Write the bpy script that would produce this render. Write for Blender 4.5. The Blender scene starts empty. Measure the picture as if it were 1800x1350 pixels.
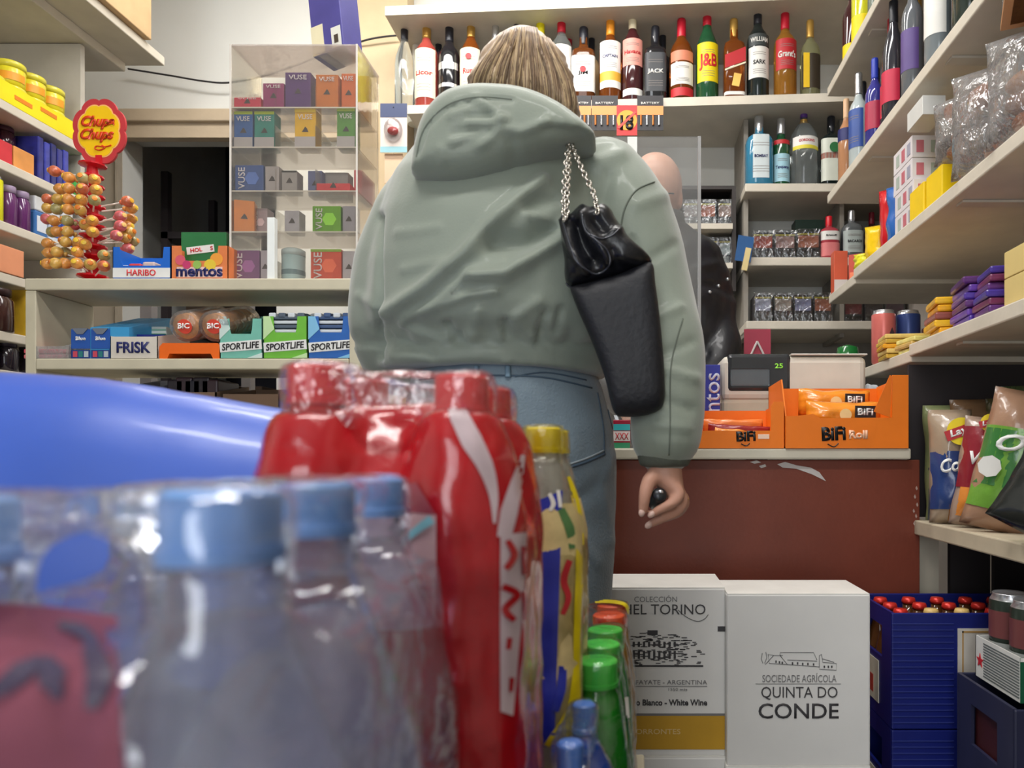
import bpy, bmesh, math, random
from mathutils import Vector, Matrix, noise
random.seed(7)
SC = bpy.context.scene
COL = SC.collection
# ---------------------------------------------------------------- camera
EYE = 0.92
F, CX, CY = 1300.0, 1110.0, 805.0          # focal length and vanishing point in pixels of the 1800x1350 frame
cam_d = bpy.data.cameras.new('camera'); cam = bpy.data.objects.new('camera', cam_d); COL.objects.link(cam)
cam.location = (0, 0, EYE); cam.rotation_euler = (math.pi/2, 0, 0)
cam_d.sensor_width = 36; cam_d.lens = 26
cam_d.shift_x = -210/1800; cam_d.shift_y = 130/1800
cam_d.clip_start = 0.02
cam_d.dof.use_dof = True; cam_d.dof.focus_distance = 1.75; cam_d.dof.aperture_fstop = 6.5
SC.camera = cam
# ---------------------------------------------------------------- world, exposure, light
w = bpy.data.worlds.new('room_ambient'); SC.world = w; w.use_nodes = True
w.node_tree.nodes['Background'].inputs[0].default_value = (0.9, 0.93, 1.0, 1)
w.node_tree.nodes['Background'].inputs[1].default_value = 0.46
SC.view_settings.view_transform = 'Standard'; SC.view_settings.look = 'None'
SC.view_settings.gamma = 1; SC.view_settings.exposure = 0.0
SC.view_settings.use_curve_mapping = False
def area(name, loc, sx, sy, power, rot=(0, 0, 0), col=(1, 0.975, 0.96)):
    l = bpy.data.lights.new(name, 'AREA'); l.shape = 'RECTANGLE'; l.size = sx; l.size_y = sy; l.energy = power; l.color = col
    o = bpy.data.objects.new(name, l); COL.objects.link(o); o.location = loc; o.rotation_euler = rot
    return o
area('tube_light', (-0.25, 0.15, 2.74), 1.5, 0.16, 24)
area('tube_light', (-0.25, 1.45, 2.74), 1.5, 0.16, 20)
area('tube_light', (-0.75, 2.12, 2.72), 1.5, 0.16, 17, (0.55, 0, 0))
area('front_fill_light', (-0.5, -1.9, 1.35), 0.9, 2.1, 32, (math.pi/2, 0, 0), (0.9, 0.95, 1.0))  # unseen fill lamp added behind the camera, tall and narrow for its highlights
# ---------------------------------------------------------------- helpers
def lin(c):
    c = c/255.0
    return c/12.92 if c <= 0.04045 else ((c+0.055)/1.055)**2.4
def W(px, py, Y):
    return Vector(((px-CX)*Y/F, Y, EYE+(CY-py)*Y/F))
def XW(px, Y): return (px-CX)*Y/F
def ZW(py, Y): return EYE+(CY-py)*Y/F
MATS = {}
def M(col, rough=0.5, metal=0.0, trans=0.0, ior=1.45, coat=0.0, var=0.06, scale=14, bump=0.0, bscale=60, emit=0, alpha=1, spec=0.5, sheen=0, stretch=None):
    key = (col, rough, metal, trans, ior, coat, var, scale, bump, bscale, emit, alpha, spec, sheen, stretch)
    if key in MATS: return MATS[key]
    m = bpy.data.materials.new('surface_%d_%d_%d' % col); m.use_nodes = True
    nt = m.node_tree; b = nt.nodes['Principled BSDF']
    rgb = [lin(c) for c in col]
    tc = nt.nodes.new('ShaderNodeTexCoord')
    src = tc.outputs['Object']
    if stretch:
        mp = nt.nodes.new('ShaderNodeMapping'); mp.inputs['Scale'].default_value = stretch
        nt.links.new(src, mp.inputs['Vector']); src = mp.outputs['Vector']
    n = nt.nodes.new('ShaderNodeTexNoise'); n.inputs['Scale'].default_value = scale; n.inputs['Detail'].default_value = 4
    nt.links.new(src, n.inputs['Vector'])
    r = nt.nodes.new('ShaderNodeValToRGB')
    r.color_ramp.elements[0].position = 0.3; r.color_ramp.elements[1].position = 0.7
    r.color_ramp.elements[0].color = [max(0, c*(1-var)) for c in rgb]+[1]
    r.color_ramp.elements[1].color = [min(1, c*(1+var)) for c in rgb]+[1]
    nt.links.new(n.outputs['Fac'], r.inputs['Fac']); nt.links.new(r.outputs['Color'], b.inputs['Base Color'])
    b.inputs['Roughness'].default_value = rough; b.inputs['Metallic'].default_value = metal
    b.inputs['Transmission Weight'].default_value = trans; b.inputs['IOR'].default_value = ior
    b.inputs['Coat Weight'].default_value = coat; b.inputs['Coat Roughness'].default_value = 0.08
    b.inputs['Specular IOR Level'].default_value = spec
    b.inputs['Alpha'].default_value = alpha
    if sheen: b.inputs['Sheen Weight'].default_value = sheen
    if emit:
        b.inputs['Emission Strength'].default_value = emit; nt.links.new(r.outputs['Color'], b.inputs['Emission Color'])
    if bump:
        n2 = nt.nodes.new('ShaderNodeTexNoise'); n2.inputs['Scale'].default_value = bscale; n2.inputs['Detail'].default_value = 5
        nt.links.new(src, n2.inputs['Vector'])
        bp = nt.nodes.new('ShaderNodeBump'); bp.inputs['Strength'].default_value = bump; bp.inputs['Distance'].default_value = 0.01
        nt.links.new(n2.outputs['Fac'], bp.inputs['Height']); nt.links.new(bp.outputs['Normal'], b.inputs['Normal'])
    MATS[key] = m
    return m
def film(tint=(235, 238, 240), gloss=0.22, bump=0.5, bscale=30, rough=0.08, body=0.0):
    """thin clear plastic: see-through with sharp creased highlights"""
    key = ('film', tint, gloss, bump, bscale, rough, body)
    if key in MATS: return MATS[key]
    m = bpy.data.materials.new('clear_film'); m.use_nodes = True; nt = m.node_tree; nt.nodes.clear()
    out = nt.nodes.new('ShaderNodeOutputMaterial'); mix = nt.nodes.new('ShaderNodeMixShader')
    tr = nt.nodes.new('ShaderNodeBsdfTransparent'); gl = nt.nodes.new('ShaderNodeBsdfGlossy')
    tr.inputs[0].default_value = [lin(c) for c in tint]+[1]
    gl.inputs['Roughness'].default_value = rough; gl.inputs[0].default_value = (1, 1, 1, 1)
    fr = nt.nodes.new('ShaderNodeFresnel'); fr.inputs[0].default_value = 1.5
    ma = nt.nodes.new('ShaderNodeMath'); ma.operation = 'MULTIPLY_ADD'; ma.inputs[1].default_value = 0.6; ma.inputs[2].default_value = gloss*0.3
    tc = nt.nodes.new('ShaderNodeTexCoord'); n = nt.nodes.new('ShaderNodeTexNoise'); n.inputs['Scale'].default_value = bscale
    n.inputs['Detail'].default_value = 3; n.inputs['Distortion'].default_value = 1.2
    bp = nt.nodes.new('ShaderNodeBump'); bp.inputs['Strength'].default_value = bump; bp.inputs['Distance'].default_value = 0.02
    L = nt.links.new
    L(tc.outputs['Object'], n.inputs['Vector']); L(n.outputs['Fac'], bp.inputs['Height'])
    L(bp.outputs['Normal'], gl.inputs['Normal']); L(bp.outputs['Normal'], fr.inputs['Normal'])
    L(fr.outputs[0], ma.inputs[0]); L(ma.outputs[0], mix.inputs[0]); L(tr.outputs[0], mix.inputs[1]); L(gl.outputs[0], mix.inputs[2])
    last = mix
    if body:
        df = nt.nodes.new('ShaderNodeBsdfDiffuse'); df.inputs[0].default_value = (0.8, 0.8, 0.8, 1)
        m2 = nt.nodes.new('ShaderNodeMixShader'); m2.inputs[0].default_value = body
        L(mix.outputs[0], m2.inputs[1]); L(df.outputs[0], m2.inputs[2]); last = m2
    L(last.outputs[0], out.inputs[0])
    MATS[key] = m
    return m
WHITE = M((214, 209, 196), 0.45, var=0.04, scale=9)
SHELF = M((212, 204, 188), 0.5, var=0.07, scale=11, bump=0.05)
BLACK = M((22, 22, 24), 0.4)

def link(name, bm, mat, parent=None, loc=None, smooth=False, rot=None):
    me = bpy.data.meshes.new(name); bmesh.ops.recalc_face_normals(bm, faces=bm.faces[:]); bm.to_mesh(me); bm.free()
    me.materials.append(mat)
    if smooth:
        for p in me.polygons: p.use_smooth = True
    o = bpy.data.objects.new(name, me); COL.objects.link(o)
    if parent is not None: o.parent = parent
    if loc is not None: o.location = loc
    if rot is not None: o.rotation_euler = rot
    return o
def autosmooth(o, ang=0.7):
    me = o.data
    for p in me.polygons: p.use_smooth = True
    bm = bmesh.new(); bm.from_mesh(me)
    for e in bm.edges:
        if len(e.link_faces) == 2 and e.calc_face_angle(0) > ang: e.smooth = False
    bm.to_mesh(me); bm.free()
    return o
def thing(name, label, cat, loc=(0, 0, 0), rz=0, group=None, rot=None):
    o = bpy.data.objects.new(name, None); COL.objects.link(o); o.location = loc
    o.rotation_euler = rot if rot else (0, 0, rz); o.empty_display_size = 0.02
    o['label'] = label; o['category'] = cat
    if group: o['group'] = group
    return o
def tag(o, label, cat, group=None, kind=None):
    o['label'] = label; o['category'] = cat
    if group: o['group'] = group
    if kind: o['kind'] = kind
    return o
def structure(name, bm, mat, label=None):
    o = link(name, bm, mat); o['kind'] = 'structure'
    if label: o['label'] = label
    return o
def copy_tree(o, loc=None, label=None, rz=None, parent=None):
    c = o.copy(); COL.objects.link(c)
    if parent is not None: c.parent = parent
    if loc is not None: c.location = loc
    if label: c['label'] = label
    if rz is not None: c.rotation_euler = (o.rotation_euler[0], o.rotation_euler[1], rz)
    for ch in [x for x in COL.objects if x.parent == o]: copy_tree(ch, parent=c)
    return c
def bx(bm, x0, x1, y0, y1, z0, z1, bev=0.0, seg=2, mtx=None):
    r = bmesh.ops.create_cube(bm, size=1)
    vs = r['verts']
    bmesh.ops.scale(bm, vec=(x1-x0, y1-y0, z1-z0), verts=vs)
    bmesh.ops.translate(bm, vec=((x0+x1)/2, (y0+y1)/2, (z0+z1)/2), verts=vs)
    if bev:
        es = list({e for v in vs for e in v.link_edges})
        rr = bmesh.ops.bevel(bm, geom=es, offset=bev, segments=seg, affect='EDGES', profile=0.5)
        vs = list({v for f in rr['faces'] for v in f.verts} | {v for v in vs if v.is_valid})
    if mtx is not None: bmesh.ops.transform(bm, matrix=mtx, verts=vs)
    return bm
def box(*a, **k): return bx(bmesh.new(), *a, **k)
def lathe(bm, prof, seg=24, a0=0.0, a1=2*math.pi, n=2.0, c=(0, 0, 0), sy=1.0, close=True):
    """surface of revolution about z of (radius, height); n > 2 squares the plan"""
    full = abs(a1-a0-2*math.pi) < 1e-6
    k = seg if full else seg+1
    rows = []
    for r, z in prof:
        if r <= 1e-6:
            rows.append([bm.verts.new((c[0], c[1], c[2]+z))]); continue
        row = []
        for i in range(k):
            a = a0+(a1-a0)*i/seg
            ca, sa = math.cos(a), math.sin(a)
            q = (abs(ca)**n+abs(sa)**n)**(-1.0/n) if n != 2 else 1
            row.append(bm.verts.new((c[0]+r*ca*q, c[1]+r*sa*q*sy, c[2]+z)))
        rows.append(row)
    for A, B in zip(rows, rows[1:]):
        if len(A) == 1 and len(B) == 1: continue
        m = len(A) if len(A) > 1 else len(B)
        for i in range(m if full else m-1):
            j = (i+1) % m
            if len(A) == 1: bm.faces.new((A[0], B[i], B[j]))
            elif len(B) == 1: bm.faces.new((A[i], A[j], B[0]))
            else: bm.faces.new((A[i], A[j], B[j], B[i]))
    return bm
def tube(bm, pts, rad, seg=10, cap=True):
    """round tube through the points; rad a number or one per point, or (rx, ry) pairs"""
    pts = [Vector(p) for p in pts]
    N = len(pts)
    rr = rad if isinstance(rad, (list, tuple)) else [rad]*N
    rows = []
    up = None
    for i, p in enumerate(pts):
        t = (pts[min(i+1, N-1)]-pts[max(i-1, 0)]).normalized()
        if up is None:
            up = Vector((0, 0, 1)) if abs(t.z) < 0.9 else Vector((0, 1, 0))
        s = t.cross(up).normalized(); up = s.cross(t).normalized()
        a, b = (rr[i], rr[i]) if not isinstance(rr[i], (list, tuple)) else rr[i]
        rows.append([bm.verts.new(p+s*a*math.cos(2*math.pi*j/seg)+up*b*math.sin(2*math.pi*j/seg)) for j in range(seg)])
    for A, B in zip(rows, rows[1:]):
        for j in range(seg):
            bm.faces.new((A[j], A[(j+1) % seg], B[(j+1) % seg], B[j]))
    if cap:
        bm.faces.new(rows[0][::-1]); bm.faces.new(rows[-1])
    return bm
def spline(pts, vals, n=6):
    """Catmull-Rom through points with values carried along"""
    P = [Vector(p) for p in pts]; out = []; ov = []
    for i in range(len(P)-1):
        p0, p1, p2, p3 = P[max(i-1, 0)], P[i], P[i+1], P[min(i+2, len(P)-1)]
        for k in range(n):
            t = k/n
            out.append(0.5*((2*p1)+(p2-p0)*t+(2*p0-5*p1+4*p2-p3)*t*t+(3*p1-p0-3*p2+p3)*t**3))
            a, b = vals[i], vals[i+1]
            ov.append(tuple(x+(y-x)*t for x, y in zip(a, b)) if isinstance(a, (tuple, list)) else a+(b-a)*t)
    out.append(P[-1]); ov.append(vals[-1])
    return out, ov
def limb(bm, pts, rad, seg=16, n=6):
    """tapered tube with rounded ends"""
    a, b = spline(pts, rad, n)
    def cap(p, d, r):
        q = [], []
        for k in (0.35, 0.7, 0.93):
            q[0].append(p+d*k*(min(r) if isinstance(r, tuple) else r)); s = math.sqrt(1-k*k)
            q[1].append((r[0]*s, r[1]*s) if isinstance(r, tuple) else r*s)
        return q
    d0 = (a[0]-a[1]).normalized(); d1 = (a[-1]-a[-2]).normalized()
    q0 = cap(a[0], d0, b[0]); q1 = cap(a[-1], d1, b[-1])
    return tube(bm, q0[0][::-1]+a+q1[0], q0[1][::-1]+list(b)+q1[1], seg)
def ball(bm, c, r, seg=20, rings=12, rot=None):
    res = bmesh.ops.create_uvsphere(bm, u_segments=seg, v_segments=rings, radius=1)
    m = Matrix.Translation(Vector(c))
    if rot: m = m @ rot
    m = m @ Matrix.Diagonal((r[0], r[1], r[2], 1)) if isinstance(r, (tuple, list)) else m @ Matrix.Diagonal((r, r, r, 1))
    bmesh.ops.transform(bm, matrix=m, verts=res['verts'])
    return bm
def prism(bm, poly, depth, origin=(0, 0, 0), u=(1, 0, 0), v=(0, 0, 1)):
    """polygon (u, v) extruded by depth along u x v turned away from it"""
    u, v, o = Vector(u), Vector(v), Vector(origin); n = u.cross(v)
    A = [bm.verts.new(o+u*p[0]+v*p[1]) for p in poly]
    B = [bm.verts.new(o+u*p[0]+v*p[1]-n*depth) for p in poly]
    f1 = bm.faces.new(A); f2 = bm.faces.new(B[::-1])
    k = len(poly)
    for i in range(k): bm.faces.new((A[i], B[i], B[(i+1) % k], A[(i+1) % k]))
    bm.normal_update()
    bmesh.ops.triangulate(bm, faces=[f1, f2], ngon_method='EAR_CLIP')
    return bm
def fuse(name, bm, mat, voxel, parent=None, smooth=6, warp=None, factor=0.5, loc=None):
    """closed shapes melted into one continuous skin"""
    me = bpy.data.meshes.new('source'); bmesh.ops.recalc_face_normals(bm, faces=bm.faces[:]); bm.to_mesh(me); bm.free()
    o = bpy.data.objects.new('source', me); COL.objects.link(o)
    r = o.modifiers.new('r', 'REMESH'); r.mode = 'VOXEL'; r.voxel_size = voxel
    if smooth:
        s = o.modifiers.new('s', 'SMOOTH'); s.iterations = smooth; s.factor = factor
    dg = bpy.context.evaluated_depsgraph_get(); dg.update()
    res = bpy.data.meshes.new_from_object(o.evaluated_get(dg))
    bpy.data.objects.remove(o); bpy.data.meshes.remove(me)
    if warp:
        nor = [v.normal.copy() for v in res.vertices]
        for v, n in zip(res.vertices, nor): v.co = warp(v.co.copy(), n)
    for p in res.polygons: p.use_smooth = True
    res.materials.clear(); res.materials.append(mat); res.name = name
    ob = bpy.data.objects.new(name, res); COL.objects.link(ob)
    if parent is not None: ob.parent = parent
    if loc is not None: ob.location = loc
    return ob
def text(body, mat, parent, loc, width=None, height=None, rot=(math.pi/2, 0, 0), bold=0.0, shear=0.0, wrap=None, spacing=1.0, name='lettering', depth=0.0004, arc=None):
    """raised lettering centred on loc, scaled to width and/or height; wrap = radius of the bottle it goes round"""
    cu = bpy.data.curves.new('t', 'FONT'); cu.body = body; cu.size = 1; cu.offset = bold; cu.shear = shear; cu.space_character = spacing
    cu.resolution_u = 3; cu.align_x = 'CENTER'
    o = bpy.data.objects.new('t', cu); COL.objects.link(o)
    dg = bpy.context.evaluated_depsgraph_get(); dg.update()
    me = bpy.data.meshes.new_from_object(o.evaluated_get(dg)); bpy.data.objects.remove(o); bpy.data.curves.remove(cu)
    xs = [v.co.x for v in me.vertices]; ys = [v.co.y for v in me.vertices]
    w0, h0 = max(xs)-min(xs), max(ys)-min(ys)
    sx = width/w0 if width else height/h0
    sy = height/h0 if height else sx
    mx, my = (max(xs)+min(xs))/2, (max(ys)+min(ys))/2
    for v in me.vertices: v.co = ((v.co.x-mx)*sx, (v.co.y-my)*sy, 0)
    bm = bmesh.new(); bm.from_mesh(me); bpy.data.meshes.remove(me)
    if wrap:
        if (width or 0.1) > 0.02: bmesh.ops.subdivide_edges(bm, edges=[e for e in bm.edges if e.calc_length() > 0.006], cuts=2)
        for v in bm.verts:
            a = v.co.x/wrap; v.co = (math.sin(a)*wrap, v.co.y, (math.cos(a)-1)*wrap)
    if arc:
        for v in bm.verts:
            a = v.co.x/arc; r = arc+v.co.y; v.co = (math.sin(a)*r, math.cos(a)*r-arc, v.co.z)
    g = bmesh.ops.extrude_face_region(bm, geom=bm.faces[:])
    bmesh.ops.translate(bm, vec=(0, 0, depth), verts=[e for e in g['geom'] if isinstance(e, bmesh.types.BMVert)])
    return link(name, bm, mat, parent, loc, rot=rot)
# ================================================================ room
XL, XR, YB, YF, ZC = -2.25, 1.02, 2.95, -2.0, 2.8
WALL = M((222, 222, 216), 0.6, var=0.03, scale=4, bump=0.04)
structure('floor', box(XL-.1, XR+.1, YF-.1, 4.2, -0.1, 0), M((78, 72, 68), 0.4, var=0.2, scale=8))
structure('ceiling', box(XL-.1, XR+.1, YF-.1, 4.2, ZC, ZC+.1), M((230, 230, 225), 0.7))
structure('wall_left', box(XL-.1, XL, YF-.1, 4.2, 0, ZC), WALL)
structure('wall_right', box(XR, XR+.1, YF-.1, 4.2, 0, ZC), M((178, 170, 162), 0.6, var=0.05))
structure('wall_front', box(XL, XR, YF-.1, YF, 0, ZC), WALL)
dx0, dx1, dz = XW(216, YB), XW(486, YB), ZW(236, YB)
b_ = box(XL, dx0, YB, YB+.12, 0, ZC); bx(b_, dx1, XR, YB, YB+.12, 0, ZC); bx(b_, dx0, dx1, YB, YB+.12, dz, ZC)
structure('wall_back', b_, WALL)
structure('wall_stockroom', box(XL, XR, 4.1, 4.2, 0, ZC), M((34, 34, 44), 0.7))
# lintel over the dark doorway, with its jamb
b_ = box(XW(150, 2.9), XW(640, 2.9), 2.89, YB, ZW(212, 2.89), ZW(190, 2.89), bev=0.004); bx(b_, XW(150, 2.9), XW(640, 2.9), 2.91, YB, dz-.03, ZW(212, 2.89))
structure('trim_1', b_, M((196, 178, 152), 0.5, var=0.05, bump=0.06))
b_ = box(XW(160, 2.92), dx0-.002, 2.92, YB, 0, dz-.035); bx(b_, XW(205, 2.9), dx0, 2.905, 2.92, 0, dz-.035)
structure('trim_2', b_, M((176, 164, 146), 0.5, var=0.05))
# beige boards closing the side of the bottle bay
structure('trim_3', box(XW(628, 2.86), XW(716, 2.86), 2.86, 2.947, 0, ZC-.002), M((200, 178, 142), 0.55, var=0.05, bump=0.05))
# dark stock room behind the doorway: a rack with cartons
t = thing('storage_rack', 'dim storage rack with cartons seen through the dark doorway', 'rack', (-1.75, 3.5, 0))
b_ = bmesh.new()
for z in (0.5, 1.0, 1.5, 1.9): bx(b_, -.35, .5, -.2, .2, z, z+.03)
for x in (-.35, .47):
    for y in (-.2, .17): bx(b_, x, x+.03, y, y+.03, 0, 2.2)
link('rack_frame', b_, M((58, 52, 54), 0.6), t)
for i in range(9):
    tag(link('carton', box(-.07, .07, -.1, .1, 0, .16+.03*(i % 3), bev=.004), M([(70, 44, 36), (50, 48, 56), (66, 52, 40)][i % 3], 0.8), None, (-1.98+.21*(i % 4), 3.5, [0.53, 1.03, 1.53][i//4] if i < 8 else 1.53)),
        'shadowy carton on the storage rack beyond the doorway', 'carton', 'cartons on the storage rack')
# ---- black cable along the back wall
pts = [W(225, 121, 2.9), W(300, 133, 2.9), W(360, 143, 2.9), W(405, 145, 2.9), W(470, 132, 2.9), W(560, 100, 2.9), W(632, 74, 2.84), W(665, 66, 2.83), W(700, 62, 2.83)]
a, v = spline(pts, [1]*len(pts), 6)
tag(link('cable', tube(bmesh.new(), a, 0.0035, 6), M((40, 38, 40), 0.5), smooth=True), 'thin black cable drooping across the white wall above the doorway', 'cable')
# ceiling lamps (above the frame)
LAMP = M((255, 250, 240), emit=6)
for i, y in enumerate((0.15, 1.45, 2.12)):
    t = thing('ceiling_lamp', ['fluorescent ceiling lamp nearest the shop entrance', 'fluorescent ceiling lamp above the customer', 'fluorescent ceiling lamp behind the counter'][i], 'lamp', (-.25 if i < 2 else -.75, y, ZC))
    link('lamp_housing', box(-.78, .78, -.09, .09, -.03, 0, bev=.005), WHITE, t)
    b_ = bmesh.new()
    for s in (-.04, .04): tube(b_, [(-.74, s, -.042), (.74, s, -.042)], .012, 10)
    link('tube', b_, LAMP, t, smooth=True)
# ================================================================ shelving
def board(parent, x0, x1, y0, y1, z1, th=0.028, mat=SHELF, name='shelf', bev=.003):
    return link(name, box(x0, x1, y0, y1, z1-th, z1, bev=bev), mat, parent)
LZ0 = EYE+1.268
# right-hand wall: long shelves running toward the counter
SR = 0.63
t = right_unit = thing('wall_shelving', 'long cream shelves running back along the right wall', 'shelving', (0, 0, 0))
RZ = {'A': EYE+1.19, 'B': EYE+.845, 'C': EYE+.535, 'D': EYE+.258, 'E': EYE-.136}
board(t, SR, XR-.001, .05, 2.38, RZ['A']); board(t, SR, XR-.001, .05, 2.38, RZ['B'])
board(t, SR, XR-.001, .05, 2.10, RZ['C']); board(t, SR+.005, XR-.001, 2.10, 2.38, RZ['C']-.012)
board(t, SR, XR-.001, .05, 1.68, RZ['D']); board(t, SR+.005, XR-.001, 1.68, 2.02, RZ['D']-.012)
board(t, SR-.01, XR-.001, .05, 1.64, RZ['E'], th=.032, mat=M((196, 184, 160), .5, var=.12, scale=14))
for z in (RZ['A'], RZ['B'], RZ['C'], RZ['D']):
    for y in ((.5, 1.0, 1.5, 2.0) if z > 1.6 else (.5, 1.0, 1.45)): link('batten', box(SR+.02, XR-.002, y, y+.03, z-.0335, z-.0285), M((200, 192, 178), .6), t)
for y in (1.648, .3): link('upright', box(SR+.004, SR+.055, y, y+.02, 0, RZ['E']-.033), M((188, 180, 162), .6), t)
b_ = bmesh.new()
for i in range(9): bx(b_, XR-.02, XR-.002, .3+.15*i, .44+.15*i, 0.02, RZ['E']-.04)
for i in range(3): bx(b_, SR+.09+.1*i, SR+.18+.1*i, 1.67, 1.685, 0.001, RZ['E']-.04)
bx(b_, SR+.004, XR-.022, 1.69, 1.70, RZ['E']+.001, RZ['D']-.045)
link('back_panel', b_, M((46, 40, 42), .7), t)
# back wall right: short shelves across the corner
t = back_unit = thing('corner_shelving', 'short cream shelves across the back wall right of the screen', 'shelving', (0, 0, 0))
BZ = {'gin': ZW(322, 2.62), 'tobacco': ZW(452, 2.62), 'trays': ZW(564, 2.62)}
for k, xl in (('gin', 1310), ('tobacco', 1312), ('trays', 1312)):
    board(t, XW(xl, 2.62), XR-.002, 2.62, YB-.002, BZ[k], th=.03)
b_ = bmesh.new()
for x in (.41, .76): bx(b_, x+.0, x+.016, 2.70, YB-.003, BZ['trays']-.045, LZ0-.032)
bx(b_, .35, XR-.003, YB-.012, YB-.003, 0.4, BZ['trays']-.03)
link('side_panel', b_, M((150, 144, 134), .6), t)
# small dark cabinet behind the shopkeeper
t = thing('cigarette_cabinet', 'small dark cigarette cabinet on the wall behind the shopkeeper', 'cabinet', (XW(1232, 2.8), 2.72, 0))
cw = XW(1296, 2.8)-XW(1200, 2.8)
b_ = box(-.10, -.085, 0, .2, ZW(520, 2.8), ZW(346, 2.8)); bx(b_, cw-.1, cw-.085, 0, .2, ZW(520, 2.8), ZW(346, 2.8)); bx(b_, -.1, cw-.085, 0, .2, ZW(346, 2.8), ZW(340, 2.8)); bx(b_, -.1, cw-.085, .19, .2, ZW(520, 2.8), ZW(346, 2.8))
link('case', b_, M((52, 46, 44), .5), t)
for z in (ZW(400, 2.75), ZW(468, 2.75)): link('shelf', box(-.085, cw-.1, -.02, .19, z-.02, z), SHELF, t)
CAB_X0, CAB_Z = XW(1232, 2.8)-.085, (ZW(400, 2.75), ZW(468, 2.75))
# liquor shelves, slightly turned: right end nearer
t = liquor_unit = thing('liquor_shelving', 'two long cream shelves for spirits across the back wall', 'shelving', (0, 0, 0))
LZ = EYE+1.268
yl, yr = 2.66, 2.55
def slanted(x0, x1, z1, th, y0, y1):
    bm = bmesh.new(); P = [(x0, y0), (x1, y1), (x1, YB-.002), (x0, YB-.002)]
    lo = [bm.verts.new((x, y, z1-th)) for x, y in P]; hi = [bm.verts.new((x, y, z1)) for x, y in P]
    bm.faces.new(lo[::-1]); bm.faces.new(hi)
    for i in range(4): bm.faces.new((lo[i], lo[(i+1) % 4], hi[(i+1) % 4], hi[i]))
    return bm
link('shelf', slanted(XW(716, yl), XR-.002, LZ, .03, yl, yr-.0), SHELF, t)
link('shelf', slanted(XW(680, 2.64), XR-.002, EYE+1.60, .032, 2.62, 2.50), SHELF, t)
link('batten', box(XW(716, YB), XR-.003, YB-.02, YB-.003, ZW(76, YB)-.012, ZW(76, YB)+.02), SHELF, t)
def liquor_y(px): return 2.66-(px-700)/755*.11
# left-hand gondola
t = thing('wall_shelving', 'cream shelves along the left wall stocked with sweets and jars', 'shelving', (0, 0, 0))
SL = -1.71
LZS = {'A': EYE+.975, 'B': EYE+.81, 'C': EYE+.645, 'D': EYE+.505, 'E': EYE+.345, 'F': EYE+.24}
for k in LZS: board(t, XL+.001, SL, .9, 2.32, LZS[k], th=.026)
board(t, XL+.001, SL, .9, 2.5, EYE+1.335, th=.03); board(t, XL+.001, SL+.12, .95, 2.52, EYE+1.365, th=.03)
b_ = bmesh.new(); bx(b_, XL+.001, XL+.02, .9, 2.33, 0.3, EYE+1.30); bx(b_, XL+.02, SL-.02, 2.322, 2.34, .3, EYE+1.30)
link('back_panel', b_, M((196, 190, 178), .6), t)
# cardboard boxes on the topmost left shelf
def carton_at(name, label, cat, x0, x1, y0, y1, z0, z1, mat, group=None, bev=.003):
    o = thing(name, label, cat, ((x0+x1)/2, (y0+y1)/2, z0), 0, group)
    link('carton', box((x0-x1)/2, (x1-x0)/2, (y0-y1)/2, (y1-y0)/2, 0, z1-z0, bev=bev), mat, o)
    return o
KRAFT = M((198, 166, 124), .75, var=.06, scale=20)
o = carton_at('cardboard_box', 'brown cardboard box at the end of the top left shelf, red mark on its end', 'box', -2.2, SL+.14, 1.88, 2.42, EYE+1.366, EYE+1.72, KRAFT)
link('printed_mark', box(.10, .17, -.2715, -.2702, .1, .3), M((206, 84, 60), .6), o)
link('packing_tape', box(-.0, .001, -.2712, -.2702, 0, .35), M((150, 116, 80), .5), o)
text('SER', M((90, 70, 60), .6), o, (.205, -.2712, .2), width=.15, rot=(math.pi/2, math.pi/2, 0))
carton_at('cardboard_box', 'brown cardboard box nearer on the top left shelf', 'box', -2.2, SL+.12, 1.3, 1.86, EYE+1.366, EYE+1.75, M((190, 156, 112), .75, var=.06, scale=20))
# ================================================================ counter and left display unit
CT = 0.941
t = counter = thing('counter', 'red-brown shop counter with a cream laminate top', 'counter', (0, 1.62, 0))
cxl, cxr = -.62, XW(1617, 1.62)
link('front_panel', box(cxl, cxr, 0, .03, 0.0, CT-.025, bev=.002), M((120, 58, 42), .4, var=.16, scale=5, bump=.05, bscale=120), t)
link('side_panel', box(cxr-.03, cxr, .031, .38, 0.0, CT-.025, bev=.002), M((104, 48, 34), .4, var=.12, scale=5), t)
link('worktop', box(cxl-.02, XW(1602, 1.6), -.02, .39, CT-.024, CT, bev=.004), M((206, 200, 182), .45, var=.05), t)
b_ = bmesh.new()
def flake(bm, pts, Y, d=.0006):
    prism(bm, [(XW(x, Y), ZW(y, Y)-0) for x, y in pts], -d, (0, 0, 0))
    return bm
bm = bmesh.new()
for pts in ([(1366, 816), (1380, 812), (1400, 818), (1425, 822), (1440, 830), (1452, 846), (1440, 840), (1428, 834), (1400, 824), (1376, 822)],
            [(1318, 812), (1330, 809), (1338, 813), (1326, 815)], [(1334, 819), (1345, 816), (1347, 820), (1338, 823)]):
    prism(bm, [(XW(x, 1.62), ZW(y, 1.62)) for x, y in pts][::-1], .0008, (0, -.0012, 0))
link('torn_sticker', bm, M((196, 190, 186), .6), t)
bm = bmesh.new()
for x, y in ((1611, 858), (1608, 873), (1612, 887), (1606, 898), (1610, 907), (1607, 920)):
    prism(bm, [(XW(x+dx, 1.62), ZW(y+dy, 1.62)) for dx, dy in ((-2, 0), (0, 4), (2, 1), (0, -4))], .0008, (0, -.0012, 0))
link('paint_chip', bm, M((176, 150, 140), .6), t)
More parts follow.
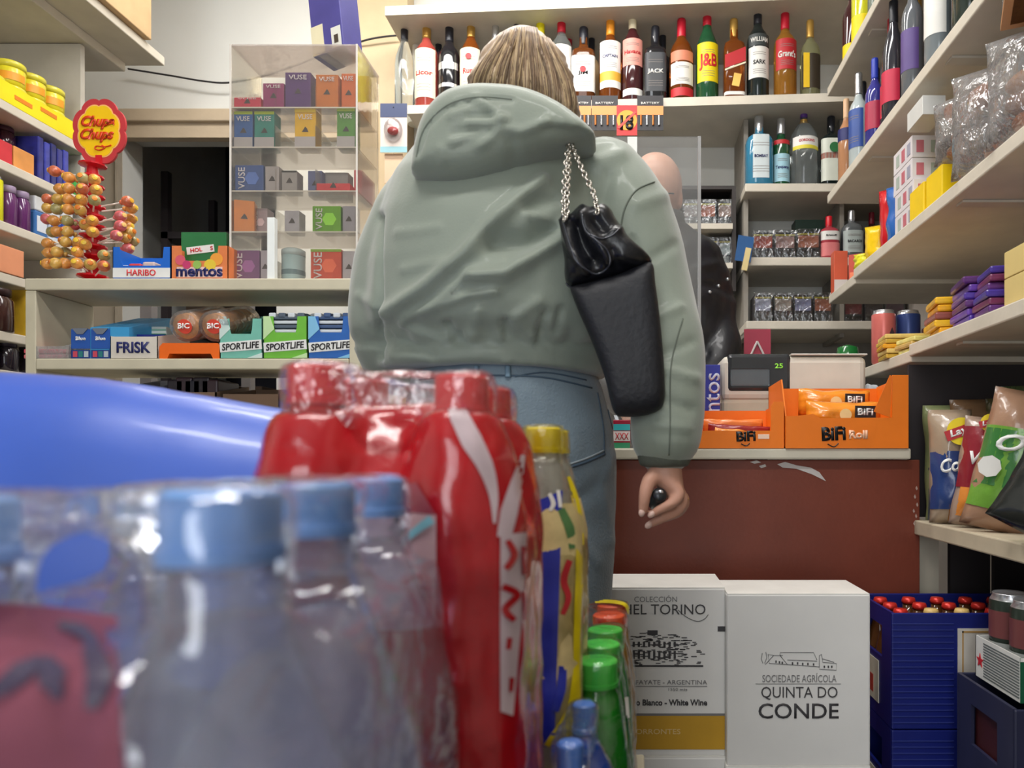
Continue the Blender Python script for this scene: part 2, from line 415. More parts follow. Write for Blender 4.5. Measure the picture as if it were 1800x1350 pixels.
# raised display unit at the left
LT, LM = ZW(489, 1.74), ZW(630, 1.74)
t = thing('display_unit', 'cream two-tier display unit left of the customer, facing the shop', 'display unit', (0, 1.74, 0))
ux0, ux1, ud = XW(43, 1.74), XW(632, 1.74), .19
CREAM = M((202, 194, 170), .5, var=.07, scale=14)
link('top_board', box(ux0, ux1, 0, ud, LT-.028, LT, bev=.003), CREAM, t)
link('shelf', box(ux0+.026, ux1-.026, 0.0, ud, LM-.026, LM, bev=.003), CREAM, t)
link('side_panel', box(ux0, ux0+.025, .002, ud, 0, LT-.0285, bev=.002), CREAM, t)
link('side_panel', box(ux1-.025, ux1, .002, ud, 0, LT-.0285, bev=.002), CREAM, t)
link('lower_shelf', box(ux0+.026, ux1-.026, .002, ud+.1, ZW(740, 1.74), ZW(733, 1.74)), CREAM, t)
LB = ZW(733, 1.74)
# behind: panel pieces seen under the unit
for (x0, x1, y0, y1, c, nm, lb) in ((246, 266, 524, 700, (120, 116, 116), 'post', 'grey post behind the display unit, left one'), (424, 440, 524, 620, (122, 118, 118), 'post', 'grey post behind the display unit, right one')):
    tag(link(nm, box(XW(x0, 2.3), XW(x1, 2.3), 2.3, 2.33, 0, ZW(y0-8, 2.3)), M(c, .6)), lb, 'post')
# ---------------------------------------------------------------- generic goods
def goods(name, label, cat, x0, x1, ytop, Y, zb, depth, mat, words=None, wmat=None, bands=(), group=None, rz=0, wh=.35, bev=.0015, vert=False, words_z=.5, part='carton', shear=0, bold=.01, wfrac=.8, tilt=0, zt=None):
    """printed box whose front face spans pixels x0..x1 at depth Y, from zb up to pixel row ytop"""
    X0, X1 = XW(x0, Y), XW(x1, Y); zt = ZW(ytop, Y) if zt is None else zt; h = zt-zb; wd = X1-X0
    o = thing(name, label, cat, ((X0+X1)/2, Y, zb), rz, group)
    if tilt: o.rotation_euler = (0, tilt, rz)
    link(part, box(-wd/2, wd/2, 0, depth, 0.0005, h, bev=bev), mat, o)
    for (a, b2, m2) in bands:
        link('printed_band', box(-wd/2+.0005, wd/2-.0005, -.0007, .0, a*h+.0006, b2*h), m2, o)
    if words:
        if vert: text(words, wmat, o, (-wd*.5+wd*wh*.8, -.0012, h*.5), width=h*.8, rot=(math.pi/2, -math.pi/2, 0), bold=bold)
        else: text(words, wmat, o, (0, -.0012, h*words_z), width=wd*wfrac, height=h*wh, bold=bold, shear=shear)
    return o
def tray(name, label, x0, x1, ytop, Y, zb, depth, mat, words=None, wmat=None, lip=.5, cut=.7, inner=None, n_in=0, group=None, plaque=None, back=1.0, rise=0.0, cat='display box', wz=.5, wh=.4, shear=0, bold=.02, wfrac=.85, inlabel=None, inname='chewing_gum_pack', incat='pack'):
    """open-fronted counter display carton: front wall with a notch, side walls, back wall"""
    X0, X1 = XW(x0, Y), XW(x1, Y); h = ZW(ytop, Y)-zb; w2 = (X1-X0)/2
    o = thing(name, label, cat, ((X0+X1)/2, Y, zb), 0, group)
    k = w2*cut; t_ = .0015; s = h*lip
    bm = prism(bmesh.new(), [(-w2, 0), (w2, 0), (w2, h), (k*1.06, h), (k, s+(h-s)*.3), (k*.9, s), (-k*.9, s), (-k, s+(h-s)*.3), (-k*1.06, h), (-w2, h)], t_, (0, 0, 0))
    hb = h*back+rise
    prism(bm, [(-depth, 0), (0, 0), (0, h), (-depth, hb)], t_, (-w2, 0, 0), (0, -1, 0), (0, 0, 1))
    prism(bm, [(-depth, 0), (0, 0), (0, h), (-depth, hb)], -t_, (w2, 0, 0), (0, -1, 0), (0, 0, 1))
    bx(bm, -w2, w2, depth-t_, depth, 0, hb); bx(bm, -w2, w2, 0, depth, 0, t_)
    link('tray', bm, mat, o)
    if plaque: link('printed_band', box(-w2+.001, w2-.001, -.001, -.0002, (wz-wh*.75)*h, (wz+wh*.75)*h), plaque, o)
    if words: text(words, wmat, o, (0, -.0016, h*wz), width=2*w2*wfrac, height=h*wh, bold=bold, shear=shear)
    if inner and n_in:
        # packs standing in the tray
        for i in range(n_in):
            zz = t_+.001+i*(h*.92-.002)/n_in
            p = link(inname, box(-w2*.86, w2*.86, 0, depth-.012, 0, (h*.92-.002)/n_in-.0012, bev=.002), inner, None, ((X0+X1)/2, Y+.004, zb+zz))
            tag(p, inlabel % ['lowest', 'second', 'third', 'fourth', 'fifth', 'sixth', 'seventh', 'eighth'][i], incat, inname.replace('_', ' ')+'s in the '+label.split(' display')[0])
    return o
WT = M((235, 235, 232), .5); NAVY = M((28, 34, 96), .5); RED = M((196, 26, 34), .45); REDT = M((206, 36, 44), .5)
ORANGE = M((238, 118, 20), .5, var=.04); YEL = M((240, 206, 18), .45); DK = M((30, 28, 30), .5)
# --------- on top of the left unit
tray('display_tray', 'blue open display tray lettered HARIBO left of the fruit-print tray', 198, 300, 434, 1.75, LT, .1, M((26, 104, 206), .45), 'HARIBO', M((222, 60, 66), .5), lip=.42, cut=.72, plaque=WT, wz=.2, wh=.2, wfrac=.5, cat='display tray')
b_i = 0
for i, (dx, c) in enumerate(((-.035, (226, 222, 214)), (-.005, (208, 66, 70)), (.028, (214, 190, 184)))):
    o = link('sweet_packet', box(-.015, .015, 0, .08, 0, .035+.004*i, bev=.004), M(c, .4), None, (XW(249, 1.78)+dx, 1.762, LT+.002))
    tag(o, ['white sweet packet in the blue tray', 'red sweet packet in the middle of the blue tray', 'pink-grey sweet packet at the right in the blue tray'][i], 'packet')
t = tray('display_tray', 'fruit-print display tray lettered mentos beside the blue tray', 301, 401, 432, 1.75, LT, .1, M((226, 128, 74), .45, var=.1, scale=30), 'mentos', NAVY, lip=.55, cut=.62, wz=.22, wh=.3, wfrac=.82, bold=.035, cat='display tray')
link('printed_outline', box(-.054, .054, -.0009, -.0001, .004, .029, bev=.0004), M((240, 200, 190), .5), t)
for i, (dx, dz, r, c) in enumerate(((.040, .05, .015, (240, 160, 60)), (.025, .038, .014, (232, 200, 60)), (-.045, .045, .012, (220, 90, 110)), (-.03, .034, .010, (200, 60, 110)), (-.005, .035, .010, (150, 190, 90)))):
    link('printed_fruit', lathe(bmesh.new(), [(0, 0), (r, 0), (r, .0008), (0, .0008)], 16), M(c, .5), t, (dx, -.0002+.0-.0003*i, min(dz, .062-r) if abs(dx) > .035 else .036-.2*r), rot=(math.pi/2, 0, 0))
o = goods('sweet_box', 'green lozenge box with a tilted white name strip standing in the fruit tray', 'box', 318, 398, 408, 1.80, LT+.0015, .03, M((44, 118, 66), .45), bands=((.2, .3, M((90, 180, 110), .5)),))
b_ = box(-.037, .030, -.0012, -.0002, -.009, .009, mtx=Matrix.Translation((-.004, 0, .083)) @ Matrix.Rotation(-.12, 4, 'Y'))
link('name_strip', b_, WT, o); text('HOL     S', REDT, o, (-.004, -.0016, .083), width=.055, height=.010, rot=(math.pi/2, -.12, 0), bold=.03)
# --------- gum trays on the middle shelf
g = 'chewing gum display boxes'
def gum(x0, x1, c, c2, adj, ytop=556):
    o = tray('display_box', '%s display box lettered SPORTLIFE%s' % adj, x0, x1, ytop, 1.745, LM, .16, M(c, .45, var=.05, scale=40), lip=.62, cut=.52, rise=.035, back=1)
    X = (XW(x1, 1.745)-XW(x0, 1.745))/2
    link('name_strip', box(-X+.001, X-.001, -.001, -.0002, -.0115, .0115, mtx=Matrix.Translation((0, 0, .03)) @ Matrix.Rotation(-.08, 4, 'Y')), WT, o)
    text('SPORTLIFE', DK, o, (0, -.0016, .03), width=2*X*.88, height=.016, rot=(math.pi/2, -.08, 0), bold=.02, shear=.15)
    link('printed_swirl', prism(bmesh.new(), [(-X, .045), (-X*.5, .07), (-X*.7, .1), (-X, .1)][::-1], -.0008), M(c2, .45), o)
    link('printed_swirl', prism(bmesh.new(), [(X, .002), (X, .014), (X*.3, .002)], -.0008), M(c2, .45), o)
    return o
gum(386, 461, (118, 188, 170), (206, 226, 220), ('mint green', ', nearly empty, left of the bright green one'), 560)
gum(463, 540, (112, 186, 60), (196, 226, 170), ('bright green', ' between mint and blue ones'))
gum(542, 621, (38, 98, 178), (130, 190, 226), ('blue', ' beside the jacket sleeve'))
for (x0, x1, c, lb, n) in ((463, 540, (88, 100, 116), 'bright green display box', 9), (542, 621, (70, 92, 132), 'blue display box', 9)):
    X0, X1 = XW(x0, 1.745), XW(x1, 1.745)
    for row in range(3):
        for k in range(5):
            z = LM+.052+.0105*k if row == 0 else LM+.104
            if row and k > 3: continue
            o = link('gum_blister', box(-.043, .043, 0, .05, 0, .008, bev=.002) if row == 0 else box(-.0085, .0085, 0, .065, 0, .012, bev=.003),
                     M((214, 220, 226) if (k+row) % 2 else c, .35), None, ((X0+X1)/2+(0 if row == 0 else -.034+.0225*k), 1.752+.052*(row) if row == 0 else 1.75+.072*(row-1), z))
            if row: o.location.z = LM+.098+.012*(row-1)
            tag(o, 'striped gum blister %s the %s' % ('stacked in the notch of' if row == 0 else 'lying on top inside', lb), 'gum pack', 'gum blisters in the '+lb)
# frisk tray
t = tray('display_tray', 'white display tray lettered FRISK with navy inside', 194, 277, 591, 1.745, LM, .13, M((214, 206, 194), .5), 'FRISK', NAVY, lip=.98, cut=.9, wz=.5, wh=.5, wfrac=.72, bold=.03, rise=.03, cat='display tray')
link('lining', box(-.053, .053, .03, .12, .035, .062), M((24, 40, 130), .4), t)
o = goods('mint_box', 'green and white striped mint box lying behind the navy-lined tray', 'box', 225, 292, 574, 1.83, LM+.064, .05, M((204, 214, 206), .5), bands=((0, .35, M((40, 120, 80), .5)), (.6, .75, M((120, 170, 150), .5))))
# two long blue gum cartons rising to the back
for i, (x0, lb) in enumerate(((124, 'left one of two light-blue gum cartons sloping up behind'), (159, 'right one of two light-blue gum cartons sloping up behind'))):
    X0, X1 = XW(x0, 1.745), XW(x0+34, 1.745); wd = X1-X0
    o = thing('gum_carton', lb, 'carton', ((X0+X1)/2, 1.748, LM+.0))
    bm = prism(bmesh.new(), [(0, .0), (0, .074), (-.17, .128), (-.17, .0)], wd-.001, (-wd/2, 0, 0), (0, -1, 0), (0, 0, 1))
    link('carton', bm, M((58, 152, 206), .4), o, (wd-.001, 0, 0))
    link('printed_band', box(-wd/2, wd/2-.001, -.0012, -.0002, .024, .070), M((34, 84, 168), .4), o)
    text('Blue', WT, o, (0, -.0018, .048), width=.024, height=.009, bold=.03)
    link('printed_band', box(-wd/2, wd/2-.001, -.0012, -.0002, .001, .021), M((30, 60, 128), .4), o)
    link('flap', prism(bmesh.new(), [(-wd/2+.003, .072), (wd/2-.004, .072), (.006, .058), (-.008, .058)], -.0012), M((112, 118, 130), .4), o, (0, -.002, 0))
    for j, c in enumerate(((198, 70, 90), (40, 120, 120), (180, 190, 196))): link('printed_square', box(-.018+.013*j, -.008+.013*j, -.002, -.0012, .004, .018), M(c, .4), o)
# pink packs at the left end
for i in range(4):
    o = link('gum_packet', box(-.05, .05, 0, .03, 0, .011, bev=.003), M([(226, 120, 130), (230, 90, 110), (236, 150, 150), (214, 84, 100)][i], .35), None, (XW(84, 1.76), 1.75+.033*(i//2), LM+.0005+.0125*(i % 2)))
    tag(o, ['front lower', 'front upper', 'rear lower', 'rear upper'][i]+' pink sweet packet at the left end of the shelf', 'packet', 'pink sweet packets')
t = tray('clear_tray', 'clear plastic tray of pink packets at the left end of the shelf', 46, 122, 606, 1.743, LM, .15, film(body=.12), lip=.9, cut=.8, rise=.05, cat='tray')
# orange lighter stand
t = thing('lighter_stand', 'orange lighter stand with two clear round tubs lettered BIC', 'stand', (XW(334, 1.745), 1.745, LM))
sw = (XW(388, 1.745)-XW(280, 1.745))/2
link('base', prism(bmesh.new(), [(-sw, 0), (-sw+.018, 0), (-sw+.024, .012), (sw-.024, .012), (sw-.018, 0), (sw, 0), (sw, .028), (sw-.008, .037), (-sw+.008, .037), (-sw, .028)], .15), M((240, 104, 14), .35), t)
for i, x in enumerate((-.012, .057)):
    tb = link('tub', lathe(bmesh.new(), [(0, 0), (.036, 0), (.037, .01), (.037, .15), (.03, .165), (0, .165)], 28), film(body=.10), t, (x, .0, .076), smooth=True, rot=(-math.pi/2+.28, 0, 0))
    link('lighters', lathe(bmesh.new(), [(0, .004), (.030, .004), (.030, .14), (0, .14)], 20), M((236, 156, 70), .4, var=.25, scale=60), tb, smooth=False)
    link('label', lathe(bmesh.new(), [(0, -.002), (.017, -.002), (.017, -.0005), (0, -.0005)], 24), M((238, 80, 60), .4), tb)
    text('BIC', WT, t, (x, -.0055, .0765), width=.028, height=.013, bold=.03, rot=(math.pi/2-.0, 0, 0))
# cartons under the unit
for i, (x0, x1, yt, c, lb) in enumerate(((224, 285, 660, (150, 148, 150), 'grey-white open carton low behind the display unit'), (300, 390, 672, (120, 96, 78), 'brown open carton under the display unit'), (404, 500, 655, (112, 88, 70), 'brown open carton beside the red bottle pack'))):
    X0, X1 = XW(x0, 1.8), XW(x1, 1.8)
    o = thing('open_carton', lb, 'carton', ((X0+X1)/2, 1.775, LB))
    hh = ZW(yt, 1.8)-LB-.03*(i == 2); w2 = (X1-X0)/2
    bm = bmesh.new(); bx(bm, -w2, w2, 0, .003, 0, hh*.7); bx(bm, -w2, w2, .15, .153, 0, hh)
    for s in (-w2, w2-.003): prism(bm, [(-.15, 0), (0, 0), (0, hh*.7), (-.15, hh)], .003 if s > 0 else -.003, (s, 0, 0), (0, -1, 0), (0, 0, 1))
    bx(bm, -w2, w2, 0, .15, 0, .003)
    link('carton', bm, M(c, .75), o)
for i in range(5):
    o = link('dark_packet', box(-.02, .02, 0, .1, 0, .09+.006*(i % 2), bev=.004), M([(44, 36, 44), (60, 40, 48), (36, 34, 48)][i % 3], .4), None, (XW(312+15*i, 1.8), 1.79, LB+.0035))
    tag(o, 'dark packet standing in the brown open carton under the display unit', 'packet', 'dark packets in the brown carton')
# --------- chupa chups lollipop stand
sx, sy_ = XW(163, 1.84), 1.84
sz = LT
t = thing('lollipop_stand', 'tall red lollipop stand topped by a round yellow Chupa Chups sign', 'stand', (sx, sy_, sz))
b_ = bmesh.new(); H = ZW(292, sy_)-LT
prof = [(0, 0), (.05, 0), (.05, .008), (.02, .012)]
for k in range(11):
    z = .02+k*(H-.03)/11; prof += [(.014, z), (.034-.001*k, z+.006), (.034-.001*k, z+.010), (.014, z+.014)]
prof += [(.012, H-.004), (.03, H), (.03, H+.004), (0, H+.004)]
link('pole', lathe(b_, prof, 12, n=2.0), M((206, 20, 34), .3, coat=.4), t)
cz = ZW(228, 1.83)-LT
def flower(rx, rz, amp, y, th, n=8, ph=0):
    return prism(bmesh.new(), [((rx*(1+amp*abs(math.cos(n/2*(a+ph)))**.7))*math.cos(a), rz*(1+amp*abs(math.cos(n/2*(a+ph)))**.7)*math.sin(a)) for a in [2*math.pi*i/96 for i in range(96)]], th, (0, y, cz))
cxs = XW(170, 1.83)-sx
link('stem', box(cxs-.008, cxs+.008, -.004, .004, H, cz-.06), M((206, 20, 34), .3), t)
s_ = link('sign', flower(.062, .076, .10, -.002, .006, 8, math.pi/8), M((196, 56, 62), .4), t, (cxs, 0, 0))
link('sign_border', flower(.050, .062, .10, -.0028, .001, 8, math.pi/8), M((248, 190, 110), .4), s_, (0, 0, 0))
link('sign_face', flower(.047, .059, .10, -.0034, .001, 8, math.pi/8), M((248, 200, 10), .4), s_)
CR = M((216, 66, 20), .4)
text('Chupa', CR, s_, (-.001, -.0050, cz+.020), width=.084, height=.035, shear=.35, bold=.05)
text('Chups', CR, s_, (-.003, -.0050, cz-.012), width=.084, height=.035, shear=.35, bold=.05)
a, v = spline([(.028, 0, 0), (.012, 0, -.004), (-.008, 0, -.002), (-.012, 0, -.009), (.0, 0, -.012), (.012, 0, -.006), (.005, 0, .0)], [1]*7, 5)
link('flourish', tube(bmesh.new(), a, .0016, 6), CR, s_, (.004, -.0046, cz-.036))
protos = []
cols = [((224, 154, 76), 'orange'), ((214, 170, 84), 'yellow'), ((206, 108, 74), 'red-orange'), ((170, 160, 104), 'pale green'), ((210, 104, 108), 'pink')]
def lolly(c, c2):
    bm = ball(bmesh.new(), (0, 0, 0), .0135, 14, 10)
    for vv in bm.verts: vv.co *= 1+.05*noise.noise(vv.co*200)
    tw = [(.004, .0), (.009, -.006), (.0045, -.012)]
    lathe(bm, [(.0035, -.0125), (.0065, -.017), (.005, -.020), (0, -.0195)], 8)
    return bm
for i, (c, n_) in enumerate(cols):
    r = link('lollipop', lolly(c, None), M(c, .3, var=.35, scale=70, coat=.5), None, (sx, sy_, LT+.1+.03*i), smooth=True)
    tag(r, n_+' wrapped lollipop', 'lollipop')
    link('stick', tube(bmesh.new(), [(0, 0, -.012), (0, 0, -.05)], .0018, 6), M((238, 234, 226), .5), r)
    link('wrapper_mark', lathe(bmesh.new(), [(0, .0), (.006, .0), (.0055, .0018), (0, .003)], 10), M([(236, 196, 60), (214, 120, 40), (240, 180, 60), (236, 150, 60), (246, 200, 120)][i], .3), r, (0, 0, .0125))
    protos.append(r)
spots = []
for (x, y, dy) in [(96, 301, -.02), (121, 312, -.03), (145, 313, -.05), (166, 316, -.07),
    (106, 332, .0), (121, 331, -.04), (145, 332, -.06), (169, 334, -.07), (102, 350, .0), (120, 350, -.04), (143, 351, -.06), (166, 352, -.075),
    (100, 368, .0), (120, 368, -.04), (141, 369, -.06), (95, 388, .0), (118, 388, -.04), (162, 388, -.07), (100, 407, .0), (118, 407, -.05), (163, 408, -.07), (92, 408, .03),
    (84, 428, .02), (115, 425, -.05), (139, 426, -.06), (86, 445, .0), (100, 443, -.05), (115, 444, -.03), (136, 443, -.065), (84, 464, -.04), (98, 463, -.06), (114, 463, -.045), (135, 463, -.07), (159, 465, -.08),
    (224, 354, -.02), (231, 366, .0), (212, 380, -.03), (230, 385, .02), (212, 397, -.04), (224, 398, .0), (205, 414, -.05), (220, 418, -.02), (233, 424, .01), (225, 437, -.01), (183, 449, -.07), (183, 468, -.08),
    (82, 385, .03), (130, 395, -.02), (84, 350, .05), (84, 366, .05), (150, 395, -.05), (150, 430, -.06), (228, 408, -.015)]:
    spots.append((x, y, dy))
used = set()
for (x, y, dy) in spots:
    Y = sy_+dy; k = random.choice([0, 0, 0, 1, 1, 2, 3, 4]) if x < 200 else random.choice([0, 1, 2, 3, 4])
    p = W(x, y, Y); src = protos[k]
    o = src if k not in used else copy_tree(src)
    used.add(k); o.location = p
    side = 'right' if x > 200 else 'left' if x < 150 else 'front'
    o['label'] = '%s wrapped lollipop stuck in the %s of the red stand' % (cols[k][1], side)
    o['group'] = 'lollipops on the red stand'
    d = (p-Vector((sx, sy_, p.z-.01))); o.rotation_euler = d.to_track_quat('Z', 'Y').to_euler()
    st = [c_ for c_ in COL.objects if c_.parent == o and c_.name.startswith('stick')][0]
    st.scale = (1, 1, max(.6, (d.length-.035)/.038)) if d.length > .05 else (1, 1, .6)
    st.location = (0, 0, -.012+.012*st.scale[2])
for k, r in enumerate(protos):
    if k not in used: bpy.data.objects.remove(r)
# ================================================================ bottles
GOLD = M((206, 164, 84), .3, metal=.6); SILV = M((200, 202, 206), .25, metal=.8)
CREAML = M((232, 222, 190), .55)
def glass(c, t=.75): return M(c, .04, trans=t, ior=1.3, coat=.3, var=.03)
PROF = {
 'std':   [(0, 0), (.9, 0), (1, .02), (1, .56), (.97, .61), (.80, .67), (.50, .72), (.36, .77), (.33, .84)],
 'round': [(0, 0), (.85, 0), (1, .03), (1, .52), (.94, .60), (.74, .68), (.48, .74), (.34, .79), (.32, .84)],
 'tall':  [(0, 0), (.92, 0), (1, .02), (1, .50), (.92, .58), (.62, .68), (.42, .74), (.36, .80), (.34, .84)],
 'square': [(0, 0), (.93, 0), (1, .015), (1, .62), (.92, .67), (.5, .72), (.36, .76), (.34, .84)],
 'gin':   [(0, 0), (.93, 0), (1, .02), (1, .50), (.93, .58), (.6, .67), (.25, .73), (.23, .84)],
 'flask': [(0, 0), (.93, 0), (1, .02), (1, .60), (.92, .67), (.62, .72), (.32, .76), (.30, .84)],
 'slim':  [(0, 0), (.95, 0), (1, .015), (1, .6), (.95, .64), (.55, .70), (.46, .75), (.44, .84)],
}
def bottle(label, x, Y, zb, H, R, kind, gl, cap, labels=(), group=None, cat='bottle', name='bottle', capf=.86, n=None, neck=None, rz=0, shoulder=None):
    """labels: (z0, z1, material[, text, text material, text height fraction]) fractions of the height"""
    o = thing(name, label, cat, (x, Y, zb), rz, group)
    pr = [(r*R, z*H) for r, z in PROF[kind]]; n = n or (5.0 if kind in ('square',) else 2.0)
    rn = pr[-1][0]
    link('glass_body', lathe(bmesh.new(), pr+[(rn, capf*H), (0, capf*H)], 28, n=n), gl, o, smooth=True)
    autosmooth(o.children[0], .9) if n > 2 else None
    rc = rn*1.14
    link('cap', lathe(bmesh.new(), [(0, (capf-.09)*H), (rc*.98, (capf-.09)*H), (rc, (capf-.07)*H), (rc, .985*H), (rc*.9, H), (0, H)], 20), cap, o, smooth=True)
    autosmooth(o.children[-1], .9)
    if neck: link('neck_band', lathe(bmesh.new(), [(rn*1.12, (capf-.16)*H), (rn*1.12, (capf-.11)*H)], 20), neck, o, smooth=True)
    for L in labels:
        z0, z1, m = L[:3]; ang = L[6] if len(L) > 6 else 1.08
        rl = R*1.012+.0003
        a0, a1 = -math.pi/2-ang, -math.pi/2+ang
        link('label', lathe(bmesh.new(), [(rl, z0*H), (rl, (z0+z1)/2*H), (rl, z1*H)], 18, a0, a1, n=n), m, o, smooth=(n == 2))
        if (z1-z0)*H > .06 and len(L) > 3:
            # small print: rows of fine lines above and below the name
            for q in (.14, .2, .26, .74, .8):
                zz = (z0+(z1-z0)*q)*H; aa = .5+.25*((q*50) % 3)/3
                link('small_print', lathe(bmesh.new(), [(rl+.0004, zz), (rl+.0004, zz+.0016)], 8, -math.pi/2-aa, -math.pi/2+aa, n=n), M((130, 122, 116), .6), o)
        if len(L) > 3 and L[3]:
            hh = (z1-z0)*H*(L[5] if len(L) > 5 else .3); ww = min(1.7*R, hh*len(L[3])*.75)
            text(L[3], L[4], o, (0, -rl-.0003, (z0+z1)/2*H), width=ww, height=hh, wrap=rl+.0006 if n == 2 else None, bold=.03)
    return o
AMB = glass((170, 90, 30), .7); AMBL = glass((214, 150, 60), .7); DARKR = M((62, 24, 28), .08, coat=.5); ROSE = M((150, 62, 54), .08, coat=.5)
GRN = M((30, 84, 52), .07, coat=.5, trans=.2); DGRN = M((24, 34, 34), .08, coat=.5); BLK = M((26, 26, 30), .1, coat=.5); CLR = glass((225, 232, 232), .93)
WH = M((228, 226, 220), .5); YLB = M((240, 214, 20), .5); REDL = M((186, 36, 44), .5); CAPR = M((190, 26, 48), .35); CAPB = M((32, 34, 42), .35); CAPY = M((226, 214, 20), .35); CAPO = M((236, 152, 40), .35); PINKL = M((222, 150, 136), .5)
L = [
 (711, 35, 33, 'tall', CLR, CAPB, 'clear vodka bottle with black cap, leftmost on the spirits shelf', []),
 (750, 32, 40, 'std', ROSE, GOLD, 'rose-red bottle with gold cap and tall cream label near the left end', [(.1, .62, CREAML, 'Licor', REDL, .1)]),
 (790, 40, 38, 'std', BLK, CAPB, 'black bottle with silver script between rose-red and cream-labelled ones', [(.42, .5, SILV), (.22, .26, SILV)]),
 (828, 32, 39, 'round', AMB, GOLD, 'amber bottle with cream label and red seal, left of the blonde hair', [(.12, .62, CREAML, 'Rum', REDL, .12)]),
 (871, 43, 30, 'tall', CLR, SILV, 'clear silver-capped bottle mostly hidden behind the blonde hair', []),
 (909, 26, 34, 'std', DGRN, CAPB, 'dark-capped bottle rising behind the top of the blonde head', []),
 (950, 23, 40, 'std', M((190, 186, 60), .1, coat=.4), CAPY, 'bottle with long bright yellow cap behind the blonde head', []),
 (987, 21, 40, 'std', CLR, CAPR, 'clear bottle with pink-red cap just right of the blonde head', [(.3, .6, WH)]),
 (1026, 50, 41, 'square', glass((120, 66, 28), .5), CAPB, 'square whisky bottle with white label and red seal, right of the hair', [(.12, .58, WH, 'JIM', BLACK, .12)]),
 (1073, 28, 40, 'std', AMB, CAPO, 'amber rum bottle with orange cap and white label over gold stripe', [(.32, .66, WH, 'CAPTAIN', NAVY, .1), (.22, .32, M((226, 170, 60), .5)), (.14, .22, WH)]),
 (1112, 17, 38, 'round', DARKR, CREAML, 'dark red rum bottle with cream cap and pink label', [(.36, .64, PINKL, 'Havana', REDL, .15), (.05, .12, WH)]),
 (1152, 48, 38, 'square', BLK, CAPB, 'square black whiskey bottle with grey-white lettered label', [(.1, .6, M((60, 62, 66), .5), 'JACK', WH, .14)]),
 (1198, 35, 43, 'round', AMB, CAPR, 'amber brandy bottle with red cap, gold neck and white label', [(.16, .42, WH, None, REDL, .4), (.44, .56, M((210, 130, 100), .5)), (.02, .12, REDL)]),
 (1243, 10, 40, 'tall', GRN, CAPR, 'green whisky bottle with red cap and yellow J&B label', [(.16, .56, YLB, 'J&B', REDT, .42)]),
 (1290, 35, 37, 'square', AMB, GOLD, 'square amber whisky bottle with slanting red label', [(.02, .06, WH)]),
 (1332, 6, 39, 'std', DGRN, CAPB, 'dark green bottle with tall black cap and white sailing-ship label', [(.18, .50, WH, 'SARK', BLACK, .14), (.51, .63, M((60, 66, 66), .5), 'WILLIAM', WH, .4)]),
 (1380, 18, 40, 'std', AMBL, CAPR, 'light amber whisky bottle with red cap and red shield label', [(.28, .62, REDL, "Grant's", WH, .22)]),
 (1424, 37, 35, 'std', glass((196, 196, 150), .8), GOLD, 'small clear tequila bottle with gold cap and black-gold label', [(.08, .52, M((54, 44, 30), .5)), (.08, .52, M((226, 186, 40), .4), None, None, .1, -.1)]),
]
for x, top, wpx, kind, gl, cap, lb, labs in L:
    Y = liquor_y(x)+.055; H = ZW(top, Y)-LZ; R = wpx*Y/F/2
    labs = [q for q in labs if not (len(q) > 6 and q[6] < 0)]
    o = bottle(lb, XW(x, Y), Y, LZ, H, R, kind, gl, cap, labs)
    if x in (828, 1026):
        link('seal', lathe(bmesh.new(), [(0, 0), (.011, 0), (.011, .001), (0, .001)], 16), REDL, o, (0, -R-.0035 if kind == 'round' else -R-.002, H*(.52 if x == 828 else .40)), rot=(math.pi/2, 0, 0))
    if x == 1290:
        link('label', prism(bmesh.new(), [(-R*.97, H*.34), (R*.97, H*.43), (R*.97, H*.60), (-R*.97, H*.50)], .001, (0, -R*1.03, 0)), REDL, o)
        link('label', prism(bmesh.new(), [(-R*.97, H*.31), (R*.97, H*.40), (R*.97, H*.42), (-R*.97, H*.33)], .001, (0, -R*1.03, 0)), CREAML, o)
        link('label', box(-R*.35, R*.35, -.001, 0, 0, .045, mtx=Matrix.Translation((0, -R*1.04, H*.12)) @ Matrix.Rotation(.2, 4, 'Y') ), GOLD, o)
    if x == 1424: link('label', box(-R*.9, -R*.3, -.001, 0, H*.08, H*.52, mtx=Matrix.Translation((0, -R*1.03, 0))), M((236, 196, 40), .4), o)
# second row behind
for i, (x, top, wpx, kind, gl, cap, lb) in enumerate([
    (731, 62, 30, 'tall', M((216, 214, 200), .3), WH, 'frosted white bottle behind the leftmost clear one'),
    (771, 56, 30, 'std', M((120, 90, 110), .2), CAPB, 'mauve bottle behind the rose-red and black ones'),
    (1040, 62, 30, 'std', M((180, 150, 110), .2), CAPB, 'dim bottle behind the white-labelled square whisky'),
    (1165, 60, 30, 'square', BLK, CAPB, 'second dark square bottle behind the black whiskey'),
    (1000, 48, 30, 'std', CLR, CAPR, 'red-capped clear bottle behind the pink-capped one')]):
    Y = liquor_y(x)+.16; H = ZW(top, Y)-LZ
    bottle(lb, XW(x, Y), Y, LZ, H, wpx*Y/F/2, kind, gl, cap)
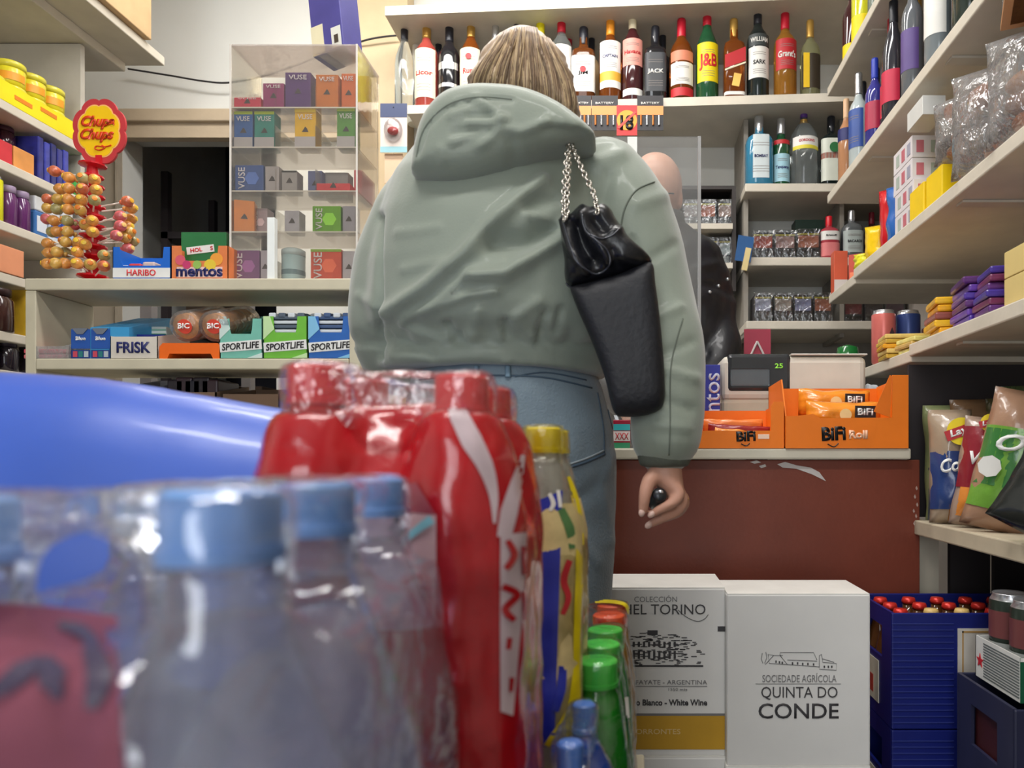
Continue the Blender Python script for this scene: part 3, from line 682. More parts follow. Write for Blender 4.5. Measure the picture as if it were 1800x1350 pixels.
# under-18 sign and battery cards hanging from the spirits shelf edge
YS = 2.585
def card(x0, x1, y0, y1, c, lb, name='hanging_card', Y=YS, cat='card'):
    o = thing(name, lb, cat, ((XW(x0, Y)+XW(x1, Y))/2, Y, ZW(y1, Y)))
    link('card', box(XW(x0, Y)-o.location.x, XW(x1, Y)-o.location.x, 0, .003, 0, ZW(y0, Y)-ZW(y1, Y)), M(c, .45), o)
    return o
for x0, lb in ((1010, 'leftmost of the black and orange battery cards under the spirits shelf'), (1040, 'middle black and orange battery card, left of the crossed 18 sign'), (1120, 'black and orange battery card right of the crossed 18 sign')):
    Y = YS-.006*(x0 > 1100)-.0; o = card(x0, x0+46 if x0 != 1010 else 1039, 168, 229, (38, 36, 40), lb, Y=Y)
    w2 = (46 if x0 != 1010 else 29)*Y/F/2; hh = 61*Y/F
    link('printed_band', box(-w2, w2, -.0012, 0, hh*.44, hh*.70), M((232, 150, 84), .45), o)
    text('BATTERY', WH, o, (0, -.0014, hh*.78), width=w2*1.4, height=.008, bold=.02)
    for k in range(4): link('battery', lathe(bmesh.new(), [(0, 0), (.0035, 0), (.0035, hh*.28), (.0015, hh*.3), (0, hh*.3)], 8), [M((196, 120, 60), .3, metal=.5), SILV][k % 2], o, (-w2*.7+w2*.46*k, -.003, hh*.14))
o = card(1084, 1120, 185, 238, (206, 44, 44), 'red and yellow crossed 18 sign hanging between battery cards', 'age_sign', Y=YS-.006, cat='sign')
wS = 36*YS/F/2; hS = 53*YS/F
link('printed_disc', lathe(bmesh.new(), [(0, 0), (wS*.98, 0), (wS*.98, .001), (0, .001)], 28), M((240, 160, 40), .4), o, (0, -.0002, hS*.5), rot=(math.pi/2, 0, 0))
text('18', BLACK, o, (.0, -.0018, hS*.42), width=wS*1.3, height=hS*.5, bold=.04)
link('slash', box(-wS*1.15, wS*1.15, -.003, -.002, -.004, .004, mtx=Matrix.Translation((0, 0, hS*.5)) @ Matrix.Rotation(-.75, 4, 'Y')), M((226, 70, 60), .4), o)
o = card(1081, 1106, 241, 262, (236, 190, 150), 'small round orange sticker on the grey wall above the shopkeeper', 'sticker', Y=2.63)
o.location.y = YB-.004; o.location.x = XW(1093, YB); o.location.z = ZW(262, YB)
# ---- corner shelving goods
yb = 2.66
def cb(x, top, wpx, kind, gl, cap, lb, labs, zb, Y=2.67, **k):
    H = ZW(top, Y)-zb
    return bottle(lb, XW(x, Y), Y, zb, H, wpx*Y/F/2, kind, gl, cap, labs, **k)
BLUEG = M((60, 140, 176), .06, coat=.5, trans=.2)
o = cb(1334, 206, 48, 'flask', BLUEG, SILV, 'light-blue gin bottle with pale oval label', [(.08, .68, M((206, 216, 218), .5), 'BOMBAY', NAVY, .07, .55)], BZ['gin'], n=3.2)
o = cb(1373, 210, 30, 'slim', GRN, SILV, 'green gin bottle with pale-blue label and silver cap', [(.06, .46, M((164, 206, 220), .5), 'Tanqueray', NAVY, .15), (.6, .66, REDL)], BZ['gin'])
o = cb(1413, 172, 49, 'gin', CLR, M((84, 50, 130), .35), 'large clear gin bottle with purple cap and yellow-edged label', [(.42, .52, WH, "GORDON'S", REDL, .3), (.38, .42, M((220, 206, 60), .5))], BZ['gin'], neck=GOLD)
o = cb(1461, 206, 41, 'flask', DGRN, CAPB, 'dark square liqueur bottle with green emblem and orange band', [(.05, .64, M((216, 220, 206), .5)), (.36, .44, M((214, 80, 44), .5))], BZ['gin'], n=4.5)
link('emblem', lathe(bmesh.new(), [(0, 0), (.018, 0), (.018, .001), (0, .001)], 20), M((40, 110, 60), .5), o, (0, -.0475, .13), rot=(math.pi/2, 0, 0))
for i, (x, top, c, cap, lb) in enumerate(((1500, 205, (190, 120, 80), M((226, 186, 140), .4), 'tan-topped rose bottle in the corner beyond the dark liqueur'), (1528, 200, (50, 60, 60), CAPB, 'dark bottle deep in the corner of the gin shelf'))):
    cb(x, top, 28, 'std', M(c, .1, coat=.4), cap, lb, [(.3, .5, WH), (.62, .7, NAVY)], BZ['gin'], Y=2.72)
CAPRD = M((206, 24, 40), .35)
cb(1457, 381, 34, 'flask', M((170, 60, 70), .12, coat=.4), CAPRD, 'small red-capped vodka bottle on the tobacco shelf', [(.42, .62, WH, 'Eristoff', BLACK, .2), (.06, .36, M((214, 120, 120), .5))], BZ['tobacco'], n=3)
cb(1497, 371, 36, 'flask', M((96, 100, 102), .1, coat=.4), SILV, 'small grey flask of rum with pale label beside the red-capped one', [(.12, .56, M((176, 186, 182), .5), 'BACARDI', BLACK, .12)], BZ['tobacco'], n=3)
for i, x in enumerate((1532, 1556, 1583)):
    cb(x, 374+2*i, 26, 'std', DARKR, M((120, 20, 40), .4), ['leftmost', 'middle', 'rightmost'][i]+' of three dark wine bottles in the corner above the red box', [], BZ['tobacco'], Y=2.72)
def pack_box(x0, x1, top, zb, lb, c1, c2, group, Y=2.65, wtext=None, d=.09):
    """transparent-fronted dispenser with cigarette packs"""
    X0, X1 = XW(x0, Y), XW(x1, Y); w2 = (X1-X0)/2; h = ZW(top, Y)-zb
    o = thing('cigarette_pack', lb, 'cigarettes', ((X0+X1)/2, Y, zb), 0, group)
    link('carton', box(-w2, w2, 0, d, 0.0005, h, bev=.002), M((74, 72, 74), .35, coat=.5), o)
    link('warning_print', box(-w2*.9, w2*.9, -.001, 0, h*.42, h*.84), M(c1, .4, var=.4, scale=40), o)
    link('top_strip', box(-w2*.95, w2*.95, -.001, 0, h*.86, h*.92), M((206, 186, 50), .4), o)
    link('lower_print', box(-w2*.8, w2*.8, -.001, 0, h*.06, h*.36), M(c2, .35), o)
    link('clear_front', box(-w2-.002, w2+.002, -.006, -.004, 0.0005, h+.006), film(), o)
    return o
pb = [('left', (200, 90, 70)), ('middle', (206, 160, 150)), ('right', (226, 140, 110))]
for i, (x0, x1, top) in enumerate(((1324, 1359, 408), (1362, 1398, 408), (1401, 1441, 406))):
    pack_box(x0, x1, top, BZ['tobacco'], '%s cigarette pack of the three left of the red-capped vodka' % pb[i][0], pb[i][1], (70, 68, 70), 'cigarette packs on the tobacco shelf')
goods('flat_box', 'dark green flat box lying on top behind the right cigarette pack', 'box', 1398, 1448, 386, 2.76, BZ['tobacco'], .07, M((36, 60, 48), .5))
for i, (x0, x1) in enumerate(((1326, 1356), (1361, 1392), (1396, 1427), (1431, 1462))):
    pack_box(x0, x1, 518, BZ['trays'], '%s cigarette pack on the lowest corner shelf' % ['leftmost', 'second', 'third', 'rightmost'][i], [(200, 196, 214), (196, 176, 160), (176, 172, 200), (210, 130, 100)][i], (96, 94, 92), 'cigarette packs on the lowest corner shelf')
for i, (x0, x1, c) in enumerate(((1484, 1516, (150, 44, 54)), (1520, 1552, (60, 40, 48)), (1556, 1590, (110, 50, 80)))):
    pack_box(x0, x1, 524, BZ['trays'], '%s tobacco pack in the shadow at the right of the lowest corner shelf' % ['dark red', 'black', 'mauve'][i], c, (40, 38, 40), 'tobacco packs in shadow', Y=2.72)
# packs in the small cabinet
for i, (x0, x1) in enumerate(((1201, 1227), (1231, 1258), (1262, 1289))):
    if XW(x0, 2.75) > CAB_X0-1: pack_box(x0, x1, 354, CAB_Z[0], '%s cigarette pack in the small dark cabinet' % ['hidden left', 'orange-print', 'grey-print'][i], [(170, 150, 140), (206, 110, 70), (190, 150, 130)][i], (110, 108, 106), 'cigarette packs in the dark cabinet', Y=2.75)
for i, (x0, x1) in enumerate(((1240, 1262), (1264, 1284))): pack_box(x0, x1, 420, CAB_Z[1], '%s silvery pack low in the dark cabinet' % ['left', 'right'][i], (190, 196, 190), (150, 150, 140), 'silvery packs in the dark cabinet', Y=2.75)
# leaflets at the shelf end
t = thing('leaflet', 'blue and cream leaflet sticking out at the left end of the tobacco shelf', 'leaflet', (XW(1303, 2.6), 2.60, BZ['tobacco']-.05))
link('paper', box(-.028, .028, 0, .002, .03, .12, mtx=Matrix.Rotation(.15, 4, 'Y')), M((30, 84, 140), .5), t)
link('paper', box(.0, .02, -.003, -.001, 0, .08, mtx=Matrix.Rotation(.2, 4, 'Y')), M((220, 200, 140), .5), t)
tag(link('price_board', prism(bmesh.new(), [(0, 0), (.09, 0), (.09, .095), (0, .095)], .004, (XW(1308, 2.5), 2.5, ZW(628, 2.5))), M((170, 60, 80), .5)), 'dark pink sign with white triangle behind the scale', 'sign')
b_ = bmesh.new()
P3 = [Vector((XW(1320, 2.495), 2.495, ZW(624, 2.495))), Vector((XW(1343, 2.495), 2.495, ZW(624, 2.495))), Vector((XW(1331, 2.495), 2.495, ZW(600, 2.495)))]
for i in range(3): tube(b_, [P3[i], P3[(i+1) % 3]], .0035, 6)
link('triangle', b_, M((220, 214, 210), .5), bpy.data.objects['price_board'])
tag(link('sign_holder', box(XW(1312, 2.5), XW(1350, 2.5), 2.506, 2.52, 0.0, ZW(600, 2.5)), M((60, 56, 56), .6)), 'dark holder post behind the pink triangle sign', 'post')
# ================================================================ right shelves: goods
def rb(label, Y, z, X, H, R, kind, gl, cap, labs, **k): return bottle(label, X, Y, z, H, R, kind, gl, cap, labs, **k)
za, zb_, zc, zd, ze = RZ['A'], RZ['B'], RZ['C'], RZ['D'], RZ['E']
YB_ = M((206, 204, 40), .12, coat=.4)
rb('tall yellow liqueur bottle at the far end of the highest right shelf', 2.20, za, .685, .33, .030, 'slim', YB_, CAPR, [(.1, .35, YLB)], rz=-.5)
rb('dark cola-coloured bottle with yellow label beside the tall yellow liqueur', 2.31, za, .690, .31, .030, 'std', DARKR, CAPB, [(.1, .3, YLB)], rz=-.5)
for i, (y, c, cap) in enumerate(((2.05, (120, 130, 120), CAPB), (1.9, (80, 100, 96), CAPB), (1.75, (60, 70, 60), GOLD))):
    rb('%s greenish bottle on the highest right shelf, cut by the frame' % ['farthest', 'middle', 'nearest'][i], y, za, .69, .32, .034, 'std', M(c, .1, coat=.4), cap, [], rz=-.5)
RB = [
 (2.30, .668, .27, .025, 'std', (176, 126, 90), M((220, 180, 140), .4), [(.5, .64, NAVY)], 'amber bottle with tan top at the far end of the second right shelf'),
 (2.235, .70, .29, .027, 'std', (50, 56, 56), CAPB, [(.2, .5, WH)], 'dark bottle with white label behind the amber tan-topped one'),
 (2.165, .665, .28, .028, 'std', (176, 186, 186), SILV, [(.2, .6, M((50, 80, 150), .4), None, WH, .12)], 'clear bottle with blue slanting label on the second right shelf'),
 (2.10, .695, .26, .026, 'std', (60, 84, 66), CAPB, [(.2, .5, M((120, 30, 60), .4))], 'green bottle with wine-red label on the second right shelf'),
 (2.03, .668, .25, .026, 'std', (52, 52, 130), M((40, 60, 170), .4), [(.2, .5, M((170, 40, 70), .4))], 'short purple-blue bottle beside the crimson-labelled one'),
 (1.96, .69, .33, .029, 'tall', (36, 38, 46), CAPR, [(.16, .42, M((206, 44, 66), .5), None, WH, .2)], 'black bottle with red cap and crimson label on the second right shelf'),
 (1.885, .668, .335, .029, 'tall', (44, 44, 52), CAPB, [(.16, .40, M((196, 40, 70), .5))], 'black bottle with grey sheen and dark cap on the second right shelf'),
 (1.815, .70, .33, .024, 'slim', (140, 104, 60), GOLD, [(.16, .40, M((96, 88, 140), .5))], 'golden slim bottle with mauve label on the second right shelf'),
 (1.75, .665, .32, .026, 'std', (96, 100, 104), M((210, 130, 140), .4), [(.2, .5, M((90, 70, 130), .5))], 'grey bottle with pink cap and purple label on the second right shelf'),
 (1.68, .70, .34, .025, 'slim', (130, 76, 50), M((226, 130, 140), .4), [(.2, .5, M((120, 90, 150), .5))], 'orange-brown slim bottle with pink cap on the second right shelf'),
 (1.61, .668, .33, .029, 'std', (120, 128, 132), M((90, 120, 180), .4), [(.2, .5, WH)], 'pale bottle with blue neck on the second right shelf'),
 (1.54, .70, .33, .030, 'std', (56, 66, 60), CAPB, [(.2, .5, M((190, 186, 176), .5))], 'dark green wine bottle with white label on the second right shelf'),
 (1.465, .668, .33, .031, 'std', (46, 56, 50), CAPB, [(.2, .5, M((150, 146, 136), .5))], 'blackish wine bottle with grey label on the second right shelf'),
 (1.39, .70, .33, .031, 'std', (66, 70, 66), SILV, [(.2, .5, CREAML)], 'dark wine bottle with cream label and silver top on the second right shelf'),
 (1.31, .668, .33, .032, 'std', (56, 60, 56), CAPR, [(.2, .5, M((170, 166, 150), .5))], 'dark wine bottle nearest on the second right shelf')]
for i in range(9):
    rb('dark bottle in the back row of the second right shelf', 2.28-.105*i, zb_, .79, .31, .029, 'std', M([(52, 50, 52), (44, 60, 52), (80, 56, 44)][i % 3], .1, coat=.4), [CAPB, GOLD, CAPB, CAPR][i % 4], [], group='dark bottles in the back row of the second right shelf')
for (y, X, H, R, k, c, cap, labs, lb) in RB:
    rb(lb, y, zb_, X, H, R, k, M(c, .1, coat=.5), cap, labs, rz=-.9)
# soft packs
def bag(name, label, cat, loc, w, h, d, mat, rz=0, tilt=0, lean=0, seed=0, words=None, wmat=None, crimp=True, group=None, wz=.6, wh=.12, ww=.7, zigzag=True, shear=0):
    """pillow pack: flat crimped ends, swollen middle, creased film"""
    o = thing(name, label, cat, loc, rz, group, rot=(lean, tilt, rz))
    bm = bmesh.new(); NX, NZ = 14, 18
    grid = {}
    for s in (-1, 1):
        for i in range(NX+1):
            for j in range(NZ+1):
                u, v = i/NX*2-1, j/NZ
                if s == 1 and (i in (0, NX) or j in (0, NZ)): grid[s, i, j] = grid[-1, i, j]; continue
                sw = (1-abs(u)**2.6)*min(1, (v*(1-v)*6.0))**.7
                p = Vector((u*w/2*(1-.05*math.sin(math.pi*v)), 0, v*h))
                nz = noise.noise(Vector((u*2.2, v*3.2, seed*3.1)))*.16+noise.noise(Vector((u*6, v*7, seed)))*.07
                p.y = s*d/2*max(.02, sw+nz*min(1, sw*2)); p.x += .006*noise.noise(Vector((v*4, seed, u)))
                grid[s, i, j] = bm.verts.new(p)
    for s in (-1, 1):
        for i in range(NX):
            for j in range(NZ):
                f = [grid[s, i, j], grid[s, i+1, j], grid[s, i+1, j+1], grid[s, i, j+1]]
                bm.faces.new(f if s == -1 else f[::-1])
    link('packet', bm, mat, o, smooth=True)
    if words: text(words, wmat, o, (0, -d*.5-.0015, h*wz), width=w*ww, height=h*wh, bold=.03, shear=shear)
    return o
GLOSSY = dict(rough=.25, coat=.4, bump=.15, bscale=40)
ff = -math.pi/2*.0
def rbag(lb, Y, X, z, w, h, d, c, **k):
    return bag(k.pop('name', 'snack_packet'), lb, k.pop('cat', 'packet'), (X, Y, z+.0), w, h, d, M(c, **GLOSSY), **k)
rbag('bright yellow crumpled packet low at the far end of the third right shelf', 2.02, .672, zc, .07, .10, .05, (240, 200, 20), rz=-.6, seed=1)
rbag('small lemon-yellow packet lying below the crumpled yellow one', 2.08, .655, zc-.0, .06, .04, .05, (232, 226, 50), rz=-.6, seed=2)
rbag('red knotted packet above the yellow ones on the third right shelf', 1.93, .69, zc, .09, .17, .06, (206, 30, 40), rz=-.7, seed=3)
rbag('blue and white packet next to the red knotted one', 1.85, .68, zc, .09, .15, .05, (40, 100, 180), rz=-.8, seed=4)
for i, (y, z0, lb) in enumerate(((1.75, 0, 'white printed carton lying lowest in its pile on the third right shelf'), (1.75, .052, 'white printed carton second from the bottom of its pile'), (1.76, .104, 'white printed carton second from the top of its pile'), (1.76, .156, 'white printed carton on top of its pile'))):
    o = thing('biscuit_carton', lb, 'carton', (.70, y, zc+z0), 0, 'white printed cartons on the third right shelf')
    link('carton', box(-.055, .055, -.06, .06, .0005, .051, bev=.001), M((220, 214, 216), .5, var=.04), o)
    for k in range(3): link('printed_mark', box(-.0558, -.055, -.05+.035*k, -.03+.035*k, .012, .04), M([(160, 160, 176), (196, 110, 120), (170, 180, 170)][k], .5), o)
    for k in range(3): link('printed_mark', box(-.045+.033*k, -.028+.033*k, -.0608, -.06, .012, .04), M([(160, 160, 176), (196, 110, 120), (170, 180, 170)][(k+1) % 3], .5), o)
for i, y in enumerate((1.52, 1.615)):
    o = goods('yellow_box', ['nearer', 'farther'][i]+' small bright yellow box with red-striped side on the third right shelf', 'box', 0, 10, 0, y, zc, .08, M((244, 206, 10), .4), zt=zc+.07)
    o.location = (.675, y, zc); o.children[0].scale = (.075/(10*y/F), 1, 1)
# plastic wrapped pastries
def pastry(lb, Y, X, z, w, h, kind, seed):
    o = bag('pastry_bag', lb, 'bag of pastries', (X, Y, z), w, h, .12, film(tint=(225, 225, 228), gloss=.5, bump=1.0, bscale=18, body=.14), rz=-.7, seed=seed)
    random.seed(seed)
    for k in range(4):
        b_ = ball(bmesh.new(), (0, 0, 0), (.035, .022, .022), 16, 10)
        for v in b_.verts: v.co *= 1+.18*noise.noise(v.co*40+Vector((k, seed, 0)))
        link(kind, b_, M([(176, 104, 56), (150, 84, 48), (196, 130, 76)][k % 3], .6, var=.2, scale=30), o, (random.uniform(-.03, .03)*w/.2, 0, h*(.15+.2*k)), smooth=True, rot=(0, random.uniform(-.6, .6), 0))
    return o
pastry('clear bag of orange-brown pastries above the yellow boxes', 1.50, .69, zc+.072, .15, .13, 'pastry', 3)
pastry('crinkled clear bag of pastries on the third right shelf, middle of three', 1.38, .69, zc, .18, .20, 'pastry', 5)
pastry('crinkled clear bag of reddish pastries at the right edge of the frame', 1.24, .69, zc, .18, .19, 'pastry', 8)
o = thing('cookie_tray', 'clear-wrapped tray of dark striped cookies near the top right edge', 'tray', (.70, 1.19, zc+.20), -.4)
b_ = bmesh.new()
for k in range(8): bx(b_, -.08+.02*k, -.066+.02*k, -.045, .045, .01, .055, bev=.003)
link('cookies', b_, M((74, 44, 38), .6, var=.3), o)
link('clear_lid', box(-.09, .09, -.05, .05, 0, .085, bev=.012), film(gloss=.5, bump=.8, body=.1), o)
link('rim', box(-.092, .092, -.052, .052, 0, .01), M((196, 140, 90), .5), o)
tag(link('white_carton', box(.63, .68, 1.60, 1.69, zc+.2085, zc+.25, bev=.001), M((214, 214, 210), .5)), 'small plain white carton on top of the white printed pile', 'carton')
# D: chocolate bars and packs
def bars(label, name, X, Y, z, n, w, d, t_, c, rz=-.2, words=None, wmat=None, grp=None, jig=.006, where=''):
    for k in range(n):
        o = link(name, box(-w/2, w/2, -d/2, d/2, 0, t_*.94, bev=t_*.25), M(c[k % len(c)], .3, var=.12, scale=50, coat=.3), None, (X+random.uniform(-jig, jig), Y+random.uniform(-jig, jig), z+t_*k), rot=(0, 0, rz+random.uniform(-.05, .05)))
        tag(o, '%s, %s of %s' % (label, ['lowest', 'second', 'third', 'fourth', 'fifth', 'sixth', 'seventh', 'eighth'][k], 'its pile'), 'chocolate bar', label+' pile')
        if words and k == n-1: text(words, wmat, o, (0, -d/2-.0008, t_*.5), width=w*.6, height=t_*.6)
zd2 = zd-.012
bars('yellow-orange chocolate bar beyond the shelf step', 'chocolate_bar', .685, 1.86, zd2, 5, .11, .09, .012, [(214, 176, 70), (236, 206, 120), (240, 170, 30)], rz=-.1)
bars('pale yellow chocolate bar beside the shelf step', 'chocolate_bar', .690, 1.745, zd2, 3, .10, .09, .012, [(232, 220, 130), (206, 170, 90)], rz=.1)
bars('amber-yellow biscuit packet', 'biscuit_packet', .700, 1.58, zd, 5, .11, .10, .016, [(236, 168, 20), (240, 186, 40), (150, 80, 70)], rz=-.15)
bars('purple foil chocolate bar', 'chocolate_bar', .705, 1.455, zd, 6, .12, .11, .015, [(78, 50, 150), (110, 70, 170), (90, 44, 110)], rz=-.15)
bars('purple-red chocolate bar nearer the cream boxes', 'chocolate_bar', .70, 1.345, zd, 6, .12, .09, .014, [(96, 50, 120), (120, 50, 90), (70, 50, 150)], rz=-.15)
for i, (y, z0, w_) in enumerate(((1.20, 0, .13), (1.20, .046, .13))):
    tag(link('cream_box', box(.635, .635+w_, y-.06, y+.06, zd+z0+.0005, zd+z0+.045, bev=.001), M((222, 198, 130), .5, var=.04)), ['lower', 'upper'][i]+' of two cream flat boxes at the right edge above the crisps', 'box')
for i in range(2): 
    tag(link('white_packet', box(.635, .70, 1.04, 1.135, zd+.022*i+.0005, zd+.022*i+.0215, bev=.005), M((216, 206, 222), .4, var=.1, scale=40)), ['lower', 'upper'][i]+' white and mauve packet nearest on the fourth right shelf', 'packet')
# cans on the shelf step
def can(label, x, Y, z, H, R, body, top=SILV, cat='can', words=None, wmat=None, parts=(), rz=0, group=None):
    o = thing('drink_can', label, cat, (x, Y, z), rz, group)
    link('can_body', lathe(bmesh.new(), [(0, 0), (R*.8, 0), (R, H*.05), (R, H*.90), (R*.98, H*.915)], 28), body, o, smooth=True)
    link('can_top', lathe(bmesh.new(), [(R*.98, H*.91), (R*.84, H*.965), (R*.86, H*.98), (R*.84, H*.99), (R*.78, H*.975), (0, H*.97)], 28), top, o, smooth=True)
    for z0, z1, m in parts: link('printed_band', lathe(bmesh.new(), [(R+.0004, z0*H), (R+.0004, z1*H)], 28), m, o, smooth=True)
    if words: text(words, wmat, o, (0, -R-.0006, H*.55), width=R*1.7, height=H*.2, wrap=R+.0007, bold=.03)
    return o
can('pink-red drink can with white swoosh beyond the scale', .668, 2.12-.16, zd2, .145, .031, M((206, 110, 104), .3, metal=.2), parts=((.0, .0, WH),))
link('printed_mark', prism(bmesh.new(), [(-.006, .0), (.006, .0), (.006, .06), (0, .075), (-.006, .06)], .0008, (.012, -.0312, .02)), M((56, 40, 48), .4), [o for o in COL.objects if o.name.startswith('drink_can')][0])
can('drink can with blue upper half behind the pink one', .735, 1.965, zd2, .145, .031, M((50, 70, 130), .3, metal=.2))
tag(link('red_packet', box(.775, .90, 1.90, 1.98, zd2+.0005, zd2+.10, bev=.004), M((150, 50, 60), .4, var=.3)), 'dark red packet in the shadow right of the two cans', 'packet')
tag(link('green_jar', lathe(bmesh.new(), [(0, 0), (.034, 0), (.036, .01), (.036, .1), (.03, .118), (0, .122)], 24), M((30, 110, 50), .15, coat=.5), None, (XW(1490, 2.2), 2.2, CT), smooth=True), 'green glossy jar behind the white scale', 'jar')
bpy.data.objects['green_jar'].scale = (1, 1, 2.6)
# red box with pictures beneath the tobacco shelf end
o = goods('tea_box', 'orange-red picture box at the far end of the third right shelf', 'box', 1462, 1486, 0, 2.33, 0, .04, M((206, 90, 60), .5), bands=((.0, .3, M((206, 200, 194), .5)),), zt=.13)
o.location = (.660, 2.33, RZ['C']-.012)
o2 = goods('tea_box', 'orange and green box on the third right shelf end below grey flask', 'box', 1488, 1530, 448, 2.42, 0, .02, M((196, 76, 60), .5), zt=.1)
o2.location = (.70, 2.25, RZ['C']-.012); o2.rotation_euler = (0, 0, -.5)
link('printed_band', box(-.035, .03, -.001, 0, .01, .045), M((236, 130, 90), .5), o2)
# E: crisps bags
zE = ze
def crisp(lb, px, Y, w, h, c1, tone, words, seed, rz, tilt=0, lean=-.08, top=None, wz=.5, shear=.3):
    o = bag('crisp_bag', lb, 'crisp bag', (XW(px, Y), Y, zE+.002), w, h, .075, M(tuple(int(q*.82) for q in c1), **GLOSSY), rz=rz, tilt=tilt, lean=lean, seed=seed)
    for (x0, x1, z0, z1, c) in tone:
        # printed area following the swollen front
        bm = bmesh.new(); N = 10; rows = []
        for j in range(N+1):
            v = z0+(z1-z0)*j/N; r = []
            for i in range(N+1):
                u = x0+(x1-x0)*i/N
                if 'disc' == c[-1]: pass
                sw = (1-abs(u)**2.6)*min(1, (v*(1-v)*6.0))**.7
                nz = noise.noise(Vector((u*2.2, v*3.2, seed*3.1)))*.16+noise.noise(Vector((u*6, v*7, seed)))*.07
                r.append(bm.verts.new((u*w/2*(1-.05*math.sin(math.pi*v)), -.0375*max(.02, sw+nz*min(1, sw*2))-.0015, v*h)))
            rows.append(r)
        for A, B in zip(rows, rows[1:]):
            for i in range(N): bm.faces.new((A[i], A[i+1], B[i+1], B[i]))
        link('printed_area', bm, M(c[:3], **GLOSSY), o, smooth=True)
    text(words, WT, o, (0, -.044, h*wz), width=w*.62, height=h*.12, bold=.03, shear=shear, rot=(math.pi/2, -.15, 0))
    return o
c1 = crisp('blue crisp bag with yellow and red roundel, leftmost on the low right shelf', 1672, 1.52, .085, .235, (200, 176, 150), [(-.98, .98, .12, .62, (44, 66, 120)), (-.2, .7, .02, .16, (150, 96, 40))], 'Con', 11, -.25, wz=.5)
def roundel(o, x, z, s=1.0):
    link('roundel', lathe(bmesh.new(), [(0, 0), (.035*s, 0), (.035*s, .0012), (0, .0012)], 28), YLB, o, (x, -.043, z), rot=(math.pi/2, 0, 0))
    link('ribbon', box(-.04*s, .04*s, -.0015, -.0005, -.013*s, .013*s, mtx=Matrix.Translation((x, -.045, z)) @ Matrix.Rotation(-.35, 4, 'Y')), REDL, o)
    text("Lay's", WT, o, (x, -.047, z), width=.06*s, height=.024*s, rot=(math.pi/2, -.35, 0), bold=.03, shear=.2)
roundel(c1, .015, .185, .8)
c2 = crisp('dark red crisp bag with potato-slice picture between blue and green bags', 1708, 1.44, .085, .215, (206, 176, 156), [(-.98, .98, .34, .9, (136, 34, 48)), (-.8, .8, .08, .34, (222, 140, 60))], 'Vita', 12, -.35, tilt=.15, wz=.62)
roundel(c2, .0, .20, .5)
c3 = crisp('green crisp bag leaning right in front of the dark red one', 1752, 1.35, .13, .26, (206, 160, 130), [(-.98, .98, .14, .72, (110, 160, 60)), (-.98, 0, .3, .7, (60, 120, 60))], 'Ov', 13, -.45, tilt=.24, wz=.62)
link('badge', lathe(bmesh.new(), [(0, 0), (.02, 0), (.02, .001), (0, .001)], 8), WH, c3, (-.04, -.042, .11), rot=(math.pi/2, 0, 0))
c4 = crisp('dark green crisp bag at the right edge behind the leaning green one', 1830, 1.36, .13, .27, (60, 84, 44), [(-.9, .9, .1, .4, (150, 120, 60))], 'O.', 14, -.3, wz=.62)
c5 = bag('crisp_bag', 'black and orange crisp bag lying nearest at the right edge', 'crisp bag', (XW(1812, 1.16), 1.16, zE+.012), .15, .14, .07, M((40, 42, 40), **GLOSSY), rz=-.3, tilt=.5, seed=15)
link('printed_area', box(-.05, .06, -.037, -.034, .08, .13, bev=.001), M((226, 130, 40), **GLOSSY), c5)
c6 = crisp('pale green snack bag behind the blue crisp bag at the counter corner', 1662, 1.60, .085, .25, (150, 160, 110), [(-.9, .9, .0, .45, (60, 66, 80))], 'S', 16, -.1, wz=.8)
for i, (px, y) in enumerate(((1725, 1.59), (1790, 1.56))):
    bag('crisp_bag', ['brown snack bag behind the red and blue crisp bags', 'olive snack bag behind the green crisp bag'][i], 'crisp bag', (XW(px, y), y, zE+.002), .13, .26, .05, M([(110, 84, 60), (90, 88, 60)][i], **GLOSSY), rz=-.2, seed=20+i)
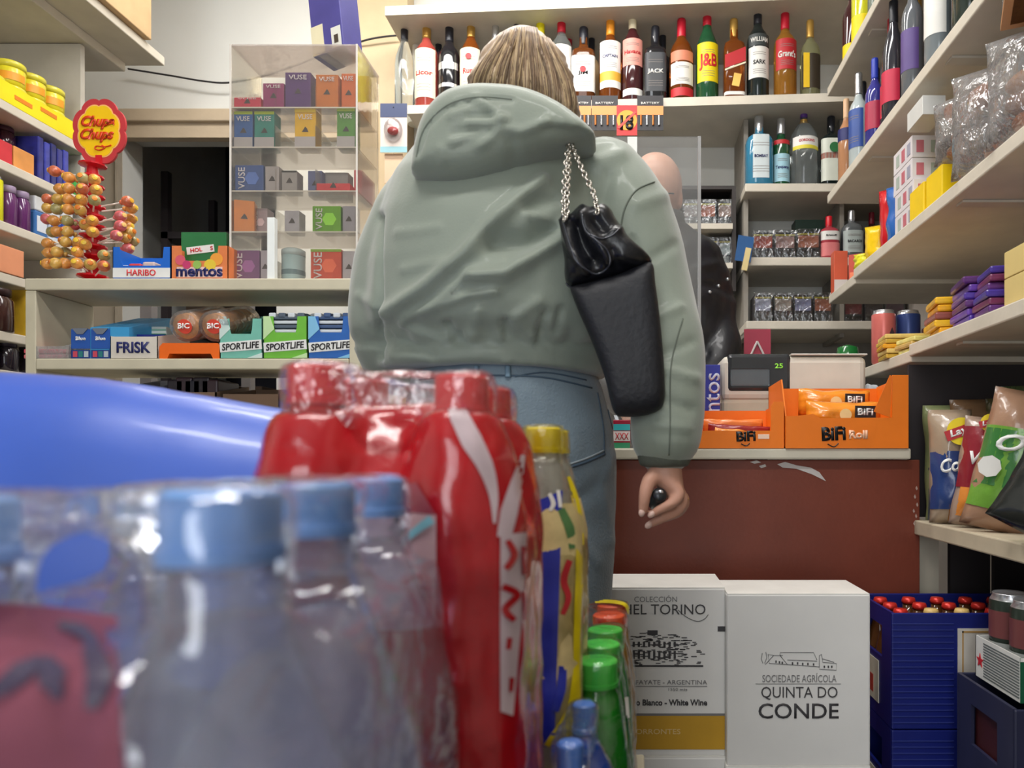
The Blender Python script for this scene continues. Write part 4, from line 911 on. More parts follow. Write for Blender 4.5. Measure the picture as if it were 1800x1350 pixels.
# ================================================================ counter-top goods
def bifi(x0, x1, top, fronth, lb, words, w2nd, Yf, left_open=False):
    X0, X1 = XW(x0, Yf), XW(x1, Yf); w2 = (X1-X0)/2; h = ZW(top, Yf)-CT; fh = ZW(fronth, Yf)-CT
    o = thing('snack_display_box', lb, 'display box', ((X0+X1)/2, Yf, CT))
    OR = M((240, 124, 22), .5, var=.05, scale=12, bump=.05); d = .20; t_ = .003
    bm = bmesh.new()
    if left_open: prism(bm, [(-w2, 0), (w2, 0), (w2, h), (w2-.022, h), (w2-.028, h*.9), (w2-.028, fh), (-w2+.012, fh), (-w2+.008, fh+.01), (-w2, fh+.012)], t_)
    else: prism(bm, [(-w2, 0), (w2, 0), (w2, h), (w2-.035, h), (w2-.035, fh+.0), (-w2+.075, fh*.98), (-w2+.06, fh*1.12), (-w2+.02, fh*1.05), (-w2, fh*1.05)], t_)
    bx(bm, -w2, w2, 0.003, d, 0, t_); bx(bm, -w2, w2, d-t_, d, 0, h*.93)
    hh = h*.95
    prism(bm, [(-d, 0), (-.003, 0), (-.003, fh*1.0 if not left_open else fh), (-.05, h*.97), (-d, hh)], t_, (-w2, 0, 0), (0, -1, 0), (0, 0, 1))
    prism(bm, [(-d, 0), (-.003, 0), (-.003, h), (-d, hh)], -t_, (w2, 0, 0), (0, -1, 0), (0, 0, 1))
    link('carton', bm, OR, o)
    text('BiFi', BLACK, o, (w2*words[0], -.0012, h*words[1]), width=words[2], height=words[3], bold=.045, rot=(math.pi/2, -.05, 0))
    a, v = spline([(w2*words[0]-words[2]*.25, -.001, h*words[1]-words[3]*.75), (w2*words[0], -.001, h*words[1]-words[3]*.95), (w2*words[0]+words[2]*.2, -.001, h*words[1]-words[3]*.7)], [1, 1, 1], 5)
    link('underline', tube(bmesh.new(), a, .0012, 6), BLACK, o)
    if w2nd: text(w2nd, M((250, 196, 160), .5), o, (w2*words[0]+words[2]*1.02, -.0012, h*words[1]-.002), width=words[2]*.78, height=words[3]*.62, bold=.05)
    else: link('printed_patch', box(w2*words[0]+words[2]*.62, w2*words[0]+words[2]*1.2, -.001, 0, h*words[1]-.006, h*words[1]+.004, bev=.0003), M((250, 214, 190), .5), o)
    return o, w2, h, fh
o, w2, h, fh = bifi(1226, 1378, 706, 757, 'lower orange BiFi snack box beside the sleeve, filled with flat packs', (.12, .26, .042, .022), None, 1.60, True)
for i in range(4):
    q = bag('snack_stick_pack', ['orange flat snack pack on top in the lower orange box', 'dark red flat snack pack in the lower orange box', 'orange and green flat snack pack in the lower orange box', 'brown flat snack pack lowest in the lower orange box'][i], 'snack pack', (o.location.x-.075+.012*i, 1.63+.022*(3-i), CT+.055-.010*i), .026, .14, .014,
            M([(236, 130, 60), (150, 40, 40), (240, 150, 60), (110, 40, 36)][i], **GLOSSY), rz=0, seed=30+i)
    q.rotation_euler = (0, math.pi/2+.06*i, 0)
o, w2, h, fh = bifi(1381, 1597, 659, 734, 'taller orange BiFi Roll snack box at the right end of the counter', (-.22, .20, .052, .030), 'Roll', 1.595)
link('cut_flap', prism(bmesh.new(), [(w2-.075, h*.5), (w2-.04, h*.42), (w2-.036, h*.98), (w2-.04, h)], .002, (0, -.001, 0)), M((232, 116, 20), .5), o)
for i, (z, y, lb) in enumerate(((.075, .045, 'orange roll pack in front in the taller orange box'), (.108, .12, 'orange roll pack on top at the back of the taller orange box'), (.03, .045, 'orange roll pack at the bottom of the taller orange box'), (.035, .12, 'orange roll pack low at the back of the taller orange box'))):
    q = bag('roll_pack', lb, 'snack pack', (o.location.x-.078, 1.595+y, CT+z), .062 if i < 2 else .045, .165, .05, M((240, 146, 40), .25, coat=.5, var=.12, scale=25, bump=.2, bscale=40), seed=40+i)
    q.rotation_euler = (0, math.pi/2+.02, 0)
    if i < 2:
        link('printed_patch', box(-.020, .006, -.0300, -.0275, .10, .145), M((46, 34, 34), .4), q)
        text('BiFi', WT, q, (-.007, -.0308, .122), width=.034, height=.015, rot=(math.pi/2, -math.pi/2, 0), bold=.03)
        link('printed_disc', lathe(bmesh.new(), [(0, 0), (.013, 0), (.013, .001), (0, .001)], 18), M((250, 214, 150), .4), q, (0, -.0275, .08), rot=(math.pi/2, 0, 0))
# scale
t = thing('counter_scale', 'white shop scale with dark display behind the orange boxes', 'scale', ((XW(1268, 1.84)+XW(1524, 1.84))/2, 1.84, CT))
w2 = (XW(1524, 1.84)-XW(1268, 1.84))/2; hh = ZW(622, 1.84)-CT
link('body', box(-w2, w2*.98, 0, .15, .0, hh*.55, bev=.015, seg=3), M((206, 194, 172), .4), t)
link('body_top', box(-w2, w2, -.004, .16, hh*.5, hh*.98, bev=.018, seg=3), M((222, 216, 202), .4), t)
link('platform', box(-w2*.05, w2, -.006, .16, hh*.985, hh, bev=.002), M((232, 230, 222), .35), t)
link('display', box(-w2*.92, -w2*.05, -.008, .02, hh*.60, hh*1.0, bev=.01, seg=3), M((52, 56, 60), .15, coat=.6), t)
text('25', M((130, 200, 60), .4, emit=.6), t, (-w2*.22, -.0095, hh*.87), width=.02, height=.012, bold=.02)
link('display_glass', box(-w2*.88, -w2*.35, -.0095, -.008, hh*.66, hh*.84, bev=.003), M((96, 106, 112), .12, coat=.5), t)
link('label_plate', box(-w2*.72, -w2*.46, -.002, 0.0, hh*.03, hh*.18), M((70, 60, 54), .5), t)
# mentos carton beside the scale
o = goods('mint_carton', 'blue upright carton lettered mentos between sleeve and scale', 'carton', 1235, 1266, 641, 1.80, CT, .06, M((52, 60, 170), .4), 'mentos', M((214, 220, 240), .5), vert=True, wh=.5)
for ch in o.children:
    if ch.name.startswith('lettering'): ch.location.x = .004
# gum box near the hip
o = goods('gum_box', 'small red, white and turquoise gum box on the counter beside the hip', 'box', 1078, 1108, 738, 1.62, CT, .06, M((170, 30, 60), .4), bands=((.62, .85, M((60, 190, 200), .4)), (.0, .2, M((60, 150, 110), .4)), (.25, .6, M((236, 230, 230), .4))), words='XXX', wmat=REDL, wh=.25, words_z=.42)
# price wires / holder on shelf end
o = thing('paper_roll', 'crumpled white tissue beyond the right end of the scale', 'paper', (XW(1530, 1.93), 1.93, CT))
b_ = ball(bmesh.new(), (0, 0, .14), (.03, .03, .03), 16, 12)
for v in b_.verts: v.co += v.normal*.008*noise.noise(v.co*60)
link('tissue', b_, M((206, 214, 222), .6), o, smooth=True)
link('holder', lathe(bmesh.new(), [(0, 0), (.02, 0), (.02, .12), (0, .12)], 16), M((90, 90, 96), .5), o)
# screen
t = thing('protective_screen', 'clear upright plastic screen on the counter in front of the shopkeeper', 'screen', (0, 1.72, CT))
X0, X1 = XW(900, 1.72), XW(1229, 1.72)
link('clear_sheet', box(X0, X1, 0, .005, 0.001, ZW(240, 1.72)-CT), film(tint=(244, 245, 245), gloss=.1, bump=.0, rough=.02, body=.10), t)
link('edge_strip', box(X1-.003, X1+.004, -.003, .009, 0.001, ZW(240, 1.72)-CT), M((206, 206, 206), .2, trans=.5), t)
link('foot', box(X1-.06, X1+.004, -.03, .04, 0, .006), M((210, 210, 210), .3), t)
link('sticker_strip', box(XW(1103, 1.72), XW(1120, 1.72), -.002, -.0005, ZW(292, 1.72)-CT, ZW(241, 1.72)-CT), M((238, 240, 236), .5), t)  # bright reflection on the clear sheet, painted as a white strip
# ================================================================ left shelves: goods
yA, yB2, yC2, yD2, yE2, yF2 = [LZS[k] for k in 'ABCDEF']
YT = M((226, 212, 40), .35, coat=.3, var=.05)
o = thing('tub_tray', 'yellow carton tray with red marks under the yellow tubs, top left', 'tray', (-1.80, 2.13, yA))
w_, d_ = .09, .15
b_ = bmesh.new(); bx(b_, -w_, w_, -d_, -d_+.002, 0, .055); bx(b_, w_-.002, w_, -d_+.002, d_, 0, .055); bx(b_, -w_, w_, d_-.002, d_, 0, .055); bx(b_, -w_, -w_+.002, -d_+.002, d_-.002, 0, .055); bx(b_, -w_+.002, w_-.002, -d_+.002, d_-.002, 0, .002)
link('tray', b_, M((240, 222, 20), .45), o)
for z, y in ((.02, -.05), (.03, .04)): link('printed_mark', box(w_, w_+.001, y-.03, y+.03, z, z+.012), M((226, 130, 30), .5), o)
link('printed_mark', box(-.02, .03, -d_-.001, -d_, .015, .03), M((210, 150, 30), .5), o)
k = 0
proto = None
TL = ['front right tub on the lower layer', 'second tub on the lower layer', 'third tub on the lower layer', 'far tub on the lower layer']
for layer in range(2):
    for j in range(4):
        for i in range(2):
            loc = (-1.80+(i*.084-.042), 2.13-.108+.072*j, yA+.003+layer*.069)
            if layer and i == 1 and j in (0,): continue
            if proto is None:
                t = thing('sweet_tub', '', 'tub', loc, 0, 'yellow sweet tubs')
                link('tub', lathe(bmesh.new(), [(0, 0), (.030, 0), (.034, .004), (.035, .046), (.033, .05), (0, .05)], 24), YT, t, smooth=True)
                link('lid', lathe(bmesh.new(), [(.0, .05), (.0355, .05), (.0355, .065), (.033, .068), (0, .068)], 24), M((220, 210, 60), .35, coat=.3), t, smooth=True)
                link('label', lathe(bmesh.new(), [(.0356, .012), (.0358, .034)], 24, -2.2, .2), M((236, 160, 40), .4), t)
                proto = t
            else: t = copy_tree(proto, loc=loc)
            t['label'] = 'yellow lidded sweet tub, %s, %s, %s from the camera end of its tray' % (['lower layer', 'upper layer'][layer], ['wall side', 'aisle side'][i], ['nearest', 'second', 'third', 'farthest'][j])
# the same yellow tray rests against the nearer end
def jar(lb, X, Y, z, R, H, c, cap, name='jar', **k):
    o = thing(name, lb, 'jar', (X, Y, z))
    link('jar_body', lathe(bmesh.new(), [(0, 0), (R*.9, 0), (R, R*.1), (R, H*.72), (R*.8, H*.8), (R*.8, H*.84), (0, H*.84)], 22), M(c, .15, coat=.5), o, smooth=True)
    link('lid', lathe(bmesh.new(), [(0, H*.83), (R*.86, H*.83), (R*.86, H*.98), (R*.8, H), (0, H)], 22), M(cap, .35), o, smooth=True)
    return o
jar('black and white bottle at the left frame edge, second shelf', -1.75, 1.97, yB2, .03, .155, (40, 38, 42), (220, 210, 206))
for i, y in enumerate((2.04, 2.10)): jar(['nearer', 'farther'][i]+' dark purple jar above the red and orange cartons', -1.80, y+.02, yB2+.062, .028, .075, (60, 30, 50), (70, 40, 60))
tag(link('red_carton', box(-1.80, -1.72, 2.0, 2.055, yB2+.0005, yB2+.06, bev=.002), M((196, 50, 60), .5, var=.2)), 'red carton on the second left shelf', 'carton')
tag(link('orange_carton', box(-1.80, -1.72, 2.06, 2.13, yB2+.0005, yB2+.061, bev=.002), M((222, 150, 80), .5, var=.15)), 'orange carton right of the red one on the second left shelf', 'carton')
for i in range(5):
    tag(link('blue_packet', box(-1.79, -1.72, 2.145+.024*i, 2.165+.024*i, yB2+.0005, yB2+.125-.006*(i % 2), bev=.003), M([(46, 50, 130), (60, 66, 160), (40, 44, 110)][i % 3], .3, var=.3, scale=40, coat=.3)), '%s of five blue packets standing on the second left shelf' % ['nearest', 'second', 'third', 'fourth', 'farthest'][i], 'packet', 'blue packets on the second left shelf')
tag(link('green_packet', box(-1.78, -1.715, 2.275, 2.318, yB2+.0005, yB2+.05, bev=.006), M((60, 160, 70), .3, coat=.3)), 'green packet at the far end of the second left shelf', 'packet')
can('tall bright yellow can at the left frame edge on the third shelf', -1.745, 2.015, yC2, .125, .026, M((226, 224, 20), .3))
for i, y in enumerate((2.07, 2.115)): jar(['nearer', 'farther'][i]+' purple capped bottle on the third left shelf', -1.745, y, yC2, .021, .115, (96, 44, 100), (170, 150, 180))
for i in range(3):
    o = thing('gum_bottle', '%s of three white-topped blue gum bottles on the third left shelf' % ['nearest', 'middle', 'farthest'][i], 'bottle', (-1.748, 2.165+.052*i, yC2), 0, 'blue and white gum bottles')
    link('bottle_body', box(-.022, .022, -.023, .023, 0, .075, bev=.006), M([(60, 110, 170), (200, 210, 226), (50, 80, 170)][i], .3), o); link('lid', box(-.020, .020, -.021, .021, .0755, .118, bev=.004), M((214, 216, 218), .35), o)
    link('label', box(.022, .0228, -.018, .018, .015, .06), M([(214, 220, 230), (60, 90, 170), (170, 190, 220)][i], .4), o)
tag(link('peach_carton', box(-1.80, -1.708, 1.99, 2.08, yD2+.0005, yD2+.075, bev=.002), M((226, 150, 110), .5, var=.06)), 'peach-orange carton at the left edge on the fourth shelf', 'carton')
o = jar('round dark brown jar below the peach carton', -1.75, 2.03, yE2, .045, .12, (60, 34, 30), (50, 30, 30))
tag(link('yellow_carton', box(-1.77, -1.715, 2.11, 2.16, yE2+.0005, yE2+.135, bev=.002), M((222, 180, 50), .5, var=.15)), 'yellow carton right of the dark brown jar', 'carton')
for i, y in enumerate((2.0, 2.07, 2.15)): jar('%s black pot on the lowest visible left shelf' % ['nearest', 'middle', 'farthest'][i], -1.75, y, yF2, .028, .085, (34, 28, 36), (60, 50, 60))
tag(link('blue_wrapped_pack', box(-1.82, -1.715, 2.0, 2.12, yF2-.19, yF2-.10, bev=.01), M((60, 130, 180), .3)), 'blue wrapped pack below the black pots', 'packet')
board(bpy.data.objects['wall_shelving.001'], XL+.001, SL, .9, 2.32, yF2-.19, th=.026)
# ================================================================ acrylic e-cigarette cabinet
VY = 1.775
t = thing('acrylic_cabinet', 'clear plastic display cabinet of small boxes on the left unit', 'display cabinet', ((XW(404, VY)+XW(629, VY))/2, VY, LT))
w2 = (XW(629, VY)-XW(404, VY))/2; hh = ZW(80, VY)-LT; dp = .15
AC = film(tint=(250, 248, 244), gloss=.04, bump=.02, rough=.03, body=.03)
ACE = M((222, 216, 208), .2, coat=.4)
link('side_panel', box(-w2, -w2+.003, 0, dp, 0.001, hh), AC, t); link('side_panel', box(w2-.003, w2, 0, dp, 0.001, hh), AC, t)
link('top_panel', box(-w2, w2, 0, dp, hh, hh+.003), film(tint=(244, 236, 230), gloss=.2, bump=.3, bscale=12, rough=.2, body=.2), t)
link('front_panel', box(-w2+.003, w2-.003, 0, .002, 0.001, hh), AC, t)
b_ = bmesh.new()
for s in (-w2, w2-.004): bx(b_, s, s+.004, -.002, .0, 0.001, hh+.003)
link('corner_edge', b_, ACE, t)
shz = []
for py in (187, 257, 334, 406):
    z = ZW(py, VY)-LT; shz.append(z)
    link('shelf', box(-w2+.003, w2-.003, .003, dp-.01, z-.003, z), film(tint=(246, 242, 238), gloss=.1, bump=.0, rough=.1, body=.06), t)
    link('shelf_edge', box(-w2+.003, w2-.003, .0022, .003, z-.003, z), ACE, t)
for z in [0]+shz:
    for xx in (-w2*.33, w2*.30): link('divider', box(xx, xx+.002, .012, dp-.02, z+.003, z+.055), AC, t)
zs = [LT+.001+shz[0], LT+.001+shz[1], LT+.001+shz[2], LT+.001+shz[3], LT+.002]
def vape(x0, x1, top, row, c, lb, words='VUSE', vert=False, Y=None, c2=None, strip=None, d=.035, wm=None):
    Y = Y or 1.79
    o = goods('vape_box', lb, 'box', x0, x1, top, Y, zs[row], d, M(c, .4, var=.1, scale=40), words, wm or M((226, 220, 226), .5), vert=vert, wh=.13 if not vert else .3, words_z=.86 if c2 is None else .80, wfrac=.7)
    h = ZW(top, Y)-zs[row]; w = (XW(x1, Y)-XW(x0, Y))/2
    if c2: link('printed_band', box(-w+.0003, w-.0003, -.0008, 0, .001, h*.30), M(c2, .5), o)
    if strip: link('printed_band', box(-w+.0003, w-.0003, -.0008, 0, h*.92, h), M(strip, .4), o)
    if not vert: 
        link('printed_mark', prism(bmesh.new(), [(-.008, 0), (.008, 0), (.004, .009), (0, .013), (-.003, .008)], .0008, (0, -.0004, h*.42)), M((70, 60, 60), .5), o)
    else:
        link('printed_mark', lathe(bmesh.new(), [(0, 0), (min(w, h)*.5, 0), (min(w, h)*.5, .0008), (0, .0008)], 6), M([min(255, int(q*1.25+20)) for q in c].__class__ and tuple(min(255, int(q*1.25+20)) for q in c), .5), o, (w*.2, -.0002, h*.5), rot=(math.pi/2, 0, 0))
    return o
vape(462, 499, 146, 0, (150, 50, 110), 'magenta VUSE box on the top tier of the clear cabinet')
vape(501, 546, 127, 0, (92, 54, 120), 'taller purple VUSE box on the top tier')
vape(555, 594, 131, 0, (206, 120, 50), 'orange VUSE box on the top tier, left one')
vape(600, 625, 129, 0, (214, 110, 56), 'red-orange VUSE box on the top tier beside the corner', Y=1.80)
o = goods('vape_box', 'yellow-orange box at the back right of the top tier', 'box', 618, 650, 133, 1.87, zs[0], .02, M((220, 160, 50), .5)); 
o.location.x = t.location.x+w2-.030
vape(411, 458, 171, 0, (206, 50, 80), 'flat crimson box lying on the top tier at the left', words='VUSE', Y=1.785)
vape(411, 444, 196, 1, (50, 96, 166), 'blue VUSE box with lime strip, left on the second tier', c2=(186, 180, 184), strip=(180, 200, 40))
vape(447, 482, 196, 1, (54, 140, 130), 'teal VUSE box with lime strip on the second tier', c2=(186, 180, 184), strip=(180, 200, 40))
vape(518, 555, 192, 1, (236, 186, 30), 'yellow VUSE box in the middle of the second tier', c2=(190, 184, 190), strip=(236, 206, 40))
vape(592, 624, 190, 1, (90, 150, 60), 'green VUSE box with lime strip at the right of the second tier', c2=(186, 180, 184), strip=(170, 200, 40))
vape(413, 463, 290, 2, (56, 84, 150), 'blue VUSE box with sideways name on the third tier', vert=True)
vape(466, 490, 292, 2, (176, 168, 170), 'plain grey box right of the sideways blue one', words=None)
vape(495, 522, 300, 2, (166, 160, 160), 'grey box with black top mark on the third tier', words=None, strip=(50, 46, 46))
vape(541, 566, 300, 2, (110, 116, 160), 'small lilac-blue box on the third tier', words=None, Y=1.82)
vape(570, 612, 303, 2, (150, 150, 152), 'grey box with dark square behind the red flat one', words=None, Y=1.84)
vape(556, 615, 322, 2, (216, 70, 76), 'flat red box lying at the front right of the third tier', words=None, Y=1.785, d=.03)
o = goods('vape_box', 'red box with sideways VUSE standing at the right end of the third tier', 'box', 0, 10, 0, 1.80, zs[2], .09, M((206, 50, 70), .4, var=.1), zt=zs[2]+.065)
o.location = (t.location.x+w2-.016, 1.82, zs[2]); o.children[0].scale = (1.5, 1, 1)
vape(500, 526, 370, 3, (178, 174, 184), 'grey-white box left of the green one on the fourth tier', words=None)
vape(549, 599, 362, 3, (112, 172, 40), 'bright green VUSE box with sideways name on the fourth tier', vert=True)
vape(602, 624, 362, 3, (160, 156, 168), 'grey box beside the bright green one', words=None)
vape(440, 470, 366, 3, (180, 160, 168), 'pinkish grey box at the left of the fourth tier', words='VUSE', vert=True, Y=1.82)
o = vape(407, 440, 352, 3, (226, 132, 40), 'orange pack leaning at the left end of the fourth tier', words=None)
o.rotation_euler = (0, .0, .3); o.location.x += .008
vape(408, 456, 440, 4, (128, 70, 130), 'purple VUSE box at the bottom left of the cabinet', vert=True)
vape(458, 474, 440, 4, (184, 176, 190), 'grey end of a box beside the bottom purple one', words=None)
vape(546, 600, 438, 4, (216, 80, 50), 'red and green VUSE box at the bottom of the cabinet', vert=True, strip=(140, 180, 50))
vape(602, 624, 441, 4, (184, 180, 190), 'grey box at the bottom right of the cabinet', words=None)
o = thing('round_tin', 'pale blue round tin at the bottom of the clear cabinet', 'tin', (XW(516, 1.82), 1.82, zs[4]))
link('tin_body', lathe(bmesh.new(), [(0, 0), (.026, 0), (.027, .004), (.027, .07), (0, .07)], 28), M((176, 206, 214), .35), o, smooth=True)
link('tin_lid', lathe(bmesh.new(), [(0, .07), (.0275, .07), (.0275, .084), (.02, .088), (0, .088)], 28), M((196, 216, 222), .3), o, smooth=True)
link('label', lathe(bmesh.new(), [(.0274, .022), (.0274, .034)], 28), M((110, 140, 150), .4), o)
tag(link('painted_glare_strip', box(XW(474, 1.765), XW(487, 1.765), 1.752, 1.768, LT+.0005, ZW(385, 1.765), bev=.001), M((236, 240, 238), .35)), 'upright white strip painted as a reflection at the foot of the clear cabinet', 'strip')  # solid white strip stands in for glare on the cabinet front
# purple carton on top of the cabinet
zt_ = LT+hh+.004
o = thing('purple_box', 'tilted purple-blue and cream carton standing on the clear cabinet', 'box', (XW(590, 1.85), 1.81, zt_), rot=(0, -.12, -.35))
link('carton', box(-.048, .045, 0, .07, 0, .19, bev=.002), M((76, 72, 140), .45, var=.12), o)
link('printed_area', box(-.0485, -.012, -.0008, -.0, .002, .075), M((222, 214, 180), .5), o)
link('printed_area', box(.012, .040, -.0012, -.0, .004, .055), M((216, 216, 206), .5), o)
link('printed_mark', box(.020, .032, -.002, -.0012, .015, .035), M((70, 60, 50), .5), o)
# blister card hanging
hk = thing('blister_card', 'blue-headed blister card with a red gadget hanging right of the clear cabinet', 'blister card', (XW(692, 2.52), 2.52, ZW(268, 2.52)))
w_ = (XW(716, 2.52)-XW(669, 2.52))/2; h_ = ZW(182, 2.52)-ZW(268, 2.52)
link('card', box(-w_, w_, 0, .002, 0, h_, bev=.0008), M((226, 214, 206), .5), hk)
link('printed_header', box(-w_, w_, -.001, 0, h_*.72, h_), M((66, 76, 108), .5), hk)
link('printed_footer', box(-w_, w_, -.001, 0, .0, h_*.12), M((150, 196, 206), .5), hk)
link('gadget', ball(bmesh.new(), (0, -.008, h_*.42), (.019, .012, .014), 16, 10), M((206, 60, 60), .3, coat=.5), hk, smooth=True)
link('blister', ball(bmesh.new(), (0, -.006, h_*.45), (.032, .02, .04), 16, 10), film(), hk, smooth=True)
link('hook', tube(bmesh.new(), [(0, -.004, h_-.012), (0, .06, h_-.012), (0, .115, h_+.01), (0, .145, h_+.01)], .0016, 6), M((120, 120, 124), .3, metal=.8), hk)
o = card(676, 708, 270, 322, (222, 190, 160), 'beige blister card hanging below the blue-headed one', 'blister_card', Y=2.53, cat='blister card')
link('hook', tube(bmesh.new(), [(0, .0, .10), (0, .1, .115), (0, .4, .115)], .0016, 6), M((120, 120, 124), .3, metal=.8), o)
o = jar('dark red tub beside the left shoulder, beyond the clear cabinet', XW(690, 1.80), 1.80, LT-.0, .018, .07, (150, 20, 50), (170, 60, 80))
bpy.data.objects.remove(o.children[0]); bpy.data.objects.remove(o.children[0]); bpy.data.objects.remove(o)
# ================================================================ floor goods
def wine(lb, x0, x1, Y, zt, zb, d, nm='wine_carton'):
    X0, X1 = XW(x0, Y), XW(x1, Y); w2 = (X1-X0)/2
    o = thing(nm, lb, 'carton', ((X0+X1)/2, Y, zb))
    link('carton', box(-w2, w2, 0, d, 0.0005, zt-zb, bev=.003), M((228, 226, 222), .6, var=.04, scale=6), o)
    link('lid_flaps', box(-w2+.001, w2-.001, .001, d-.001, zt-zb-.001, zt-zb+.0012), M((228, 226, 220), .55), o)
    return o, w2
INK = M((66, 64, 66), .6); INKL = M((120, 118, 118), .6)
YQ = 1.32; zq = ZW(1045, YQ); zqb = ZW(1347, YQ)
o, w2 = wine('white wine carton lettered Quinta do Conde with a line-drawn winery', 1278, 1530, YQ, zq, zqb, .15)
S = YQ/F
def qt(s, x0, x1, yt, yb_, m=INK, **k):
    text(s, m, o, ((XW((x0+x1)/2, YQ)-o.location.x), -.0008, ZW((yt+yb_)/2, YQ)-zqb), width=(x1-x0)*S, height=(yb_-yt)*S, **k)
qt('QUINTA DO', 1338, 1472, 1207, 1230); qt('CONDE', 1333, 1474, 1236, 1263, bold=.01); qt('SOCIEDADE AGRÍCOLA', 1340, 1470, 1183, 1199, INKL)
link('printed_rule', box(XW(1328, YQ)-o.location.x, XW(1478, YQ)-o.location.x, -.0008, 0, ZW(1202.5, YQ)-zqb, ZW(1201.5, YQ)-zqb), INKL, o)
def sketch(o, Y, z0, lines, r, m):
    b_ = bmesh.new()
    for ln in lines:
        tube(b_, [(XW(x, Y)-o.location.x, -.0006, ZW(y, Y)-z0) for x, y in ln], r, 4)
    return link('line_drawing', b_, m, o)
L_ = [[(1371, 1152), (1371, 1147), (1430, 1147), (1436, 1160)], [(1371, 1152), (1384, 1168), (1440, 1172)], [(1345, 1168), (1360, 1152), (1376, 1152)], [(1360, 1152), (1350, 1150), (1352, 1166), (1384, 1168)],
      [(1384, 1160), (1436, 1162)], [(1440, 1174), (1440, 1152), (1444, 1150), (1446, 1164), (1470, 1166), (1470, 1178), (1440, 1176)], [(1446, 1158), (1466, 1164)], [(1340, 1148), (1338, 1158), (1341, 1166)], [(1346, 1146), (1348, 1156), (1344, 1166)]]
sketch(o, YQ, zqb, L_, .0005, INK)
b_ = bmesh.new()
for x, y in ((1364, 1163), (1370, 1164), (1375, 1165), (1393, 1166), (1402, 1166), (1411, 1167), (1420, 1167), (1430, 1168), (1449, 1172), (1456, 1172), (1462, 1172)): bx(b_, XW(x-1.2, YQ)-o.location.x, XW(x+1.2, YQ)-o.location.x, -.0008, 0, ZW(y+2, YQ)-zqb, ZW(y-2, YQ)-zqb)
link('line_drawing', b_, INK, o)
YT_ = 1.345; zt2 = ZW(1034, YT_); zb2 = ZW(1330, YT_)
o, w2 = wine('white wine carton lettered Torino with an engraved mansion and mustard band', 1040, 1275, YT_, zt2, zb2, .16)
S = YT_/F
def tt(s, x0, x1, yt, yb_, m=INK, **k):
    text(s, m, o, ((XW((x0+x1)/2, YT_)-o.location.x), -.0010, ZW((yt+yb_)/2, YT_)-zb2), width=(x1-x0)*S, height=(yb_-yt)*S, **k)
tt('COLECCIÓN', 1115, 1190, 1046, 1058, INKL); tt('MICHEL TORINO', 1052, 1240, 1062, 1080)
a, v = spline([(XW(x, YT_)-o.location.x, -.0008, ZW(y, YT_)-zb2) for x, y in ((1192, 1072), (1206, 1084), (1225, 1092), (1238, 1088), (1245, 1080))], [1]*5, 5)
link('flourish', tube(bmesh.new(), a, .0006, 5), INK, o)
tt('CAFAYATE - ARGENTINA', 1100, 1243, 1195, 1203, INKL); tt('1550 mts', 1175, 1208, 1209, 1214, INKL); tt('Vino Blanco - White Wine', 1100, 1243, 1229, 1240, bold=.03)
link('printed_rule', box(XW(1090, YT_)-o.location.x, XW(1243, YT_)-o.location.x, -.0008, 0, ZW(1207, YT_)-zb2, ZW(1206, YT_)-zb2), INKL, o)
link('printed_band', box(-w2+.001, w2-.001, -.0009, 0, ZW(1317, YT_)-zb2, ZW(1258, YT_)-zb2), M((196, 150, 40), .55), o)
link('printed_band', box(-w2+.001, w2-.001, -.0008, 0, ZW(1258, YT_)-zb2, ZW(1254, YT_)-zb2), INKL, o)
tt('TORRONTES', 1108, 1196, 1281, 1290, M((222, 196, 140), .6))
link('printed_mark', box(w2-.014, w2-.0005, -.0008, 0, ZW(1110, YT_)-zb2, ZW(1101, YT_)-zb2), INK, o)
# engraved mansion: roofs, arches and hatch lines
b_ = bmesh.new(); random.seed(3)
X_ = lambda x: XW(x, YT_)-o.location.x
Z_ = lambda y: ZW(y, YT_)-zb2
for i in range(150):
    x = random.uniform(1110, 1238); top = 1112+((x-1150)/60)**2*8 if x < 1195 else 1118+(x-1195)*.35; y = random.uniform(top, 1172)
    if x > 1205 and 1138 < y < 1168 and random.random() < .7: continue
    bx(b_, X_(x-random.uniform(2, 6)), X_(x+random.uniform(2, 6)), -.0008, 0, Z_(y+.8), Z_(y-.8))
for k in range(9): bx(b_, X_(1112+9*k), X_(1116+9*k), -.001, 0, Z_(1158), Z_(1144)); bx(b_, X_(1112+9*k), X_(1116+9*k), -.001, 0, Z_(1137), Z_(1128))
bx(b_, X_(1138), X_(1156), -.001, 0, Z_(1116), Z_(1108)); bx(b_, X_(1090), X_(1236), -.001, 0, Z_(1172), Z_(1169))
link('engraving', b_, INK, o)
o, w2 = wine('plain white carton under the Torino carton', 1040, 1276, YT_-.004, zb2-.0, zb2-.31, .165, 'white_carton')
o, w2 = wine('plain white carton under the Quinta do Conde carton', 1276, 1531, YQ-.003, zqb-.0, zqb-.30, .155, 'white_carton')
